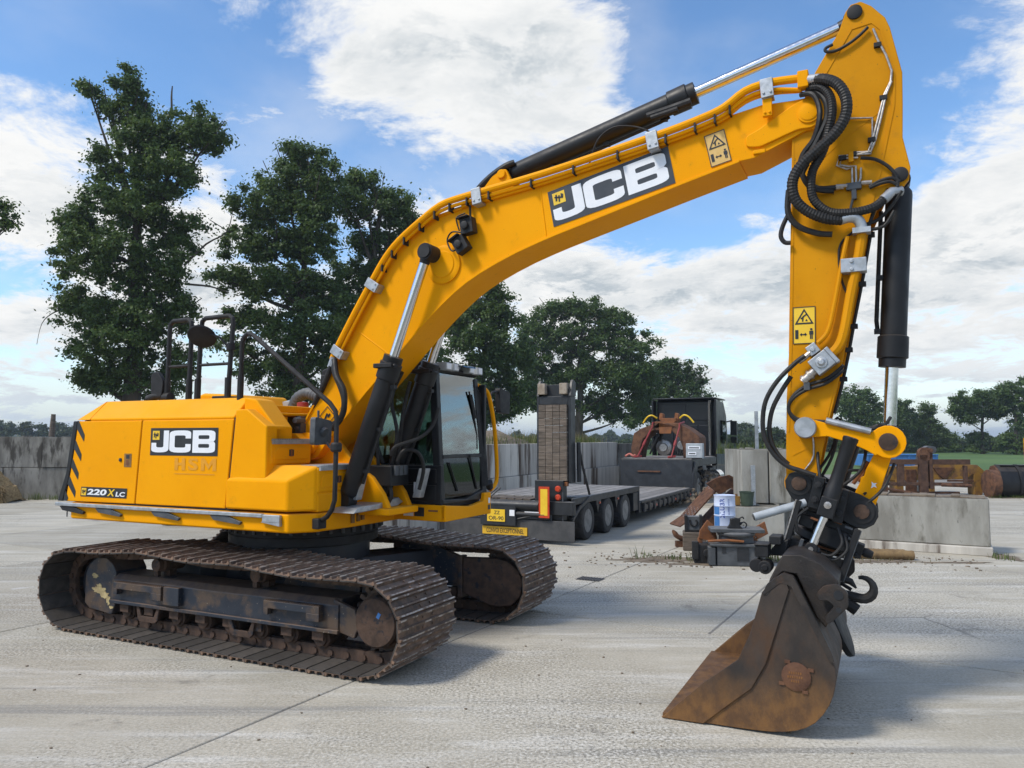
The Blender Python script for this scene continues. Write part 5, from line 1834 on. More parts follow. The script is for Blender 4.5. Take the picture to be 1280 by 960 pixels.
    m.lathe([(.02, 0), (.02, .012)], (5.975, -.76, 1.335), (0, -1, 0), 8)
    m.build("rod_eye", [BLKM, STEEL], hb)
    m = MB()                                             # the far tilt cylinder
    m.lathe([(.06, 0), (.06, .5), (.045, .52)], (6.30, .12, 2.2), d, 16)
    m.cyl(Vector((6.15, .12, 1.7)), Vector((6.0, .12, 1.30)), .034, n=12)
    m.build("tilt_cylinder", BLK, hb)
    # swivel below the ears
    T = Matrix.Translation((6.09, -.30, 1.56)) @ Matrix.Rotation(R(19.5), 4, 'Y')
    m = MB()
    m.T = T
    m.lathe([(.16, .06), (.22, .02), (.24, -.03), (.24, -.08), (.20, -.09), (.20, -.14), (.25, -.15), (.25, -.22), (.18, -.24), (.18, -.34), (.1, -.36)], (.02, 0, 0), (0, 0, 1), 30)
    m.box(-.18, .24, -.22, .24, -.12, .02)
    sw = m.build("swivel_housing", BLK, EX, .01)
    m = MB()
    m.T = T
    m.box(-.06, .22, -.30, -.18, -.20, -.05)
    m.box(-.20, -.08, -.28, -.16, -.12, -.02)
    m.build("valve_bank", BLKM, sw, .01)
    for k, (x, zz) in enumerate(((.06, .012), (.15, .0), (-.12, -.03), (.20, -.08))):
        m = MB()
        m.T = T
        m.box(x, x + .06, -.335, -.325, zz, zz + .016)
        m.build("copper_edge", RUSTO if k % 2 == 0 else GREYB, sw)
    m = MB()
    m.T = T
    m.box(.22, .34, -.20, -.06, -.22, -.10)
    m.lathe([(.035, 0), (.04, .03), (.03, .08)], (.34, -.13, -.16), (1, 0, 0), 12)
    m.lathe([(.02, 0), (.02, .06)], (.30, -.2, -.2), (0, -1, 0), 8)
    m.build("hydraulic_motor", BLKM, sw, .008)
    # the tool frame: thin black plates with bright worn edges
    bar((5.885, 1.72), (5.745, 1.25), .045, -.67, -.63, "frame_bar", BLKM, sw)
    bar((5.862, 1.728), (5.722, 1.258), .012, -.675, -.63, "worn_edge", STEEL, sw, .002)
    bar((5.83, 1.70), (5.73, 1.36), .03, -.42, -.38, "frame_bar", GREYB, sw)
    bar((6.33, 1.50), (6.185, 1.08), .05, -.67, -.62, "frame_bar", BLKM, sw)
    bar((6.355, 1.49), (6.21, 1.07), .010, -.665, -.62, "worn_edge", GREYB, sw, .002)
    bar((5.905, 1.40), (5.85, 1.23), .032, -.68, -.64, "frame_bar", GREYB, sw)
    bar((6.025, 1.34), (5.985, 1.20), .034, -.70, -.66, "frame_bar", GREYB, sw)
    m = MB()
    m.prism([(6.03, 1.285), (6.215, 1.245), (6.165, 1.07), (5.995, 1.19)], -.62, .10)
    m.prism([(5.80, 1.40), (5.875, 1.37), (5.855, 1.22), (5.77, 1.25)], -.62, .10)
    m.build("tool_holder", BLK, sw, .006)
    bar((6.03, 1.288), (6.215, 1.248), .008, -.624, -.60, "worn_edge", LGREY, sw, .001)
    bar((5.97, 1.36), (6.17, 1.30), .06, -.50, -.1, "rust_plate", RUSTO, sw)
    T2 = T
    for pts in ([(-.12, -.30, .25), (-.24, -.2, .5), (-.26, .0, .7), (-.2, .1, .85)], [(.20, -.2, .30), (.30, -.1, .50), (.26, 0, .72), (.14, .1, .82)], [(.22, -.26, .2), (.32, -.25, .40), (.34, -.1, .62)], [(.02, -.2, .3), (.12, -.2, .5), (.08, -.1, .75)],
                [(.10, -.36, -.02), (.17, -.40, -.12), (.13, -.42, -.24), (.05, -.42, -.26)], [(.16, -.34, -.05), (.22, -.38, -.16), (.16, -.40, -.27), (.06, -.42, -.28)], [(-.10, -.30, .20), (.0, -.2, .42), (.16, -.1, .5), (.3, 0, .6)],
                [(-.22, .0, .3), (-.16, .1, .55), (-.18, .1, .85)], [(-.18, -.15, .2), (-.13, -.1, .5), (-.16, -.1, .8)], [(-.16, -.34, .05), (-.22, -.36, -.06), (-.18, -.36, -.16)], [(-.2, -.3, .02), (-.27, -.3, -.10), (-.2, -.3, -.22)]):
        m = MB()
        m.T = T2
        m.tube(pts, .013, 8, 5)
        m.build("swivel_hose", RUB, hb)
    m = MB()
    m.tube([(6.30, -.45, 1.86), (6.42, -.45, 2.05)], .016, 8)
    m.tube([(6.34, -.45, 1.88), (6.44, -.45, 2.03)], .013, 8)
    m.build("copper_line", RUSTO, hb)
    m = MB()
    m.tube([(5.93, -.60, 1.70), (5.53, -.76, 1.575)], .034, 14)
    m.build("grey_tube", LGREY, hb)
    m = MB()
    m.lathe([(.027, 0), (.027, .004)], (5.528, -.7608, 1.5744), (-.90, -.36, -.28), 12)
    m.build("tube_mouth", DECB, hb)
linkage()

def bucket():
    ya, yb = -1.34, .66
    shell = [(5.66, 1.06), (5.73, 1.15), (5.81, 1.20), (5.87, 1.18)] + c2([(5.90, 1.13), (6.03, .85), (6.13, .66), (6.17, .54), (6.165, .42), (6.12, .28), (6.02, .14), (5.88, .06), (5.70, .025), (5.48, .015)], 2) + [(5.18, .012), (4.87, .008)]
    inner = offset_in(shell + [], .03)
    # curved back and floor
    P = [Vector(p) for p in shell]
    m = MB()
    n = len(P)
    V, F = [], []
    th = .03
    for p, t in zip(P, range(n)):
        d = (P[min(t + 1, n - 1)] - P[max(t - 1, 0)]).normalized()
        nr = Vector((d.y, -d.x))
        q = p + nr * th
        for (x, z) in ((p.x, p.y), (q.x, q.y)):
            V.append((x, ya + .01, max(.006, z)))
            V.append((x, yb - .01, max(.006, z) if (x, z) == (p.x, p.y) else max(.03, z)))
    for i in range(n - 1):
        a, b = i * 4, (i + 1) * 4
        F += [(a, b, b + 1, a + 1), (a + 2, a + 3, b + 3, b + 2), (a, a + 2, b + 2, b), (a + 1, b + 1, b + 3, a + 3)]
    F += [(0, 1, 3, 2), ((n - 1) * 4, (n - 1) * 4 + 2, (n - 1) * 4 + 3, (n - 1) * 4 + 1)]
    m.add(V, F)
    bk = m.build("bucket", BKT, EX)
    # cheeks
    side = shell + [(5.21, .32), (5.47, .53), (5.56, .73), (5.62, .92)]
    for y, s in ((ya, -1), (yb, 1)):
        m = MB()
        m.prism(side, y - s * .025, y)
        m.build("side_plate", BKT, bk, .004, 1)
        m = MB()                                         # reinforcing strip along the mouth
        strip_ = [(5.66, 1.055), (5.73, 1.145), (5.84, 1.17), (5.86, 1.10), (5.76, .78), (5.68, .53), (5.57, .33), (5.38, .17), (5.22, .03), (5.20, .011), (4.865, .006), (5.215, .335), (5.475, .535), (5.565, .735), (5.625, .92)]
        m.prism(strip_, *sorted((y, y + s * .018)))
        m.build("mouth_strip", BKT, bk, .005, 1)
    m = MB()
    m.prism([(4.86, .005), (5.20, .012), (5.20, .034), (4.90, .032)], ya + .0, yb - .0)
    m.build("cutting_edge", BKTO, bk, .003, 1)
    m = MB()
    for y, s in ((ya, -1),):
        m.lathe([(.105, 0), (.105, .012), (.085, .02), (.03, .022)], (5.895, y, .46), (0, s, 0), 22)
        for an in range(0, 360, 90):
            q = R(an + 30)
            m.box(-.02, .02, -.012, 0, -.012, .012, M=Matrix.Translation((5.895 + .12 * math.cos(q), y, .46 + .12 * math.sin(q))))
    m.build("round_badge", RUST, bk)
    m = MB()
    for k, w in enumerate((.10, .12, .07)):
        for j in range(int(w / .016)):
            m.box(5.895 - w / 2 + j * .016, 5.895 - w / 2 + j * .016 + .009, ya - .025, ya - .02, .482 - k * .03, .498 - k * .03)
    m.build("cast_marks", BKTO, bk)
    # top ridge and the mounting ears
    m = MB()
    m.prism([(5.685, 1.09), (5.80, 1.20), (5.90, 1.19), (6.04, .87), (6.10, .80), (6.16, .92), (6.20, 1.16), (6.08, 1.285), (5.93, 1.345), (5.80, 1.335), (5.765, 1.27), (5.70, 1.14)], -1.18, .50)
    m.build("top_bracket", BKTD, bk, .035, 3)
    m = MB()
    m.prism(rounded([(5.665, 1.05), (5.70, 1.13), (5.81, 1.215), (5.89, 1.205), (6.06, .86), (6.15, .66), (6.165, .60), (6.13, .60), (6.02, .83), (5.875, 1.13), (5.80, 1.15), (5.74, 1.10), (5.69, 1.04)], .015, 2), -1.362, -1.30)
    m.build("edge_roll", BKTD, bk, .012)
    lug = rounded([(6.05, 1.08), (6.10, 1.135), (6.19, 1.155), (6.265, 1.10), (6.265, .99), (6.15, .87), (6.11, .85), (6.10, .90), (6.17, .99), (6.12, 1.03), (6.06, 1.02)], .02, 3)
    for y in (-1.27, .40):
        m = MB()
        m.prism(lug, y, y + .045)
        m.build("mounting_ear", BKTD, bk, .008)
    m = MB()
    for x, z_, r_ in ((6.20, 1.075, .035), (6.20, .965, .02)):
        m.lathe([(r_, 0), (r_, .004)], (x, -1.271, z_), (0, -1, 0), 14)
    m.build("ear_hole", DECB, bk)
    m = MB()                                             # black lock with its rollers on the left end
    m.box(5.56, 5.665, -.95, -.76, 1.27, 1.365)
    m.box(5.655, 5.75, -.82, -.62, 1.36, 1.43)
    m.box(5.555, 5.67, -.96, -.75, 1.362, 1.378)
    m.prism([(5.62, 1.26), (5.78, 1.26), (5.80, 1.40), (5.70, 1.36)], -.74, -.66)
    m.lathe([(.055, 0), (.055, .16)], (5.565, -.95, 1.20), (0, 1, 0), 18)
    m.lathe([(.055, 0), (.055, .16)], (5.635, -.96, 1.19), (0, 1, 0), 18)
    m.lathe([(.028, -.012), (.028, .18)], (5.635, -.96, 1.19), (0, 1, 0), 14)
    m.build("lock_box", BLKM, bk, .008)
    # lifting hooks on the back
    def hook(cx, cz, y, s=1.0, name="lifting_hook"):
        mm = MB()
        pts = []
        for k in range(13):
            a = R(222 + 246 * k / 12)
            pts.append((cx + s * .095 * math.cos(a), y, cz + s * .095 * math.sin(a)))
        pts = [(cx - s * .22, y, cz - s * .06), (cx - s * .14, y, cz - s * .07)] + pts[2:]
        rr = [.040 * s, .042 * s] + [.044 * s - .028 * s * max(0, k - 3) / 7 for k in range(11)]
        mm.tube(pts, rr, 10)
        mm.build(name, BLKM, bk)
    hook(6.345, 1.005, -.5, .92)
    m = MB()
    m.tube([(6.20, -.5, 1.07), (6.26, -.5, 1.05), (6.30, -.5, 1.0)], [.035, .028, .008], 8)
    m.build("hook_latch", BLKM, bk)
    m = MB()
    m.tube([(6.16, -.5, .92), (6.30, -.5, .82)], .05, 10)
    m.tube([(6.14, -.42, 1.04), (6.26, -.42, .97)], .016, 8)
    m.lathe([(.30, 0), (.31, .02), (.31, .05), (.28, .06)], (6.10, -.1, .62), (.93, 0, .37), 26)
    m.build("back_fitting", BLKM, bk)
bucket()
# ------------------------------------------------------------------ low-loader trailer
HEAD = R(63.9)
TL = thing("low_loader_trailer", "dark grey low-loader trailer with an upright timber-faced ramp behind the cab", "trailer", (1.304, 16.182, 0), HEAD)

def wheel(parent, x, y, r_, w, side, name="wheel"):
    m = MB()
    rr = r_
    m.lathe([(rr * .58, -w / 2 + .13), (rr * .62, -w / 2), (rr * .90, -w / 2), (rr * .97, -w / 2 + .02), (rr, -w / 2 + .05), (rr, -.03), (rr * .93, -.02), (rr * .93, .02), (rr, .03), (rr, w / 2 - .05), (rr * .97, w / 2 - .02), (rr * .90, w / 2), (rr * .62, w / 2), (rr * .58, w / 2 - .13)], (0, 0, 0), (0, side, 0), 30)
    for k in range(36):
        a = 2 * math.pi * k / 36
        m.box(-.016, .016, -w / 2 + .06, w / 2 - .06, rr - .012, rr + .004, M=Matrix.Rotation(a, 4, 'Y'))
    t = m.build(name, TYRE, parent)
    t.location = (x, y, r_)
    m = MB()
    m.lathe([(rr * .63, w / 2 - .01), (rr * .58, w / 2 - .02), (rr * .53, w / 2 - .09), (rr * .42, w / 2 - .12), (rr * .38, w / 2 - .11), (rr * .26, w / 2 - .09), (rr * .20, w / 2 - .04), (rr * .1, w / 2 - .03)], (0, 0, 0), (0, side, 0), 26)
    for k in range(10):
        a = 2 * math.pi * k / 10
        m.lathe([(.016, w / 2 - .12), (.016, w / 2 - .07)], (rr * .40 * math.cos(a), 0, rr * .40 * math.sin(a)), (0, side, 0), 6)
    m.build("rim", RIM, t)
    return t

SIGNY = pbr("sign_yellow", (0.62, 0.36, 0.015), (0.68, 0.40, 0.02), 8, 0.5)
def trailer():
    t = TL
    m = MB()
    m.box(-.1, 4.78, .35, 2.2, .60, .85)
    m.box(-.18, .0, -.05, 2.6, .62, .90)
    m.box(.0, 4.78, .0, .06, .82, .96)
    m.box(.0, 4.78, 2.49, 2.55, .82, .96)
    m.box(4.72, 4.80, .0, 2.55, .33, .955)
    m.box(4.3, 4.72, .02, .3, .33, .80)
    ch = m.build("chassis", TRL, t, .01)
    for k in range(11):                                  # boards of the axle deck and of the bed
        y0 = .07 + k * .22
        MB().box(.45, 4.70, y0, y0 + .21, .91, .955 + .004 * (k % 3)).build("deck_board", DECK, t, .006, 1)
        MB().box(4.82, 10.94, y0, y0 + .21, .50, .548 + .004 * (k % 2)).build("deck_board", DECK, t, .006, 1)
    for k in range(8):
        MB().box(-.14 + k * .02, .43, .95 + k * .20, 1.12 + k * .20, .90, .935).build("tail_board", WOOD, t, .006, 1)
    m = MB()                                             # roller at the tail, hydraulics
    m.cyl((-.22, .70, .80), (-.22, 2.2, .80), .085, n=16)
    m.cyl((-.25, .55, .62), (-.25, 1.35, .62), .045, n=10)
    m.tube([(-.24, 1.35, .47), (-.26, .9, .58), (-.24, .5, .66)], .016, 6)
    m.box(-.24, -.2, .45, 2.55, .52, .56)
    m.build("tail_roller", TRL, ch)
    m = MB()
    m.box(-.27, -.255, .52, 1.02, .655, .675)
    m.build("white_strip", WHT, ch)
    m = MB()
    m.box(-.21, -.19, -.10, 3.02, .08, .50)
    m.build("mud_flap", FLAP, t, .01)
    m = MB()
    m.box(-.235, -.212, .98, 2.06, .155, .325)
    m.build("sign_board", SIGNY, t)
    m = MB()
    text_loops(m, "CONVOI EXCEPTIONNEL", (-.236, 1.96, .19), (0, -.90, 0), (0, 0, .10), .002, bold=.012)
    m.build("sign_lettering", DECB, t)
    m = MB()
    m.box(-.30, -.24, 1.22, 2.08, .36, .80)
    m.build("plate_carrier", TRL, t, .01)
    m = MB()
    m.box(-.318, -.302, 1.47, 1.90, .44, .70)
    m.build("number_plate", DECY, t)
    m = MB()
    text_loops(m, "ZZ", (-.319, 1.73, .595), (0, -.14, 0), (0, 0, .075), .002, bold=.01)
    text_loops(m, "OR-90", (-.319, 1.86, .47), (0, -.36, 0), (0, 0, .085), .002, bold=.01)
    m.build("plate_lettering", DECB, t)
    m = MB()
    m.box(-.3205, -.3185, 1.83, 1.90, .60, .70)
    m.build("blue_band", BLUEP, t)
    for y in (1.30, 2.02):
        MB().box(-.318, -.302, y - .06, y + .06, .57, .70).build("white_reflector", WHT, t, .004)
    # tail lights and striped plate
    m = MB()
    m.box(-.10, .12, .20, .86, .50, 1.34)
    m.build("ramp_post", TRL, t, .012)
    m = MB()
    m.box(-.29, -.265, .44, .68, .56, 1.215)
    m.mi = 1
    m.box(-.293, -.2905, .48, .64, .61, 1.165)
    m.build("striped_plate", [ORGL, DECY], t)
    for z in (1.165, .985):
        m = MB()
        m.lathe([(.066, 0), (.066, .03), (.045, .05)], (-.10, .31, z), (-1, 0, 0), 20)
        m.build("tail_light", ORGL, t)
    m = MB()
    for y in (.60, .48):
        m.tube([(-.12, y, .62), (-.13, y, .45), (-.10, y, .40)], .035, 8)
    m.tube([(-.12, .20, 1.1), (-.12, .20, .45)], .012, 6)
    m.build("lamp_cable", GREYB, t)
    # the ramp stands upright: steel frame with timber faces
    rp = MB()
    rp.box(.02, .30, .07, .13, 1.28, 3.30)
    rp.box(.02, .30, .80, .86, 1.28, 3.30)
    rp.box(.02, .28, .13, .80, 2.96, 3.14)
    rp.box(.10, .28, .13, .80, 1.28, 1.42)
    rp.prism([(.0, 3.14), (.30, 3.14), (.30, 3.44), (.14, 3.50), (.08, 3.42)], .05, .11)
    rp.prism([(.0, 3.14), (.30, 3.14), (.30, 3.44), (.14, 3.50), (.08, 3.42)], .80, .86)
    rp.box(.12, .30, .13, .80, 3.12, 3.40)
    ramp = rp.build("ramp", TRL, t, .008)
    rs = random.Random(9)
    for c in range(4):
        for k in range(11):
            z0 = 1.33 + k * .148
            y0 = .14 + c * .165
            MB().box(-.03 - rs.uniform(0, .006), .10, y0 + .002, y0 + .162, z0 + .002, z0 + .145).build("timber_block", WOOD, ramp, .006, 1)
    for y in (.13, .64):
        m = MB()
        m.box(-.04, .10, y, y + .18, 3.18, 3.42)
        m.build("timber_end", WOODE, ramp, .015)
    m = MB()
    m.box(-.035, .06, .13, .86, 1.22, 1.31)
    m.build("red_foot", RUSTO, ramp, .008)
    m = MB()
    m.tube([(.28, -.02, 2.05), (.50, -.02, 1.6), (.85, -.04, 1.0)], .028, 8)
    m.tube([(.30, .0, 2.15), (.33, .0, 1.3)], .05, 8)
    m.build("ramp_stay", TRL, t)
    m = MB()
    for y in (1.95, 2.03):
        m.tube([(-.2, y, .90), (-.05, y - .25, 1.15)], .016, 6)
    m.build("ramp_lever", TRL, t)
    m = MB()
    m.prism([(-.1, .55), (.30, .78), (1.0, .96), (1.0, .90), (.30, .70), (-.1, .48)], -.03, .0)
    m.build("side_flap", TRL, t)
    for x in (.9, 2.27, 3.6):
        for y, s in ((.30, -1), (2.25, 1)):
            wheel(t, x, y, .42, .58, s)
        m = MB()                                         # axle, hanger and mudguard
        m.cyl((x, .3, .42), (x, 2.25, .42), .07, n=10)
        m.box(x - .15, x + .15, .6, .75, .42, .65)
        m.build("axle", TRL, t)
    for x in (1.6, 2.95):
        m = MB()
        m.box(x - .16, x + .16, .01, .25, .72, .86)
        m.prism([(x - .1, .72), (x + .1, .72), (x, .52)], .03, .2)
        m.build("hanger", TRL, t, .01)
    for x in (.42, 1.62, 2.95):
        MB().box(x - .04, x + .04, -.015, .0, .74, .78).build("side_marker", ORGL, t)
    # low bed
    m = MB()
    m.box(4.80, 10.95, .02, .14, .24, .50)
    m.box(4.80, 10.95, 2.41, 2.53, .24, .50)
    m.box(4.80, 10.95, .9, 1.6, .22, .48)
    m.build("bed_frame", TRL, t, .01)
    for k in range(12):
        x = 5.05 + k * .51
        m = MB()
        m.prism([(x, .25), (x + .10, .25), (x + .10, .52), (x, .52)], -.06, .02)
        m.box(x + .16, x + .40, -.04, .02, .30, .42)
        m.build("outrigger", TRL, t, .006)
    m = MB()
    m.box(4.80, 10.95, -.065, -.045, .50, .555)
    m.build("edge_rail", TRL, t, .005)
    for x in (6.2, 8.4, 10.4):
        MB().box(x, x + .08, -.07, -.06, .33, .38).build("side_marker", ORGL, t)
    # gooseneck
    m = MB()
    m.prism([(10.96, .50), (11.05, 1.50), (15.2, 1.50), (15.2, 1.25), (11.9, 1.22), (11.6, .40), (10.96, .30)], .0, 2.55)
    g = m.build("gooseneck", TRL, t, .02)
    m = MB()
    m.box(10.945, 10.99, 1.1, 1.9, 1.05, 1.10)
    m.build("grip_slot", RUST, g)
    for k in range(11):
        y0 = .04 + k * .225
        MB().box(11.06, 15.1, y0, y0 + .215, 1.503, 1.53).build("deck_board", DECK, t, .005, 1)
    m = MB()
    m.tube([(11.0, -.03, .5), (11.02, -.03, 1.0), (11.25, -.03, 1.42)], .04, 8)
    m.build("neck_stay", TRL, t)
trailer()

def from_trailer(x, y, z=0):
    c, s = math.cos(HEAD), math.sin(HEAD)
    return (1.304 + x * c - y * s, 16.182 + x * s + y * c, z)

# ------------------------------------------------------------------ truck
def truck():
    t = thing("tractor_truck", "black truck tractor with a high-roofed cab in front of the low-loader trailer", "truck", from_trailer(0, 0), HEAD)
    m = MB()
    m.box(11.6, 18.0, .85, 1.7, .70, 1.05)
    m.box(14.9, 15.6, .1, 2.45, .55, 1.15)
    m.box(15.6, 17.4, .08, 2.47, .45, 1.3)
    m.build("chassis", TRL, t, .02)
    m = MB()
    m.prism([(15.70, 1.15), (17.95, 1.05), (18.0, 2.2), (17.75, 3.2), (17.2, 3.72), (15.78, 3.80), (15.70, 3.70)], .06, 2.49)
    cab_ = m.build("cab", CABB, t, .05, 3)
    m = MB()
    for y0, y1, z0, z1 in ((.25, 1.22, 2.95, 3.6), (1.30, 2.30, 2.95, 3.6), (.2, .75, 1.5, 2.75), (.82, 1.72, 1.5, 2.75), (1.8, 2.35, 1.5, 2.75)):
        m.box(15.665, 15.70, y0, y1, z0, z1)
    m.build("rear_panel", CABB, t, .015)
    m = MB()
    m.box(15.2, 15.70, -.02, .05, 1.2, 3.75)
    m.box(15.2, 15.70, 2.5, 2.57, 1.2, 3.75)
    m.box(15.3, 17.3, .0, 2.55, 3.79, 3.84)
    m.build("wind_deflector", CABB, t, .02)
    m = MB()
    m.prism([(16.3, 2.0), (17.6, 2.0), (17.5, 2.95), (16.4, 2.95)], .045, .058)
    m.build("side_glass", GLASSD, t)
    m = MB()
    m.box(17.6, 17.75, -.38, -.12, 2.35, 2.95)
    m.box(17.6, 17.75, -.38, -.12, 2.02, 2.28)
    m.tube([(17.6, .05, 2.9), (17.65, -.2, 2.97)], .03, 6)
    m.build("mirror", CABB, t, .03)
    m = MB()
    m.lathe([(.34, 0), (.36, .05), (.36, .20), (.2, .24)], (15.45, 1.35, 1.95), (-1, 0, 0), 26)
    m.mi = 1
    m.lathe([(.19, .24), (.17, .255), (.05, .25)], (15.45, 1.35, 1.95), (-1, 0, 0), 20)
    m.build("air_cleaner", [TRL, RIM], t)
    m = MB()
    m.tube([(15.5, .3, 1.1), (15.5, .3, 3.5), (15.4, .25, 3.75)], .07, 12)
    m.build("exhaust_stack", CHR, t)
    m = MB()
    for k in range(5):
        m.tube([(15.64, .9 + k * .18, 2.1), (15.2, 1.0 + k * .13, 1.75), (14.8, 1.1 + k * .08, 1.62), (14.6, 1.1 + k * .08, 1.56)], .022, 6, 4)
    m.build("air_line", RUB, t)
    for x in (12.0, 13.4, 17.1):
        for y, s in ((.30, -1), (2.25, 1)):
            wheel(t, x, y, .52, .58 if x < 15 else .34, s)
    m = MB()
    for x in (12.0, 13.4):
        ring = [(x + .60 * math.cos(R(a)), .52 + .60 * math.sin(R(a))) for a in range(20, 161, 14)]
        strip(m, ring, .02, .0, .6)
    m.box(14.0, 14.9, .02, .6, .5, 1.1)
    m.build("mudguard", BLK, t)
    m = MB()
    m.cyl((14.3, -.02, .75), (15.1, -.02, .75), .30, n=20)
    m.build("fuel_tank", CHR, t)
    for z in (1.4, 2.1):
        MB().box(18.0, 18.03, .3, 2.2, z, z + .5).build("front_panel", CABB, t, .01)
truck()
t = thing("control_box", "pale grey control box with small lettering beside the rusty grab on the gooseneck", "box", from_trailer(11.35, -.02, 1.53), HEAD)
m = MB()
m.box(-.12, .12, -.30, .28, .0, .52)
m.build("box_body", LGREY, t, .02)
m = MB()
m.box(-.135, -.121, -.22, .20, .32, .42)
m.box(-.135, -.121, -.08, .20, .12, .22)
m.build("label_field", WHT, t)
m = MB()
m.box(-.137, -.135, -.18, .16, .35, .39)
m.box(-.137, -.135, -.05, .17, .15, .19)
m.build("label_print", GREYB, t)
m = MB()
m.box(-.14, -.1, -.28, .26, -.0, .03)
m.build("base_strip", BLKM, t)

def grab():
    t = thing("clamshell_grab", "rusty brown clamshell grab strapped down on the trailer gooseneck", "grab", from_trailer(12.2, 1.2, 1.53), HEAD)
    o = 1.2
    outer = [(2.36, .0), (2.38, .35), (2.27, .88), (2.0, 1.05), (1.5, 1.22), (.68, 1.24), (.3, 1.05), (-.08, .78), (-.12, .72), (-.10, .05), (.02, .0), (.48, .0)]
    inner = [(.50, .40), (.62, .72), (.90, .98), (1.55, .98), (1.92, .68), (2.04, .35), (2.10, .0)]
    sh = [(y - o, z) for y, z in outer + inner]
    m = MB()
    m.prism(sh, -.45, .55, 'x')
    b = m.build("shell", RUST, t, .03)
    m = MB()
    m.prism([(y - o, z) for y, z in [(.70, 1.10), (1.5, 1.10), (1.35, 1.22), (1.32, .86), (.9, .86), (.85, 1.1)]], -.47, -.44, 'x')
    m.box(-.40, .45, -.42, .30, 1.22, 1.30)
    m.box(-.30, .35, -.45, .12, 1.30, 1.42)
    m.build("yoke", RUSTO, t, .015)
    for y in (-.50, .06):
        m = MB()
        m.prism(rounded([(y, 1.36), (y + .16, 1.36), (y + .12, 1.62), (y + .02, 1.58)], .03, 3), -.15, .15, 'x')
        m.build("hanger_lug", RUSTO, t, .01)
    for s in (1, -1):
        m = MB()
        m.tube([(-.2, -.15 + s * .42, 1.42), (-.3, -.15 + s * .58, 1.52), (-.3, -.15 + s * .75, 1.46), (-.25, -.15 + s * .92, 1.25)], .03, 8, 5)
        m.build("yellow_hose", DECY, t)
    m = MB()
    m.prism([(y - o, z) for y, z in [(-.11, .10), (.0, .05), (.46, .05), (.47, .5), (.05, .72), (-.11, .66)]], -.47, -.44, 'x')
    m.build("wear_plate", RUST, t, .006)
    for x in (-.2, .2):
        m = MB()
        m.cyl((x, .15, 1.0), (x, .45, .35), .06, n=12)
        m.cyl((x, .15 + .3, .35), (x, .55, .12), .035, n=10)
        m.build("cylinder", BLKM, t)
    m = MB()
    m.lathe([(.30, 0), (.28, .06), (.16, .10), (.14, .16)], (.10, .1, .36), (-1, 0, 0), 22)
    m.build("rotator", STEEL, t)
grab()
for y0, z0, y1, lab, nm in ((1.55, 2.66, 2.02, "red lashing strap left of the middle of the rusty grab", 0), (.58, 2.62, .80, "red lashing strap on the right half of the rusty grab beside the control box", 1)):
    m = MB()
    p, q = Vector(from_trailer(11.68, y0, z0)), Vector(from_trailer(11.35, y1, 1.56))
    m.tube([Vector(from_trailer(12.2, y0 - .05, 2.81)), p + Vector((0, 0, .12)), p, p.lerp(q, .5), q], .028, 6)
    m.tube([p.lerp(q, .45), p.lerp(q, .62)], .05, 8)
    m.tube([q + Vector((-.12, 0, 0)), q + Vector((.15, .05, .03))], .04, 8)
    tag(m.build("lashing_strap", REDP), lab, "strap", "red straps over the grab")
m = MB()
c = Vector(from_trailer(11.5, 2.35, 1.56))
m.tube([c + Vector((-.16, 0, .02)), c + Vector((0, .05, .10)), c + Vector((.12, 0, .03)), c + Vector((.2, .1, .06))], .04, 8, 4)
tag(m.build("strap_bundle", pbr("pink_strap", (.5, .16, .12), None, 8, .7)), "pinkish strap bundle lying at the left foot of the rusty grab", "strap")

# ------------------------------------------------------------------ walls
def block(m, L_, D, H, rs, ch=.03):
    """cast block, chamfered edges, slightly uneven"""
    j = lambda: rs.uniform(-.012, .012)
    m.box(0, L_, 0, D, 0, H)
    return m

def wall_of_blocks(name, label, loc, rz, rows, mat, depth=.8, cat="wall"):
    t = thing(name, label, cat, loc, rz)
    rs = random.Random(len(label))
    for z0, z1, xs, *yy in rows:
        y0, dep = yy or (0, depth)
        for a, b in zip(xs[:-1], xs[1:]):
            m = MB()
            dy = rs.uniform(-.03, .03)
            dz = rs.uniform(-.012, .012)
            m.box(a + .012, b - .012, y0 + dy, y0 + dep + dy, z0 + .006, z1 + dz - .006)
            n = max(1, int((b - a) / .9))
            for k in range(n):                           # cast lifting grooves
                xx = a + (k + .5) * (b - a) / n
                m.box(xx - .05, xx + .05, y0 + dy + .25, y0 + dep + dy - .2, z1 + dz - .007, z1 + dz + .03)
            m.build("concrete_block", mat, t, .03, 2)
    return t

wall_of_blocks("block_wall", "grey stained wall of two courses of big concrete blocks beyond the counterweight", (-19.6, 27.9, 0), R(6),
               [(0, 1.14, [-1.6, .95, 3.3, 5.7, 8.1, 10.5]), (1.15, 2.28, [.62, 2.28, 4.7, 7.1, 9.5])], CWALL, 1.1)
def long_wall():
    t = thing("concrete_wall", "long pale concrete wall streaked with rust behind the trailer", "wall", from_trailer(0, 3.95), HEAD)
    xs = [-1.5 + 2.36 * k for k in range(8)]
    rs = random.Random(4)
    for a, b in zip(xs[:-1], xs[1:]):
        d = rs.uniform(-.02, .02)
        MB().box(a + .012, b - .012, d, .24 + d, 1.12, 2.06).build("wall_panel", CWALL2, t, .012)
        MB().box(a + .012, b - .012, d - .06, .24 + d, 0, 1.11).build("wall_panel", CWALL2, t, .012)
    MB().box(15.0, 19.0, -.05, .25, 0, 2.0).build("wall_panel", CWALL, t, .012)
long_wall()
wall_of_blocks("block_pillar", "mossy pillar of stacked concrete blocks left of the excavator arm", (4.42, 15.25, 0), R(-6),
               [(0, .89, [0, .98], 0, 1.5), (.90, 2.01, [.24, .80, 1.24], .50, .95)], CBLK, .85)
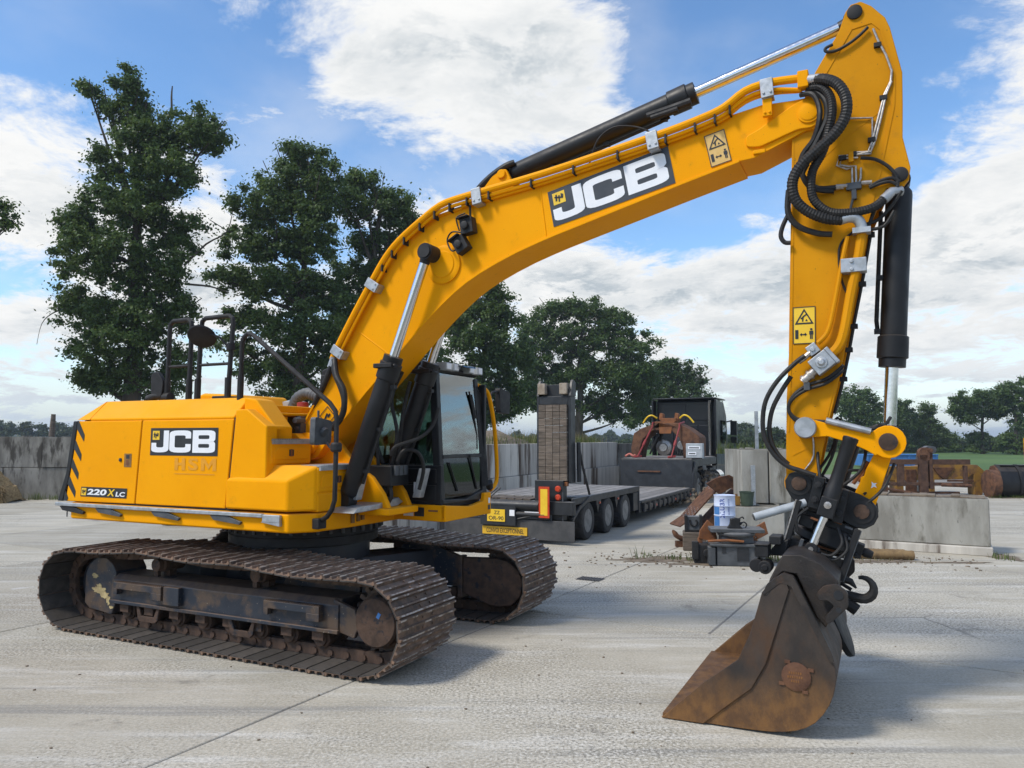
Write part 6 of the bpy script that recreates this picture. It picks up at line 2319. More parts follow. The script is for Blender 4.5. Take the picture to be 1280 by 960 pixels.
# weathered wall right behind the pillar that closes the bay
wall_of_blocks("bay_wall", "rough concrete bay wall behind the block pillar", (6.75, 24.0, 0), R(-10),
               [(0, .95, [0, 1.2, 2.4]), (.96, 1.90, [0, 1.0, 2.4])], CBLK, .7)
def low_wall():
    t = thing("retaining_wall", "low pale concrete retaining wall with a foot, right of the bucket", "wall", (9.14, 14.62, 0), R(180 - 29.5))
    m = MB()
    m.prism([(.03, .17), (.45, .17), (.42, 1.05), (.40, 1.07), (.06, 1.07), (.03, 1.05)][::-1], 0.02, 3.9, 'x') if False else m.box(.03, 3.9, -.85, -.06, .165, 1.07)
    w = m.build("wall_body", CBLK, t, .02)
    m = MB()
    m.box(0, 3.95, -1.0, .06, 0, .16)
    m.build("wall_foot", CWALL2, t, .015)
    m = MB()
    rs = random.Random(1)
    ring = []
    nx = 26
    for k in range(nx + 1):
        ring.append((.1 + 3.7 * k / nx, rs.uniform(.0, .05)))
    for k in range(nx):
        x0, x1 = .08 + 3.7 * k / nx, .08 + 3.7 * (k + 1) / nx
        h = rs.uniform(.008, .05)
        m.box(x0, x1, -.84 + rs.uniform(0, .05), -.12 - rs.uniform(0, .15), 1.069, 1.07 + h)
    o = m.build("soil_cover", SOIL, t, .02)
low_wall()

# ------------------------------------------------------------------ junk by the pillar
def junk():
    # grey gearbox-like coupler housing
    t = thing("coupler_housing", "dark grey machine coupler housing standing on the concrete before the pillar", "machine part", (3.99, 13.70, 0), R(-8))
    t.scale = (.92, .92, .82)
    m = MB()
    m.prism([(-.40, .0), (.42, .0), (.40, .42), (.36, .46), (-.36, .46), (-.40, .42)], -.25, .28)
    b = m.build("housing", GREYB, t, .025)
    m = MB()
    m.box(-.55, -.42, -.28, .30, .02, .40)
    m.box(.43, .52, -.2, .25, .10, .42)
    m.box(-.52, .52, -.30, .32, .42, .475)
    m.build("side_rib", GREYB, t, .015)
    m = MB()
    m.box(-.02, .20, -.265, -.245, .12, .40)
    m.box(-.30, -.22, -.262, -.245, .28, .40)
    m.box(.30, .35, -.262, -.245, .24, .40)
    m.build("opening", DECB, t)
    m = MB()
    m.box(-.30, .30, -.2, .22, .475, .62)
    m.lathe([(.33, .62), (.36, .66), (.36, .70), (.30, .72)], (0, 0, 0), (0, 0, 1), 24)
    m.box(-.50, .50, -.26, .30, .71, .79)
    m.build("top_flange", GREYB, t, .015)
    m = MB()
    m.tube([(-.55, -.2, .52), (-.2, -.3, .56), (.1, -.3, .54)], .03, 6)
    m.build("rusty_bar", RUSTO, t)
    # rust plates left and right of it
    for x, y, rz, pts, lab in ((3.40, 14.0, 0, [(0, .35), (.05, .6), (.30, .92), (.52, .75), (.62, .35), (.5, .22)], "rust-orange folded plate between the black bracket and the coupler housing"),
                               (4.36, 14.0, 5, [(.0, .62), (.12, .72), (.42, .86), (.52, .55), (.2, .42)], "rust-orange plate sticking out right of the coupler housing")):
        t = thing("rusty_plate", lab, "scrap", (x, y, .22 if x < 4 else .10), R(rz))
        t.scale = (.55, .8, .58) if x < 4 else (.62, .8, .72)
        m = MB()
        m.prism(pts, 0, .05)
        m.prism([(pts[0][0], 0), (pts[0][0] + .12, 0), (pts[0][0] + .14, pts[0][1] + .02), (pts[0][0], pts[0][1])], .02, .12)
        m.prism([(pts[-1][0] - .15, 0), (pts[-1][0], 0), (pts[-1][0], pts[-1][1] + .02), (pts[-1][0] - .15, pts[-1][1] + .05)], .02, .12)
        m.build("plate", RUSTO, t, .01)
    # black bracket on sleepers
    t = thing("black_bracket", "black cast bracket with a curved relief lying at the foot of the perforated scoop", "machine part", (3.66, 15.5, .245), R(-12))
    t.scale = (.58, .58, .52)
    m = MB()
    m.box(-.26, .26, -.2, .2, .30, .82)
    m.build("plate", GREYB, t, .02)
    m = MB()
    m.box(-.30, -.20, -.26, .2, .26, .86)
    m.box(.20, .30, -.26, .2, .26, .86)
    m.box(-.3, .3, -.24, .2, .24, .32)
    m.tube([(-.12, -.21, .70), (-.08, -.22, .52), (.05, -.22, .46), (.13, -.22, .60), (.08, -.22, .70)], .035, 8, 4)
    m.build("rib", BLKM, t, .01)
    t = thing("sleeper", "dark weathered sleeper under the black bracket", "timber", (3.80, 15.45, 0), R(-12))
    MB().box(-.36, .5, -.20, .25, .0, .365).build("beam", WOOD, t, .02)
    t = thing("black_block", "low black iron block between the sleeper and the coupler housing", "machine part", (3.50, 13.98, 0), R(-10))
    m = MB()
    m.box(-.20, .14, -.25, .2, 0, .34)
    m.box(-.24, -.12, -.28, -.2, .08, .40)
    m.lathe([(.07, 0), (.07, .10)], (.02, -.30, .2), (0, 1, 0), 12)
    m.build("block", BLKM, t, .015)
    # perforated brown scoop
    t = thing("perforated_scoop", "rust-brown perforated scoop leaning behind the white and blue drum", "scrap", (4.32, 17.0, 0), R(10))
    t.scale = (.77, .77, .77)
    m = MB()
    P = [(-.95, .42), (-.62, .62), (-.30, .95), (.05, 1.30), (.40, 1.62), (.62, 1.78)]
    strip(m, P, .04, -.30, .45)
    b = m.build("plate", RUST, t)
    m = MB()
    m.prism([(-.15, 1.62), (.15, 1.78), (.55, 1.86), (.85, 1.70), (.95, 1.40), (.80, 1.45), (.62, 1.50), (.45, 1.42), (.25, 1.30)], -.36, -.28)
    m.prism([(-.62, .05), (-.30, .30), (.0, .62), (.45, 1.05), (.95, 1.45), (.95, .0), (.0, .0)], -.20, .35)
    m.build("cheek", RUST, t, .01)
    m = MB()                                             # the rows of holes
    rs = random.Random(3)
    for i in range(12):
        for k in range(6):
            s_ = (i + (.5 if k % 2 else 0)) / 13
            x = -.62 + 1.05 * s_
            z = .62 + 1.05 * s_ * .98 + .035
            m.box(-.025, .025, -.012, .012, -.005, .006, M=Matrix.Translation((x, -.25 + k * .12, z)) @ Matrix.Rotation(R(-44), 4, 'Y'))
            m.box(-.025, .025, -.006, .006, -.016, .016, M=Matrix.Translation((x - .03, -.306, z - .06 - k * .05)) @ Matrix.Rotation(R(-44), 4, 'Y')) if False else None
    m.build("hole", DECT if False else STEEL, t, kind='stuff')
    t = thing("scrap_tip", "rusty curved tip lying on the concrete left of the black bracket", "scrap", (3.50, 15.9, 0), 0)
    t.scale = (.6, .6, .8)
    m = MB()
    m.tube([(-.30, 0, .42), (-.12, 0, .26), (.12, .0, .20), (.3, .05, .22)], [.04, .09, .12, .10], 10, 3, flat=.7)
    m.box(-.2, .3, -.1, .1, 0, .15)
    m.build("tip", RUST, t)
    # drum
    t = thing("lubricant_drum", "white and blue oil drum with vertical lettering in front of the pillar", "drum", (4.09, 14.75, .50), R(-12))
    t.scale = (.69, .69, .56)
    m = MB()
    prof = [(.0, .02), (.285, .02), (.29, .04), (.285, .08), (.285, .46), (.297, .48), (.285, .50), (.285, .78), (.297, .80), (.285, .82), (.285, 1.12), (.295, 1.14), (.295, 1.16), (.275, 1.16), (.27, 1.14), (.0, 1.14)]
    m.lathe(prof, (0, 0, 0), (0, 0, 1), 40)
    m.build("barrel", DRUM, t)
    k_ = thing("concrete_stub", "low concrete stub that carries the white and blue drum behind the coupler housing", "concrete block", (4.08, 14.78, 0), R(-6))
    MB().box(-.30, .30, -.30, .30, 0, .50).build("stub_block", CBLK, k_, .03)
    def on_drum(mm, loops_fn):
        """bend a flat print round the barrel"""
        tmp = MB()
        loops_fn(tmp)
        rr = .2885
        o = len(mm.v)
        for p in tmp.v:
            a = p.x / rr
            mm.v.append(Vector((math.sin(a) * rr, -math.cos(a) * rr, p.z)))
        for f in tmp.f:
            mm.f.append([o + i for i in f])
            mm.m.append(0)
    m = MB()
    on_drum(m, lambda q: text_loops(q, "LUBR", (-.02, 0, .56), (0, 0, .50), (-.13, 0, 0), 0, bold=.012))
    on_drum(m, lambda q: text_loops(q, "LUBRICANTS", (.115, 0, .52), (0, 0, .52), (-.04, 0, 0), 0, bold=.005))
    for tri in ([(-.15, .40), (-.02, .40), (-.02, .54), (-.10, .52)],):
        on_drum(m, lambda q: flat(q, [tri], (0, 0, 0), (1, 0, 0), (0, 0, 1)))
    m.build("print", DRUMB, t)
    m = MB()
    tmp = []
    for k in range(9):
        a0, a1 = R(-78 + 5.0 * k), R(-78 + 5.0 * (k + 1))
        for z0, z1 in ((.05, .45), (.51, .77)):
            V = [(math.sin(a) * .2875, -math.cos(a) * .2875, z) for a, z in ((a0, z0), (a1, z0), (a1, z1), (a0, z1))]
            m.add(V, [(0, 1, 2, 3)])
    m.build("blue_band", BLUEP, t)
    t = thing("black_tool", "black toothed tool end with curled claws lying on the coupler housing", "machine part", (3.95, 13.62, .648), R(-8))
    t.scale = (.6, .6, .55)
    m = MB()
    m.prism([(-.22, 0), (.22, 0), (.12, .12), (.16, .30), (.02, .34), (-.12, .30), (-.14, .12)], -.12, .12)
    m.build("body", BLKM, t, .02)
    m = MB()
    m.tube([(.12, 0, .12), (.26, 0, .20), (.34, 0, .12), (.30, 0, .02)], [.05, .05, .04, .02], 8, 4)
    m.tube([(.10, 0, .28), (.22, 0, .36), (.26, 0, .30)], [.04, .035, .02], 8, 4)
    m.build("claw", BLKM, t)
    t = thing("green_bucket", "dark green plastic bucket on the lower block of the pillar", "bucket", (4.72, 15.52, .90), 0)
    m = MB()
    m.lathe([(.20, 0), (.25, .42), (.27, .43), (.27, .45), (.245, .45), (.20, .05), (.0, .05)], (0, -.42, 0), (0, 0, 1), 26)
    m.build("pail", GREENP, t)
    t.location = (4.72, 15.63, .89)
    t.scale = (.56, .56, .62)
    t = thing("yellow_can", "small yellow can between the drum and the green bucket", "can", (4.52, 15.45, .89), 0)
    m = MB()
    m.box(-.06, .07, -.05, .05, 0, .18)
    m.lathe([(.03, 0), (.03, .05)], (0, 0, .18), (0, 0, 1), 10)
    m.build("can", YEL2, t, .015)
    t = thing("steel_post", "short galvanised steel post standing beside the green bucket", "post", (4.86, 15.42, .89), 0)
    MB().box(-.04, .04, -.03, .03, 0, .80).build("profile", GALV, t, .008)
    t = thing("steel_post", "tall thin steel post rising above the block pillar", "post", (5.46, 17.0, 0), 0)
    MB().box(-.035, .035, -.03, .03, 0, 2.84).build("profile", GALV, t, .008)
    for (x0, y0, x1, y1, r_, lab) in ((6.15, 14.42, 7.40, 14.20, .085, "brown timber pole with a pale sawn end lying before the low wall"), (6.2, 14.66, 7.35, 14.42, .08, "brown timber pole behind the one with the sawn end")):
        t = thing("timber_pole", lab, "pole", (x0, y0, 0), 0, "timber poles before the low wall")
        m = MB()
        m.cyl((0, 0, r_), (x1 - x0, y1 - y0, r_), r_ * .95, r_, 16)
        for k in range(14):
            f = (k + .5) / 14
            m.cyl(((x1 - x0) * f, (y1 - y0) * f, r_), ((x1 - x0) * (f + .02), (y1 - y0) * (f + .02), r_), r_ * 1.03, r_ * 1.03, 14)
        m.build("log", POSTW, t)
        m = MB()
        d = Vector((x1 - x0, y1 - y0, 0)).normalized()
        m.lathe([(r_ * .98, 0), (r_ * .98, .004)], (x1 - x0, y1 - y0, r_), d, 16)
        m.build("sawn_end", WOODE, t)
    # loose rubble behind the truck wheels
    rs = random.Random(12)
    m = MB()
    for k in range(260):
        x, y = 6.4 + rs.uniform(-1.3, 1.4), 27.0 + rs.uniform(-2.5, 3.0)
        z = max(0, 1.3 - .55 * math.hypot(x - 6.8, (y - 27.5) * .6)) * rs.uniform(.5, 1)
        s_ = rs.uniform(.03, .11)
        M = Matrix.Translation((x, y, z)) @ Matrix.Rotation(rs.uniform(0, 6), 4, Vector((rs.random(), rs.random(), rs.random() + .1)).normalized())
        m.mi = rs.choice((0, 0, 0, 1))
        m.box(-s_, s_, -s_ * .7, s_ * .7, -s_ * .4, s_ * .4, M=M)
    m.build("rubble", [SOIL, CBLK], kind='stuff')
junk()

# ------------------------------------------------------------------ scrap and bucket on the right
def right_yard():
    t = thing("rusty_steel_frame", "long rusty steel frame of beams and uprights behind the low wall", "steel frame", (13.55, 29.4, 0), R(-3))
    for z, h in ((1.26, .20), (.42, .12)):
        MB().box(.4, 3.95, -.06, .06, z - h / 2 + .06, z + h / 2 + .06).build("beam", RUSTD, t, .008)
    for x, w, z0, z1 in ((.55, .28, 0, 1.34), (1.25, .22, .4, 1.34), (2.05, .30, -.0, 1.72), (2.42, .12, .3, 1.78), (3.72, .10, .45, 1.30)):
        MB().box(x, x + w, -.10, .09, z0, z1 - .12).build("upright", RUSTD, t, .008)
    m = MB()
    m.lathe([(.26, -.1), (.26, .1)], (2.28, 0, 1.62), (0, 1, 0), 18)
    m.lathe([(.09, -.12), (.09, .12)], (2.47, 0, 1.76), (0, 1, 0), 14)
    m.build("hub", RUST, t)
    m = MB()
    m.box(0, 3.6, .10, .2, .10, .18)
    m.tube([(.8, -.15, .30), (1.9, -.2, .10)], .06, 8)
    m.tube([(2.8, -.15, .46), (3.9, -.12, .42)], .07, 8)
    m.build("loose_bar", RUST, t)
    t = thing("yellow_machine_frame", "worn yellow machine frame lying behind the rusty steel frame", "machine part", (14.2, 30.4, 0), R(-2))
    m = MB()
    m.prism(rounded([(.1, .55), (3.6, .62), (3.95, .85), (3.95, .0), (4.25, .0), (4.35, .95), (4.1, 1.18), (2.4, 1.22), (1.8, 1.12), (.1, 1.1)], .06, 3), -.25, .25)
    f = m.build("frame", YEL2, t, .02)
    m = MB()
    m.prism([(2.35, 1.08), (3.2, 1.08), (2.95, .78), (2.75, .62), (2.55, .80)], -.30, -.24)
    m.box(1.3, 1.7, -.32, -.2, .1, 1.0)
    m.box(2.9, 3.9, -.31, -.24, .52, .60)
    m.build("gusset", RUST, f, .01)
    m = MB()
    m.box(.9, 1.2, -.3, .3, 0, .6)
    m.box(2.2, 2.4, -.3, .3, 0, .65)
    m.build("leg", YEL2, t, .02)
    t = thing("bent_arm", "dark bent machine arm standing behind the yellow machine frame", "machine part", (17.0, 31.6, 0), 0)
    m = MB()
    m.prism(rounded([(-.25, 0), (.15, 0), (.18, 1.3), (.25, 1.55), (.5, 1.62), (.52, 1.85), (.2, 1.92), (-.15, 1.75), (-.25, 1.3)], .06, 3), -.15, .15)
    m.build("arm", GREYB, t, .02)
    t = thing("scrap_bin", "blue open skip beyond the rusty steel frame", "skip", (29.0, 60.0, 0), R(2))
    m = MB()
    m.box(-1.2, 4.6, 0, 2.2, 0.02, .93)
    b = m.build("skip_body", BLUEP, t, .03)
    m = MB()
    for k in range(6):
        m.box(-1.1 + k * 1.1, -1.0 + k * 1.1, -.06, 0.0, .0, .92)
    m.box(-1.2, 4.6, -.08, 0, .86, .94)
    m.build("rib", BLUEP, t, .01)
    # black ribbed digging bucket lying face down, rusty cheek
    t = thing("loader_bucket", "black ribbed digging bucket lying on the ground with a rusty round cheek", "bucket", (18.3, 29.0, 0), R(-6))
    m = MB()
    prof = [(0, 0), (.04, .35), (.0, .85), (.14, 1.12), (.34, 1.16), (.70, 1.0), (1.0, .72), (1.10, .35), (.98, .08), (.85, 0)]
    prof = [(-.45, .95), (-.30, 1.16), (-.05, 1.20), (.25, .98), (.40, .60), (.36, .25), (.20, .04), (-.02, .0), (-.45, .0), (-.6, .45)]
    m.prism([(-p[0], p[1]) for p in prof], .08, 2.6, 'x')
    b = m.build("shell", BLK, t, .02)
    m = MB()
    m.prism([(-p[0] * 1.02, p[1]) for p in prof], .0, .075, 'x')
    m.lathe([(.52, -.28), (.54, -.27), (.54, .0)], (0, -.05, .50), (1, 0, 0), 26)
    m.build("cheek", RUST, t, .01)
    for x in (.72, 1.38, 2.02):
        m = MB()
        m.prism(rounded([(-.32, 1.17), (.0, 1.23), (-.0, 1.23), (.27, 1.0), (.44, .62), (.40, .22), (.22, .02), (.30, .02), (.36, .25), (.38, .60), (.22, .95), (.0, 1.18)], 0), x - .07, x + .07, 'x') if False else None
        strip(m, [(.30, 1.18), (.05, 1.22), (-.25, 1.0), (-.42, .60), (-.38, .24), (-.22, .03)], .05, 0, .12)
        for i, v in enumerate(m.v):
            m.v[i] = Vector((v.y + x, v.x, v.z))
        m.build("wear_rib", BLK, b, .008)
    m = MB()
    m.box(.2, 2.5, -.05, .42, 1.17, 1.22)
    m.tube([(2.6, .1, 1.05), (2.9, .1, .95), (3.1, .1, .75)], .06, 8)
    m.build("lip", BLK, t, .01)
    t = thing("yellow_post", "yellow and red marker post at the far edge of the field", "post", (37.95, 56.0, 0), 0)
    m = MB()
    m.box(-.25, .25, -.2, .2, .0, 2.2)
    m.mi = 1
    m.box(-.26, .26, -.21, .21, .9, 1.2)
    m.build("post_body", [YEL, REDP], t, .02)
right_yard()

def far_left():
    t = thing("straw_heap", "brown straw bale heap at the left end of the block wall", "straw", (-18.6, 26.9, 0), 0)
    m = MB()
    rs = random.Random(6)
    nx, na = 40, 12
    V, F = [], []
    for i in range(nx + 1):
        x = -3.3 + 4.45 * i / nx
        h = .50 + .42 / (1 + math.exp((x - .72) * 14)) + .42 / (1 + math.exp((x - .30) * 9))
        h *= 1 if x < .95 else max(.05, (1.15 - x) / .2)
        for j in range(na + 1):
            q = math.pi * j / na
            sx = math.copysign(abs(math.cos(q)) ** .5, math.cos(q))
            V.append((x + rs.uniform(-.04, .04), -sx * .55 + rs.uniform(-.05, .05), max(0, h * abs(math.sin(q)) ** .4 + rs.uniform(-.05, .05)) if 0 < j < na else 0))
    for i in range(nx):
        for j in range(na):
            k = i * (na + 1) + j
            F.append((k, k + 1, k + na + 2, k + na + 1))
    m.add(V, F)
    m.build("heap", STRAW, t)
    V, F = [], []
    for k in range(4200):
        x = rs.uniform(-2.2, 1.15)
        h = .50 + .42 / (1 + math.exp((x - .72) * 14)) + .42 / (1 + math.exp((x - .30) * 9))
        p = Vector((x, rs.uniform(-.66, -.45), rs.uniform(0, h)))
        d = Vector((rs.uniform(-1, 1), rs.uniform(-.6, .1), rs.uniform(-1, .7))).normalized() * rs.uniform(.08, .22)
        w = Vector((0, -.3, 1)).cross(d).normalized() * .013
        o = len(V)
        V += [p - w, p + w, p + d + w, p + d - w]
        F.append((o, o + 1, o + 2, o + 3))
    m = MB()
    m.add(V, F)
    m.build("straw", STRAW, t, kind='stuff')
    t = thing("wooden_post", "single weathered wooden post above the block wall", "post", (-17.7, 29.3, 0), 0)
    MB().tube([(0, 0, 0), (0, 0, 2.4), (.03, 0, 3.15)], [.12, .11, .08], 10).build("stake", WOOD, t)
    t = thing("farm_building", "long low grey farm building among the far trees on the left", "building", (-150, 225, 0), R(8))
    m = MB()
    m.box(0, 34, 0, 12, 0, 2.9)
    m.build("wall", LGREY, t)
    m = MB()
    m.prism([(-.6, 2.9), (12.6, 2.9), (6, 5.4)], -.5, 34.5, 'x')
    m.build("roof", pbr("roof_sheet", (.25, .27, .29), (.32, .34, .36), 2, .6), t)
    for k in range(8):
        MB().box(1.5 + k * 4, 4 + k * 4, -.06, .05, 1.2, 2.4).build("window", GLASSD, t)
far_left()
# ------------------------------------------------------------------ trees and weeds
def leaf_mesh(name, P, Nn, size, tint, mat, asp=.62):
    """P: centres, one rhombic leaf (two for speed: a quad) at each"""
    n = len(P)
    rg = np.random.default_rng(n)
    u = rg.normal(size=(n, 3))
    u -= Nn * (u * Nn).sum(1, keepdims=True)
    u /= np.linalg.norm(u, axis=1, keepdims=True) + 1e-9
    v = np.cross(Nn, u)
    s = size[:, None]
    co = np.empty((n, 4, 3), np.float32)
    co[:, 0] = P - u * s * .5
    co[:, 1] = P + v * s * .5 * asp + Nn * s * .06
    co[:, 2] = P + u * s * .5
    co[:, 3] = P - v * s * .5 * asp + Nn * s * .06
    me = bpy.data.meshes.new(name)
    me.vertices.add(n * 4)
    me.vertices.foreach_set('co', co.ravel())
    me.loops.add(n * 4)
    me.loops.foreach_set('vertex_index', np.arange(n * 4, dtype=np.int32))
    me.polygons.add(n)
    me.polygons.foreach_set('loop_start', np.arange(0, n * 4, 4, dtype=np.int32))
    me.polygons.foreach_set('loop_total', np.full(n, 4, np.int32))
    me.update(calc_edges=True)
    at = me.attributes.new('leaf_tint', 'FLOAT', 'FACE')
    at.data.foreach_set('value', tint.astype(np.float32))
    me.materials.append(mat)
    me.validate()
    return me

def tree(label, px, depth, blobs, leaves, leaf, mat=LEAF, trunk=None, group=None, name="oak_tree", dead=(), clump=.75, seed=1, ydepth=.8, cat="tree"):
    """blobs: (x, y, rx, ry) outline of the foliage masses, measured at the tree's own distance"""
    sc = depth / 950.0
    bx = (px - 640) * sc
    t = thing(name, label, cat, (bx, depth, 0), 0, group)
    rg = np.random.default_rng(seed)
    X = lambda x: (x - px) * sc
    Zf = lambda y: 2.25 + (547 - y) * sc
    area = sum(b[2] * b[3] for b in blobs)
    Ps, Ns, Ts, Ss = [], [], [], []
    centres = []
    for (cx, cy, rx, ry) in blobs:
        n = int(leaves * rx * ry / area)
        c = np.array([X(cx), rg.uniform(-.5, .5) * ydepth * rx * sc, Zf(cy)])
        rad = np.array([rx * sc, max(rx, ry) * sc * ydepth, ry * sc])
        centres.append((c, rad))
        m = max(8, int(11.0 * (rad[0] * rad[2]) / (clump * clump)))
        d = rg.normal(size=(m, 3))
        d /= np.linalg.norm(d, axis=1, keepdims=True)
        sub = c + d * rad * (rg.uniform(.02, 1.0, size=(m, 1)) ** .42) * rg.uniform(.8, 1.12, size=(m, 1))
        tn = rg.uniform(0, 1, m)
        k = rg.integers(0, m, n)
        off = rg.normal(size=(n, 3))
        off /= np.linalg.norm(off, axis=1, keepdims=True)
        rr = np.abs(rg.normal(0, .42, (n, 1))) * clump * rg.uniform(.5, 1.25, size=(m, 1))[k] + (rg.uniform(0, 1, (n, 1)) > .9) * rg.uniform(0, .45, (n, 1)) * clump
        p = sub[k] + off * rr * np.array([1.15, 1.15, .8])
        nn = off * .6 + rg.normal(size=(n, 3)) * .6 + np.array([0, 0, .5])
        nn /= np.linalg.norm(nn, axis=1, keepdims=True)
        Ps.append(p)
        Ns.append(nn)
        Ts.append(np.clip(tn[k] * .55 + rg.uniform(0, .45, n), 0, 1))
        Ss.append(leaf * rg.uniform(.65, 1.35, n))
    P, Nn, T, S = np.concatenate(Ps), np.concatenate(Ns), np.concatenate(Ts), np.concatenate(Ss)
    ok = P[:, 2] > .1
    me = leaf_mesh("crown", P[ok], Nn[ok], S[ok], T[ok], mat)
    o = bpy.data.objects.new("crown", me)
    COL.objects.link(o)
    o.parent = t
    # trunk and limbs
    H = max(c[2] + r[2] for c, r in centres)
    tr = trunk or H * .022
    m = MB()
    rs = random.Random(seed)
    zt = H * .62
    trunk_pts = [Vector((0, 0, -.2)), Vector((rs.uniform(-.1, .1), 0, zt * .25)), Vector((rs.uniform(-.3, .3), 0, zt * .55)), Vector((rs.uniform(-.4, .4), 0, zt)), Vector((rs.uniform(-.6, .6), 0, H * .86))]
    m.tube(trunk_pts, [tr * 1.25] + [tr] * 4 + [tr * .85] * 5 + [tr * .6] * 5 + [tr * .3] * 10, 10, 5)
    for c, r in centres:
        a = trunk_pts[2].lerp(trunk_pts[3], rs.random())
        z0 = max(.15 * H, min(zt, c[2] - r[2] * .8 - abs(c[0]) * .35))
        f = z0 / zt
        base = Vector((trunk_pts[2].x * f, 0, z0))
        e = Vector(c)
        mid = base.lerp(e, .55) + Vector((0, rs.uniform(-.3, .3), -.06 * (e - base).length))
        lr = max(.03, tr * .32)
        m.tube([base, mid, e], [lr, lr * .9, lr * .8, lr * .65, lr * .5, lr * .4, lr * .3, lr * .22, lr * .15], 6, 4)
        for k in range(3):
            q = e + Vector((rs.uniform(-1, 1) * r[0], rs.uniform(-1, 1) * r[1], rs.uniform(-.5, .9) * r[2]))
            m.tube([mid.lerp(e, .6), mid.lerp(q, .6), q], [lr * .4, lr * .3, lr * .25, lr * .2, lr * .15, lr * .1], 5, 2)
    for pts in dead:
        q = [Vector((X(x), rs.uniform(-.4, .4), Zf(y))) for x, y in pts]
        m.tube(q, [.065, .06, .055, .05, .042, .036, .03, .026, .022, .016, .012], 6, 3)
    m.build("trunk", BARK, t)
    return t

RG = "row of trees behind the yard wall"
tree("tallest dark oak with dead side branches behind the counterweight", 165, 40,
     [(148, 92, 22, 20), (96, 103, 24, 13), (150, 122, 26, 20), (122, 128, 18, 13), (225, 155, 42, 30), (256, 165, 24, 22), (172, 172, 42, 32), (120, 200, 24, 28), (195, 215, 56, 34), (158, 262, 66, 32), (92, 282, 30, 30), (212, 285, 34, 28),
      (140, 325, 72, 34), (205, 338, 36, 30), (88, 372, 28, 24), (150, 388, 74, 32), (216, 390, 26, 26), (155, 432, 66, 32), (165, 474, 60, 28), (116, 470, 26, 24), (222, 452, 22, 24)], 150000, .18, dead=
     [[(110, 375), (82, 386), (62, 392), (50, 405), (42, 430)], [(225, 330), (252, 302), (275, 285), (288, 262)], [(230, 355), (262, 358), (285, 366)], [(130, 240), (105, 225), (92, 213)], [(110, 285), (70, 272), (50, 274)], [(205, 140), (203, 112), (201, 94)]], trunk=.52, seed=3, clump=.72, group=RG)
tree("broad oak behind the roof handrails and the boom foot", 372, 46,
     [(368, 183, 36, 18), (350, 215, 46, 24), (400, 215, 26, 22), (330, 255, 52, 26), (388, 250, 38, 30), (315, 300, 54, 26), (385, 300, 48, 32), (340, 350, 62, 28), (288, 348, 30, 16), (400, 360, 42, 32), (370, 410, 62, 26), (300, 395, 34, 18), (338, 455, 56, 22), (415, 440, 36, 32), (290, 430, 30, 12), (365, 490, 50, 18)],
     125000, .20, trunk=.5, seed=5, clump=.8, group=RG)
tree("oak partly hidden by the bend of the boom", 468, 50,
     [(452, 222, 28, 16), (440, 255, 36, 24), (488, 252, 30, 24), (505, 270, 18, 18), (468, 295, 44, 30), (448, 345, 46, 32), (492, 340, 36, 30), (455, 400, 50, 34), (505, 400, 40, 34), (470, 450, 55, 32), (520, 450, 40, 34), (490, 495, 50, 24)],
     95000, .22, trunk=.5, seed=8, clump=.85, group=RG)
tree("oak between the lift cylinder and the timber-faced ramp", 600, 62,
     [(612, 360, 24, 15), (588, 386, 34, 24), (626, 392, 26, 26), (560, 400, 28, 24), (600, 430, 48, 32), (640, 445, 30, 30), (585, 475, 46, 30), (640, 490, 32, 26), (560, 500, 36, 24), (605, 515, 40, 20)],
     80000, .24, trunk=.5, seed=11, clump=.95, group=RG)
tree("rounded oak with a clear trunk rising behind the upright ramp", 724, 84,
     [(700, 383, 34, 15), (738, 388, 34, 18), (678, 408, 34, 22), (768, 408, 32, 20), (722, 425, 50, 26), (664, 445, 28, 26), (790, 438, 36, 26), (720, 462, 54, 26), (680, 480, 36, 20), (775, 475, 44, 28), (655, 500, 22, 18), (700, 505, 40, 14), (752, 505, 34, 20), (806, 480, 26, 26), (790, 515, 36, 20)],
     115000, .29, trunk=.55, seed=14, clump=1.1, group=RG)
tree("paler tree at the end of the row behind the truck cab", 846, 96,
     [(845, 458, 24, 13), (868, 474, 20, 18), (830, 475, 28, 22), (852, 500, 36, 24), (815, 505, 30, 26), (880, 505, 16, 18), (845, 530, 34, 16)],
     40000, .32, mat=LEAF2, trunk=.4, seed=17, clump=1.1, group=RG)
tree("tree at the left edge, only its leafy tip in view", -110, 36, [(-90, 262, 50, 30), (-40, 262, 26, 16), (-8, 268, 16, 8), (-14, 250, 14, 7), (0, 276, 8, 5), (-100, 320, 60, 40), (-110, 380, 55, 40)], 26000, .17, seed=19, group=RG, trunk=.4)

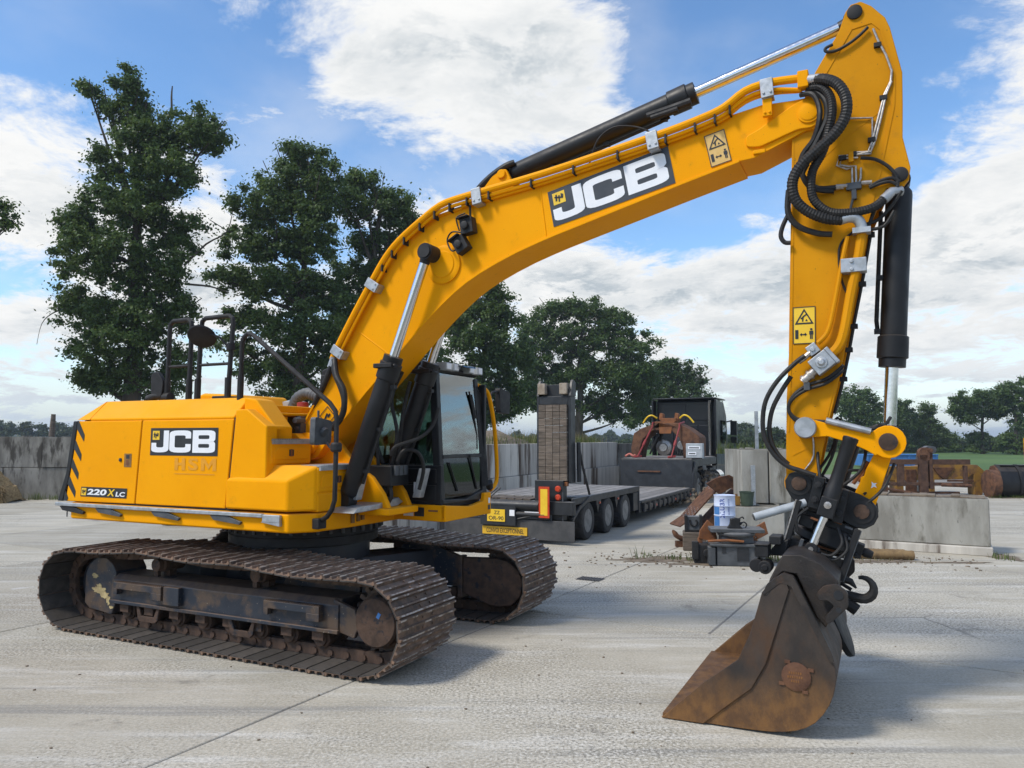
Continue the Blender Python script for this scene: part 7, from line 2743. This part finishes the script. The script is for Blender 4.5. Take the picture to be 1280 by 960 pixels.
HG = "trees along the far field edge"
ft = [("bushy tree directly right of the excavator arm", 1072, 112, [(1072, 496, 26, 14), (1058, 512, 22, 18), (1088, 512, 22, 20), (1070, 535, 34, 22), (1070, 560, 34, 16)], 1),
      ("tree behind the chromed bucket rod", 1118, 118, [(1120, 510, 22, 14), (1112, 530, 28, 20), (1132, 528, 20, 18), (1118, 556, 32, 18)], 2),
      ("pointed tree standing between the bucket link and the forked oak", 1160, 120, [(1160, 512, 9, 10), (1160, 525, 16, 12), (1158, 542, 26, 14), (1165, 560, 32, 14), (1180, 548, 14, 12)], 3),
      ("wide oak with a clear lower trunk above the black ribbed bucket", 1226, 110, [(1212, 500, 26, 11), (1195, 510, 14, 8), (1240, 498, 22, 12), (1226, 514, 34, 10), (1250, 515, 16, 10), (1205, 524, 16, 8), (1222, 550, 12, 12), (1222, 566, 14, 10)], 4),
      ("tall oak at the right edge beside the yellow and red post", 1268, 106, [(1262, 488, 18, 10), (1285, 484, 22, 14), (1262, 504, 16, 10), (1284, 508, 22, 14), (1276, 530, 14, 10), (1262, 552, 18, 14), (1290, 552, 18, 14), (1272, 566, 22, 10)], 5)]
for lab, px, d, bl, sd in ft:
    tree(lab, px, d, bl, 26000, .32, mat=LEAF, seed=30 + sd, clump=.95, trunk=.32, group=HG)
GG = "far trees on the horizon"
gt = [("far round tree left of the tall steel post", 931, 190, [(931, 537, 14, 9), (922, 545, 12, 7), (938, 548, 12, 7)]), ("far small tree right of the tall steel post", 972, 200, [(972, 542, 10, 7), (966, 549, 10, 6), (980, 549, 9, 6)]),
      ("far tree at the left edge beside the farm building", 2, 210, [(0, 534, 10, 7), (2, 542, 10, 5)]), ("far slim tree in front of the farm building roof", 15, 205, [(15, 533, 4, 5), (16, 540, 7, 5)]), ("far round tree left of the wooden post", 34, 210, [(34, 533, 9, 6), (34, 541, 11, 5)]),
      ("far tree seen behind the wooden post", 53, 212, [(52, 535, 8, 5), (54, 542, 11, 5)]), ("far tree right of the wooden post", 75, 208, [(74, 535, 9, 6), (76, 542, 13, 5)]), ("far tree touching the corner of the counterweight", 92, 214, [(92, 538, 10, 6), (92, 544, 12, 5)])]
for i, (lab, px, d, bl) in enumerate(gt):
    tree(lab, px, d, bl, 3200, .62, mat=LEAFF, seed=50 + i, clump=1.0, trunk=.25, group=GG)

def hedge(label, x0, x1, y, h, n, leaf, seed, mat=LEAFF):
    rg = np.random.default_rng(seed)
    P = np.stack([rg.uniform(x0, x1, n), y + rg.normal(0, .8, n), np.abs(rg.normal(0, .5, n)) * h], 1)
    top = h * (.75 + .35 * np.sin(P[:, 0] * .7) * np.sin(P[:, 0] * .23 + 1))
    P[:, 2] = rg.uniform(0, 1, n) * top
    nn = rg.normal(size=(n, 3))
    nn /= np.linalg.norm(nn, axis=1, keepdims=True)
    o = bpy.data.objects.new("hedge", leaf_mesh("hedge", P, nn, leaf * rg.uniform(.6, 1.4, n), rg.uniform(0, 1, n), mat))
    COL.objects.link(o)
    o['kind'] = 'stuff'
    return o
hedge("", 34, 95, 125, 3.6, 16000, .55, 1)
hedge("", 20, 60, 150, 2.5, 9000, .6, 4)
hedge("", 36, 66, 180, 4.0, 6000, .8, 2)
hedge("", -200, -100, 240, 3.0, 8000, .9, 3)
hedge("", -60, 60, 330, 5.0, 9000, 1.4, 6)

def tufts(name, spots, n, h, w, mat, seed):
    """grass and weed blades, one object"""
    rg = np.random.default_rng(seed)
    V, F, T = [], [], []
    for (x, y, z, rx, ry, hh) in spots:
        k = int(n * rx * ry)
        px = rg.normal(0, .45, k) * rx + x
        py = rg.normal(0, .45, k) * ry + y
        for a, b in zip(px, py):
            q = rg.uniform(0, 6.28)
            L_ = h * hh * rg.uniform(.4, 1.2)
            dx, dy = math.cos(q) * L_ * .4, math.sin(q) * L_ * .4
            sx, sy = -math.sin(q) * w, math.cos(q) * w
            o = len(V)
            V += [(a - sx, b - sy, z), (a + sx, b + sy, z), (a + dx * .5 + sx * .7, b + dy * .5 + sy * .7, z + L_ * .65), (a + dx * .5 - sx * .7, b + dy * .5 - sy * .7, z + L_ * .65), (a + dx, b + dy, z + L_)]
            F += [(o, o + 1, o + 2, o + 3), (o + 3, o + 2, o + 4)]
            tt = rg.uniform(0, 1)
            T += [tt, tt]
    me = bpy.data.meshes.new(name)
    me.from_pydata(V, [], F)
    at = me.attributes.new('leaf_tint', 'FLOAT', 'FACE')
    at.data.foreach_set('value', T)
    me.materials.append(mat)
    o = bpy.data.objects.new(name, me)
    COL.objects.link(o)
    o['kind'] = 'stuff'
    return o
tufts("weeds", [(-17.2, 27.75, 0, .5, .2, 1), (-16.6, 27.8, 0, .35, .2, .7), (-18.0, 27.6, 0, .5, .2, .6), (3.0, 14.25, 0, .25, .2, .35), (3.3, 14.1, 0, .2, .15, .6), (2.6, 14.6, 0, .2, .2, .2), (4.55, 13.9, 0, .2, .15, 1.4), (4.75, 14.1, 0, .25, .2, 1.2),
                (9.1, 14.3, 0, .2, .3, .4), (19.0, 28.7, 0, 1.4, .3, .5), (2.35, 14.3, 0, .12, .1, .8), (4.35, 14.9, 0, .2, .2, .8)], 700, .30, .008, WEED, 1)
tufts("dry_grass", [(2.6, 14.3, 0, .5, .3, .12), (3.2, 13.8, 0, .4, .2, .12), (6.6, 14.1, 0, 1.0, .25, .2), (4.6, 14.3, 0, .4, .4, .4)], 240, .30, .008, DRYL, 2)

def verge():
    """rough growth on the bank behind the long wall"""
    c, s = math.cos(HEAD), math.sin(HEAD)
    sp, sp2 = [], []
    for k in range(28):
        x = -1.2 + k * .62
        P = from_trailer(x, 5.6)
        sp.append((P[0], P[1], 1.75, .9, .8, 1.0))
        if k % 2:
            sp2.append((P[0], P[1], 1.75, .9, .8, 1.2))
    for k in range(10):
        sp.append((7.0 + k * .22, 25.2 - k * .05, 1.72, .3, .4, .75))
    tufts("bank_weeds", sp, 330, .55, .012, WEED, 5)
    tufts("bank_dry_grass", sp2, 160, .6, .010, DRYL, 6)
    m = MB()
    rg = random.Random(8)
    n, k = 44, 8
    V, F = [], []
    for i in range(n + 1):
        for j in range(k + 1):
            x = -1.4 + 18.5 * i / n
            y = 4.25 + 6.5 * j / k
            h = (1.55 + .30 * min(1, j)) * (1 - (j / k) ** 3) + rg.uniform(-.06, .06)
            hx = x - 7.6
            h += .75 * math.exp(-(hx * hx) / 3.0 - ((y - 6.3) ** 2) / 2.0)
            V.append(from_trailer(x, y, h if j else 1.2))
    for i in range(n):
        for j in range(k):
            a = i * (k + 1) + j
            F.append((a, a + k + 1, a + k + 2, a + 1))
    m.add(V, F)
    m.build("bank", SOIL, kind='structure')
verge()

# small stones and crumbs on the yard
def crumbs():
    rs = random.Random(21)
    m = MB()
    for k in range(420):
        if k < 220:
            x, y = rs.gauss(2.9, .9), rs.gauss(14.3, .5)
        elif k < 320:
            x, y = rs.uniform(5.9, 8.5), rs.gauss(14.0, .35)
        else:
            x, y = rs.uniform(-6, 6), rs.uniform(5, 13)
        s_ = rs.uniform(.004, .018) if k < 320 else rs.uniform(.003, .009)
        M = Matrix.Translation((x, y, s_ * .5)) @ Matrix.Rotation(rs.uniform(0, 6), 4, 'Z')
        m.box(-s_ * 1.3, s_ * 1.3, -s_, s_, -s_ * .6, s_ * .6, M=M)
    m.build("crumbs", SOIL, kind='stuff')
    m = MB()                                             # thin earth washed over the slabs by the junk
    for cx, cy, rx, ry in ((2.75, 14.25, .95, .40), (3.5, 13.75, .7, .25), (6.6, 14.05, .9, .22), (8.0, 13.9, .8, .12), (4.5, 14.2, .5, .5), (9.3, 14.6, .3, .7), (19, 28.6, 1.5, .3)):
        ring = []
        for k in range(40):
            a = 2 * math.pi * k / 40
            r_ = rs.uniform(.55, 1.1)
            ring.append((cx + rx * r_ * math.cos(a), cy + ry * r_ * math.sin(a), .004))
        m.add([(cx, cy, .012)] + ring, [(0, 1 + k, 1 + (k + 1) % 40) for k in range(40)])
    m.build("washed_soil", SOIL, kind='stuff')
crumbs()

# ------------------------------------------------------------------ the summer air
def haze():
    m = bpy.data.materials.new("air")
    m.use_nodes = True
    nt = m.node_tree
    nt.nodes.clear()
    o = nt.nodes.new('ShaderNodeOutputMaterial')
    v = nt.nodes.new('ShaderNodeVolumePrincipled')
    v.inputs['Color'].default_value = (.80, .90, 1.0, 1)
    v.inputs['Density'].default_value = .00045
    v.inputs['Anisotropy'].default_value = .2
    nt.links.new(v.outputs[0], o.inputs['Volume'])
    mb = MB()
    mb.box(-2600, 2600, -320, 4600, -1.1, 29)
    mb.build("haze", m, kind='stuff')
haze()
